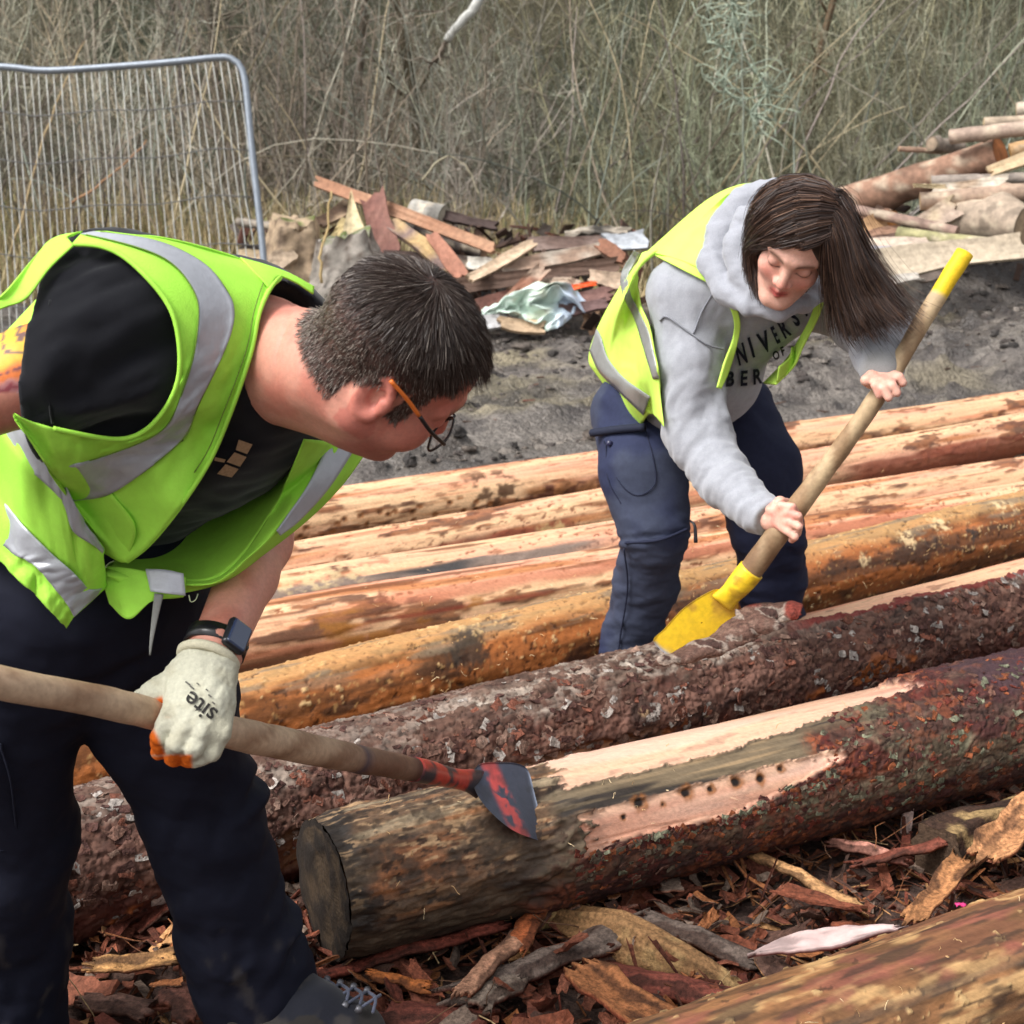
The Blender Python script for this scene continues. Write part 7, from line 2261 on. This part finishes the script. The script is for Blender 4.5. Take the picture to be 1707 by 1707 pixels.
# ---------------------------------------------------------------- yellow shovel
def woman_tool():
    YEL_ = S(240, 200, 40, .88)
    def hcol(V, s):
        c = mixc(np.tile(S(196, 170, 134, .84), (len(V), 1)), S(160, 130, 98, .8), ss(-.2, .5, fbm(V * np.array([40, 7, 7]), 3, 3)))
        c = mixc(c, S(110, 78, 54, .75), .7 * ss(.70, .98, s))
        return mixc(c, YEL_, 1 - ss(.118, .124, s))
    def scol(V):
        c = np.tile(YEL_, (len(V), 1))
        return mixc(c, S(150, 100, 40, .75), .5 * ss(.25, .5, fbm(V * 40, 3, 13)))
    root = blade_tool('bark_shovel', 'yellow tipped wooden shovel with a yellow blade under the bark', 'shovel',
                      [(1608, 421, 3.17), (1540, 532, 3.17), (1475, 642, 3.17), (1400, 750, 3.22), (1312, 868, 3.275), (1242, 965, 3.32)], [.0185, .0185, .0185, .0205, .0235, .0255], hcol,
                      [(1253, 950, 3.312), (1238, 968, 3.322), (1224, 984, 3.332), (1212, 996, 3.34), (1203, 1006, 3.346)], [(.0285, .0285), (.0285, .0285), (.0265, .0250), (.024, .016), (.027, .007)], scol, None, None, None, None)
    out = np.array([(1228, 992), (1231, 1012), (1228, 1034), (1226, 1062), (1180, 1084), (1130, 1098), (1090, 1071), (1108, 1048), (1140, 1014), (1176, 990), (1200, 982)], float)
    cen = np.array([1170., 1038.])
    o = resample(np.hstack([np.vstack([out, out[:1]]), np.zeros((len(out) + 1, 1))]), 80)[:-1, :2]
    k = np.linspace(.02, 1, 12)
    pix = cen + (o[None] - cen) * k[:, None, None]
    x, y = pix[..., 0].ravel(), pix[..., 1].ravel()
    d = 3.35 + (y - 1000) * .0004 + .006 * (((x - 1165) * .7 + (y - 1040) * .7) / 60) ** 2
    Vf = PP(np.stack([x, y, d], 1)); n0 = len(Vf)
    V = np.concatenate([Vf, Vf + FW * .004])
    g = grid_faces(len(k), len(o), True)
    rim = (len(k) - 1) * len(o) + np.arange(len(o)); r2 = np.roll(rim, -1)
    F = [np.vstack([g, g[:, ::-1] + n0, np.stack([rim, rim + n0, r2 + n0, r2], 1)])]
    c = np.tile(YEL_, (n0, 1))
    c = mixc(c, S(176, 128, 60, .8), .7 * ss(.0, .5, fbm(Vf * 34, 3, 15)) * (1 - ss(1010, 1045, y)))
    c = mixc(c, S(150, 160, 180, .8), 1 - ss(0, 6, (y - 1071) * -.95 + (x - 1090) * .62 + 2))
    part('blade', V, F, STEEL, root, np.vstack([c, c]))
woman_tool()
# ---------------------------------------------------------------- bark litter under the logs
BARKM = vcmat('bark_chips', rough=.78, amt=.62, scale=110, bump=.9, bscale=190, bdist=.004, spec=.22, detail=6)
OUTER = [S(112, 84, 72, .8), S(132, 112, 98, .8), S(92, 66, 56, .8), S(120, 70, 54, .8)]
INNER = [S(140, 80, 58, .82), S(176, 112, 70, .82), S(118, 62, 48, .8), S(196, 146, 98, .84), S(150, 92, 70, .82)]
def chip(rng, L, W, curl, th, n=8, m=5, outer=None, inner=None, taper=None, twist=0.0, bend=0.0):
    """curled piece of bark: closed shell, bark on one side, raw inner face on the other"""
    u = np.linspace(-.5, .5, n); v = np.linspace(-.5, .5, m)
    U, V = np.meshgrid(u, v, indexing='ij')
    w = W * (1 + .22 * fbm(np.stack([U.ravel() * 4, V.ravel() * 0 + rng.uniform(0, 50), V.ravel() * 0], 1), 2, 1).reshape(U.shape))
    if taper is not None: w = w * np.clip(1.15 - taper * np.abs(U * 2) ** 1.5, .12, 1)
    x = U * L + .10 * L * np.where(np.abs(U) > .49, rng.normal(0, .5, U.shape), 0)
    a = V * curl
    R = w / max(curl, .05)
    y = R * np.sin(a) if curl > .05 else V * w
    z = R * (np.cos(a) - 1) if curl > .05 else 0 * V
    z = z + bend * L * (U * 2) ** 2 + rng.normal(0, .0012 if n < 20 else .0002, U.shape)
    t = twist * U
    y, z = y * np.cos(t) - z * np.sin(t), y * np.sin(t) + z * np.cos(t)
    top = np.stack([x, y, z], -1).reshape(-1, 3)
    bot = top - np.array([0, 0, th]) * ((.6 + .6 * rng.random((len(top), 1))) if n < 20 else 1.0)
    k = n * m
    g = grid_faces(n, m)
    rim = np.concatenate([np.arange(m), np.arange(1, n) * m + m - 1, (n - 1) * m + np.arange(m - 2, -1, -1), np.arange(n - 2, 0, -1) * m])
    r2 = np.roll(rim, -1)
    F = np.vstack([g, g[:, ::-1] + k, np.stack([rim, rim + k, r2 + k, r2], 1)])
    oc = OUTER[rng.integers(0, 4)] if outer is None else outer
    ic = INNER[rng.integers(0, 5)] if inner is None else inner
    nz = fbm(top * 40 + rng.uniform(0, 50), 3, 3)
    co = np.tile(oc, (k, 1)) * (1 + .3 * nz)[:, None]
    ci = mixc(np.tile(ic, (k, 1)), ic * .6, ss(0, .5, fbm(top * np.array([12, 60, 60]) + rng.uniform(0, 50), 3, 5)))
    return np.concatenate([top, bot]), F, np.clip(np.concatenate([co, ci]), 0, 1)

def clear_of_logs(p, marg=0.0):
    ok = np.ones(len(p), bool)
    for g in LOGS.values():
        q = p - g['A']; t = q @ g['T']
        d = np.linalg.norm(q - t[:, None] * g['T'], axis=1)
        ok &= ~((d < g['r'] + marg) & (t > -.02))
    return ok

def rot(rng, tilt):
    a = rng.uniform(0, 2 * np.pi)
    b, c = rng.normal(0, tilt, 2)
    from mathutils import Euler
    return Euler((b + (math.pi if rng.random() < .5 else 0), c, a))

def build_litter():
    rng = np.random.default_rng(99)
    protos = []; PC = []; SHAPE = []
    for k in range(14):
        cl_, cw_, cc_, ct_ = rng.uniform(.06, .13), rng.uniform(.022, .045), rng.uniform(.1, 1.6), rng.normal(0, .35)
        SHAPE.append(('narrow' if cl_ / cw_ > 3.0 else 'broad') + ' ' + ('twisted' if abs(ct_) > .45 else 'curled' if cc_ > .8 else 'flat'))
        V, F, C = chip(rng, cl_, cw_, cc_, rng.uniform(.003, .007), twist=ct_, bend=rng.normal(0, .06))
        protos.append(mesh_data('bark_chip', V, F, C, smooth=False)); pc_ = C.mean(0)
        PC.append(pc_)
    CHIPC = ['tan' if c_[0] > .34 else 'orange brown' if c_[0] > .24 else 'red brown' if c_[0] > 2.1 * c_[1] else 'dark brown' for c_ in PC]
    MARKS = [(60, 1640, 'the rear trouser leg'), (300, 1540, 'the forward shin'), (560, 1660, 'the laced boot'), (650, 1600, 'the muddy log end'),
             (470, 1480, 'the sawn end face'), (860, 1620, 'the long grey bark strip'), (1040, 1680, 'the orange tan bark chunk'), (1130, 1600, 'the tan root piece'),
             (1380, 1580, 'the white pink strip'), (1330, 1455, 'the slender tan sliver'), (1450, 1410, 'the pale rosy roll'), (1600, 1395, 'the dark round block'),
             (1601, 1506, 'the pink scrap'), (1690, 1400, 'the tan edged curl'), (1000, 1500, 'the pale yellow stub'), (1200, 1480, 'the curved grey bark'), (1565, 1490, 'the purple rimmed strip'),
             (720, 1690, 'the broad dark red plate'), (220, 1612, 'the yellow tan curl'), (665, 1632, 'the orange curled shaving')]
    made = 0; used = set(); tries = 0
    while made < 250:
        px, py = rng.uniform(60, 1740), rng.uniform(1300, 1740)
        p = G(px, py, rng.uniform(-.015, .05))
        if p[1] > 4.0 or not clear_of_logs(p[None], .01)[0]: continue
        o = bpy.data.objects.new('bark_chip', protos[made % 14]) if made < 14 else bases[made % 14].copy()
        if made < 14:
            if not protos[made].materials: protos[made].materials.append(BARKM)
            bases = [o] if made == 0 else bases + [o]
        COL.objects.link(o)
        o.location = p; o.rotation_euler = rot(rng, .35)
        s = rng.uniform(.5, 1.25) ** 1.2
        o.scale = (s, s * rng.uniform(.8, 1.2), s)
        q0, q1, _ = proj(np.array([p])); q0, q1 = q0[0], q1[0]
        mark = min(MARKS, key=lambda k_: math.hypot(q0 - k_[0], (q1 - k_[1]) * 1.4))
        size = 'small' if s < .65 else 'large' if s > 1.0 else 'medium'
        dx_, dy_ = q0 - mark[0], q1 - mark[1]
        rel = ('right of' if dx_ > 0 else 'left of') if abs(dx_) > abs(dy_) * 1.4 else ('in front of' if dy_ > 0 else 'behind')
        upt = 'upturned ' if abs(o.rotation_euler[0]) > 1.6 else ''
        lab = '%s %s%s %s bark chip %s %s' % (size, upt, SHAPE[made % 14], CHIPC[made % 14], rel, mark[2])
        if lab in used and tries < 4000:
            tries += 1; COL.objects.unlink(o); bpy.data.objects.remove(o) if made >= 14 else None
            if made < 14: bases.pop()
            continue
        used.add(lab)
        tag(o, lab, 'bark chip', 'loose bark chips on the ground')
        made += 1
    # the finer litter
    L = []
    small = [chip(rng, rng.uniform(.03, .08) if k % 3 else rng.uniform(.07, .15), rng.uniform(.006, .024) if k % 3 else rng.uniform(.004, .009), rng.uniform(0, 1.4), .0028, 3, 3, twist=rng.normal(0, .6), bend=rng.normal(0, .12)) for k in range(24)]
    n = 7000
    P0 = np.stack([rng.uniform(-1.5, 2.3, n * 2), rng.uniform(1.7, 4.0, n * 2), rng.uniform(-.035, .02, n * 2)], 1)
    P0[:, 2] += .035 * np.clip(fbm(P0 * np.array([3, 3, 0]), 3, 4), -.5, 1)
    P0 = P0[clear_of_logs(P0, .0)]
    x, y, d = proj(P0)
    P0 = P0[(x > -60) & (x < 1800) & (y > 1120)][:n]
    for p in P0:
        V, F, C = small[rng.integers(0, 24)]
        R = np.array(rot(rng, .4).to_matrix())
        s = rng.uniform(.5, 1.3)
        L.append(((V * s) @ R.T + p, F, C * rng.uniform(.45, 1.15)))
    V, F, C = cat_meshes(L)
    obj('bark_litter', mesh_data('bark_litter', V, F, C, smooth=False), BARKM, kind='stuff')
    # thin stems, fibres
    L = []
    for _ in range(420):
        p = np.array([rng.uniform(-1.2, 1.9), rng.uniform(1.9, 3.5), rng.uniform(.0, .05)])
        if not clear_of_logs(p[None])[0]: continue
        a = rng.uniform(0, 6.28)
        pts = rw(rng, p, (np.cos(a), np.sin(a), rng.normal(0, .25)), rng.uniform(.04, .14), 4, .3)
        V, F = tube(pts, rng.uniform(.0006, .0016), 4, cap=False)
        L.append((V, F, [S(206, 176, 130, .85), S(150, 100, 66, .8), S(110, 80, 60, .8)][rng.integers(0, 3)]))
    for key, n in (('A', 45), ('B', 40), ('C', 150), ('D', 60), ('E', 60), ('G', 50), ('H', 45), ('F', 30)):
        for _ in range(n):
            x = rng.uniform(600, 1720)
            if key == 'F': x = rng.uniform(1150, 1700)
            p, nn = on_log(key, x, rng.uniform(.03, .75), .004)
            pts = rw(rng, p, nn * .7 + rng.normal(0, .7, 3), rng.uniform(.006, .026), 4, .5, -.05)
            V, F = tube(pts, rng.uniform(.0004, .0009), 3, cap=False)
            L.append((V, F, [S(240, 214, 170, .88), S(226, 184, 132, .86)][rng.integers(0, 2)]))
    V, F, C = cat_meshes(L)
    obj('wood_fibres', mesh_data('wood_fibres', V, F, C), BARKM, kind='stuff')

    def big(label, a, b, w, curl, th, outer, inner, flip=False, za=.03, zb=.03, taper=None, twist=0.0, bend=0.0, cat='bark', name='bark_strip', roll=0.0, n=46, m=16, seed=0, grain=1.0):
        r = np.random.default_rng(seed + int(a[0]))
        A, B = G(a[0], a[1], za), G(b[0], b[1], zb)
        T = B - A; Ln = np.linalg.norm(T); T /= Ln
        Nn = np.array([0, 0, 1.0]) - T * T[2]; Nn /= np.linalg.norm(Nn)
        if flip: Nn = -Nn
        W_ = np.cross(Nn, T)
        c_, s_ = math.cos(roll), math.sin(roll)
        W_, Nn = W_ * c_ + Nn * s_, Nn * c_ - W_ * s_
        V, F, C = chip(r, Ln, w, curl, th, n, m, outer, inner, taper, twist, bend)
        stn = fbm(V * np.array([7, 110, 30]) + seed, 3, 11)
        C = np.clip(C * (1 + .45 * grain * stn)[:, None], 0, 1)
        C = mixc(C, S(60, 38, 30, .75), .75 * grain * ss(.25, .6, fbm(V * np.array([16, 45, 20]) + seed + 5, 4, 13)))
        V[:, 2] += .005 * fbm(V * 18 + seed, 3, 3) + .0008 * stn
        V[:, 1] += .004 * fbm(V * np.array([25, 10, 10]) + seed, 3, 7)
        X = (A + B) / 2 + V @ np.array([T, W_, Nn])
        o = obj(name, mesh_data(name, X, F, C), BARKM if grain > .5 else vcmat('peeled_strip', rough=.5, amt=.10, scale=60, bump=.25, bscale=120), None, label, cat)
        return o
    GR = S(122, 106, 96, .8)
    big('long grey bark strip lying across the litter below the near log', (752, 1650), (1066, 1528), .075, 1.5, .010, GR, INNER[2], za=.05, zb=.06)
    big('grey curved bark running right from the tan root', (1075, 1518), (1266, 1592), .06, 1.6, .009, GR, INNER[0], za=.07, zb=.05)
    big('white and pink peeled strip with red rim beside the corner log', (1262, 1596), (1496, 1552), .055, .9, .008, S(146, 60, 52, .8), S(236, 206, 200, .88), flip=True, za=.06, zb=.07, taper=.9, grain=.15)
    big('orange tan bark chunk with red edge near the bottom edge', (962, 1622), (1104, 1722), .085, .7, .012, S(140, 70, 52, .8), S(178, 116, 74, .82), flip=True, za=.07, zb=.05)
    big('red brown bark slab beside the orange tan chunk', (1020, 1610), (1246, 1660), .07, 1.2, .010, S(140, 76, 62, .8), INNER[2], za=.05, zb=.05)
    big('slender tan wood sliver with dark notches under the near log', (1246, 1410), (1424, 1504), .032, .5, .010, S(200, 152, 104, .84), S(200, 152, 104, .84), za=.05, zb=.04, cat='wood sliver', name='wood_sliver')
    big('orange tan bark strip with purple rim left of the pink scrap', (1520, 1545), (1606, 1436), .050, .8, .008, S(140, 82, 72, .8), S(184, 128, 84, .82), flip=True, za=.05, zb=.06)
    big('big curl of tan edged bark against the right frame edge', (1640, 1440), (1740, 1345), .085, 1.4, .010, S(150, 90, 68, .8), S(196, 140, 96, .82), flip=True, za=.08, zb=.12)
    big('yellow tan curl of bark by the man\'s forward leg', (150, 1620), (292, 1606), .055, 1.3, .006, S(140, 90, 64, .8), S(200, 150, 96, .83), flip=True, za=.05, zb=.05)
    big('dark bark plate left of the man\'s forward boot', (286, 1640), (330, 1690), .06, .6, .010, S(112, 72, 60, .8), INNER[0], za=.05, zb=.05)
    big('grey brown bark plate lying nearest the man\'s rear leg', (140, 1660), (250, 1675), .055, .8, .008, S(116, 86, 74, .8), INNER[2], za=.045, zb=.045)
    big('orange curled shaving right of the laced boot', (618, 1622), (716, 1642), .035, 1.6, .003, S(190, 112, 60, .84), S(206, 130, 72, .84), za=.05, zb=.05, bend=.06)
    big('long thin red bark strip running under the muddy end', (520, 1622), (830, 1536), .035, 1.2, .008, S(132, 66, 52, .8), INNER[2], za=.04, zb=.05)
    big('pinkish tan bark strip pointing at the grey strip', (765, 1650), (876, 1546), .040, .7, .008, S(186, 138, 110, .84), S(150, 84, 60, .82), za=.07, zb=.06)
    big('pale rosy bark roll under the middle of the near log', (1388, 1396), (1510, 1424), .040, 2.2, .006, S(196, 136, 118, .84), S(150, 70, 56, .8), za=.04, zb=.04)
    big('dark curling bark strip right of the rosy roll', (1420, 1440), (1580, 1398), .030, 1.2, .006, S(120, 66, 52, .8), INNER[0], za=.03, zb=.08, bend=.05)
    big('broad dark red bark plate in the lower middle litter', (640, 1680), (800, 1700), .09, .7, .010, S(120, 66, 54, .8), INNER[0], za=.04, zb=.04)
    big('grey flecked bark plate by the pinkish strip', (790, 1668), (860, 1622), .06, .7, .010, S(140, 124, 110, .8), INNER[2], za=.05, zb=.05)
    big('orange splinter sheet beside the long thin red strip', (855, 1580), (905, 1500), .04, .5, .006, S(180, 100, 60, .84), S(206, 150, 96, .85), za=.06, zb=.05)
    # tan root, dark stub, standing chip
    def stick(name, label, cat, px, r0, col, endc, z, seed):
        rr = np.random.default_rng(seed)
        pts = resample(np.array([G(x, y, zz) for (x, y), zz in zip(px, z)]), 60)
        t = thing(name, label, cat, pts[0])
        rad = np.array(r0); rad = np.interp(np.linspace(0, 1, 60), np.linspace(0, 1, len(rad)), rad)
        V, F = tube(pts, rad, 44, cap=False)
        ctr = np.repeat(pts, 44, 0)
        ang = np.tile(np.linspace(0, 2 * np.pi, 44, endpoint=False), 60); ln = np.repeat(np.arange(60) / 60., 44)
        gq = np.stack([np.cos(ang) * 3.2, np.sin(ang) * 3.2, ln * 2.2], 1)
        gr = fbm(gq * np.array([2.5, 2.5, 1]), 3, seed + 7)
        V = ctr + (V - ctr) * (1 + .30 * fbm(gq * .55, 3, seed) + .05 * gr)[:, None]
        c = mixc(np.tile(col, (len(V), 1)), col * .55, ss(.0, .5, gr))
        c = mixc(c, S(206, 172, 118, .84), .5 * ss(.1, .5, fbm(V * 18, 3, seed + 4)))
        part('trunk', V, F, BARKM, t, c)
        for e, sg in ((0, -1), (59, 1)):
            ring = V[e * 44:(e + 1) * 44]; cen = ring.mean(0)
            rows = np.concatenate([cen + (ring - cen) * k for k in (.02, .6, .99)])
            part('cut_end', rows, grid_faces(3, 44, True, flip=sg > 0), BARKM, t, endc)
    stick('root_piece', 'bulky tan root piece between the grey bark strips', 'root', [(930, 1530), (1040, 1570), (1130, 1610), (1250, 1668)], [.03, .055, .045, .02], S(164, 124, 84, .8), S(150, 110, 70, .8), (.01, .02, .015, .0), 3)
    stick('support_block', 'dark round block propping up the near log on the right', 'wood block', [(1560, 1418), (1640, 1384), (1720, 1362)], [.055, .055, .055], S(70, 50, 40, .75), S(84, 66, 52, .75), (.05, .05, .05), 4)
    stick('cut_log', 'pale yellow log stub half buried under the near log', 'log', [(880, 1530), (960, 1500)], [.03, .03], S(206, 172, 118, .84), S(190, 150, 100, .82), (.02, .03), 5)
    c0 = G(1511, 1384, 0.0)
    V, F = box(c0 + np.array([0, 0, .035]), np.eye(3), np.array([.011, .005, .040]))
    V = V + np.array([[.002, 0, 0]]) * np.sign(V[:, 2:3] - .03)
    obj('wood_chip', mesh_data('wood_chip', V, F, S(226, 196, 184, .86), smooth=False), BARKM, None, 'pinkish white chip standing upright under the near log', 'wood chip')
    V, F, C = chip(np.random.default_rng(1), .018, .012, .8, .003, 6, 4, S(240, 70, 140, .85), S(240, 70, 140, .85))
    obj('plastic_scrap', mesh_data('plastic_scrap', V + G(1601, 1506, .07), F, C), RUBBISH, None, 'tiny bright pink scrap in the bark litter', 'plastic scrap')
    # bark curling up in front of the yellow blade
    rng = np.random.default_rng(12)
    for label, top, bot, d0, red in (('long bark strip lifting off the log in front of the yellow blade', [(1112, 1092), (1165, 1072), (1200, 1054), (1240, 1032), (1280, 1026)], [(1085, 1110), (1150, 1100), (1205, 1086), (1262, 1064), (1305, 1046)], 3.285, 0),
                                     ('red torn bark tuft standing above the pink strip', [(1226, 1030), (1255, 1014), (1285, 1008), (1315, 1012), (1338, 1016)], [(1236, 1056), (1262, 1050), (1290, 1040), (1312, 1030), (1334, 1026)], 3.31, 1)):
        n, m = 60, 18
        a, b = resample(np.array([(x, y, d0 + .02) for x, y in top], float), n), resample(np.array([(x, y, d0 - .03) for x, y in bot], float), n)
        t = np.linspace(0, 1, m)[:, None, None]
        g = a[None] * (1 - t) + b[None] * t
        q = np.stack([g[..., 0] * .012, g[..., 1] * .030, 0 * g[..., 0]], -1).reshape(-1, 3)
        g[..., 1] += (7 * fbm(q * 2.2, 3, 3).reshape(m, n)) * (1 - t[..., 0] * .6)
        g[..., 2] += .012 * np.abs(fbm(q * 2.5, 3, 5)).reshape(m, n) - .02 * np.sin(t[..., 0] * 3.1)
        V = PP(g.reshape(-1, 3))
        c = np.asarray([S(118, 92, 80, .8), S(98, 72, 62, .8), S(148, 132, 120, .8), S(74, 52, 46, .8)])[(np.clip(fbm(q * 3, 3, 9) * 2 + 2, 0, 3.99)).astype(int)]
        if red: c = mixc(c, S(124, 56, 46, .8), ss(-.3, .2, fbm(q * 2, 2, 11)))
        o = obj('loose_bark', mesh_data('loose_bark', V, grid_faces(m, n), c), BARKM, None, label, 'bark')
        md = o.modifiers.new('thickness', 'SOLIDIFY'); md.thickness = .008; md.offset = -1
build_litter()

def bark_flakes():
    """small flakes of bark that stand proud of the two barked logs"""
    rng = np.random.default_rng(17)
    def lay(key, n, pick, pal, lo, hi):
        g = LOGS[key]; L = []
        protos = [chip(rng, 1.0, rng.uniform(.4, .8), rng.uniform(.1, .7), .10, 4, 3, twist=rng.normal(0, .3), bend=rng.normal(.04, .05)) for _ in range(10)]
        k = 0
        while k < n:
            s = rng.uniform(0, g['ln']); c = g['A'] + g['T'] * s
            x = proj(c[None])[0][0]
            if x < -60 or x > 1800: continue
            v = pick(x)
            if v is None: continue
            k += 1
            ph = math.acos(1 - 2 * np.clip(v, .002, .95)) - g['el']
            nn = g['up'] * math.cos(ph) + g['side'] * math.sin(ph)
            row = g['rr'][min(int(s / g['ln'] * (len(g['rr']) - 1)), len(g['rr']) - 1)]
            r_ = np.interp(ph, g['ph'], row) if ph >= g['ph'][0] else row[0]
            tg = np.cross(nn, g['T'])
            a = rng.normal(0, .5)
            ax = g['T'] * math.cos(a) + tg * math.sin(a) + nn * rng.normal(0, .12); ax /= np.linalg.norm(ax)
            n2 = nn + tg * rng.normal(0, .22) + g['T'] * rng.normal(0, .15); n2 -= ax * (n2 @ ax); n2 /= np.linalg.norm(n2)
            V, F, _ = protos[k % 10]
            sz = rng.uniform(lo, hi)
            W = c + nn * (r_ + .001) + (V * sz) @ np.array([ax, np.cross(n2, ax), n2])
            col = pal[rng.integers(0, len(pal))] * rng.uniform(.75, 1.2)
            L.append((W, F, np.clip(np.tile(col, (len(V), 1)) * (1 + .3 * rng.normal(0, .6, (len(V), 1))), 0, 1)))
        V, F, C = cat_meshes(L)
        part('bark_flakes', V, F, BARKM, g['root'], C, smooth=False, kind='stuff')
    def pick_b(x):
        v = rng.uniform(0, .9)
        return None if (x > 1270 and v < .16) else v
    lay('B', 1500, pick_b, [S(112, 82, 70, .8), S(140, 112, 98, .8), S(92, 62, 54, .8), S(166, 156, 148, .82), S(84, 56, 50, .8), S(124, 76, 60, .8)], .010, .030)
    def pick_a(x):
        if x < 900: return None
        u = rng.random()
        edge = .60 - .16 * max(0, min(1, (x - 1150) / 190))
        if x < 1330: return edge + .035 + abs(rng.normal(0, .06)) if u < .5 else rng.uniform(edge + .02, .92)
        return rng.uniform(.12 if x < 1500 else .02, .9)
    lay('A', 800, pick_a, [S(118, 56, 44, .8), S(146, 84, 54, .8), S(124, 124, 102, .8), S(96, 84, 70, .8), S(84, 48, 44, .78), S(110, 78, 66, .8)], .008, .024)
bark_flakes()
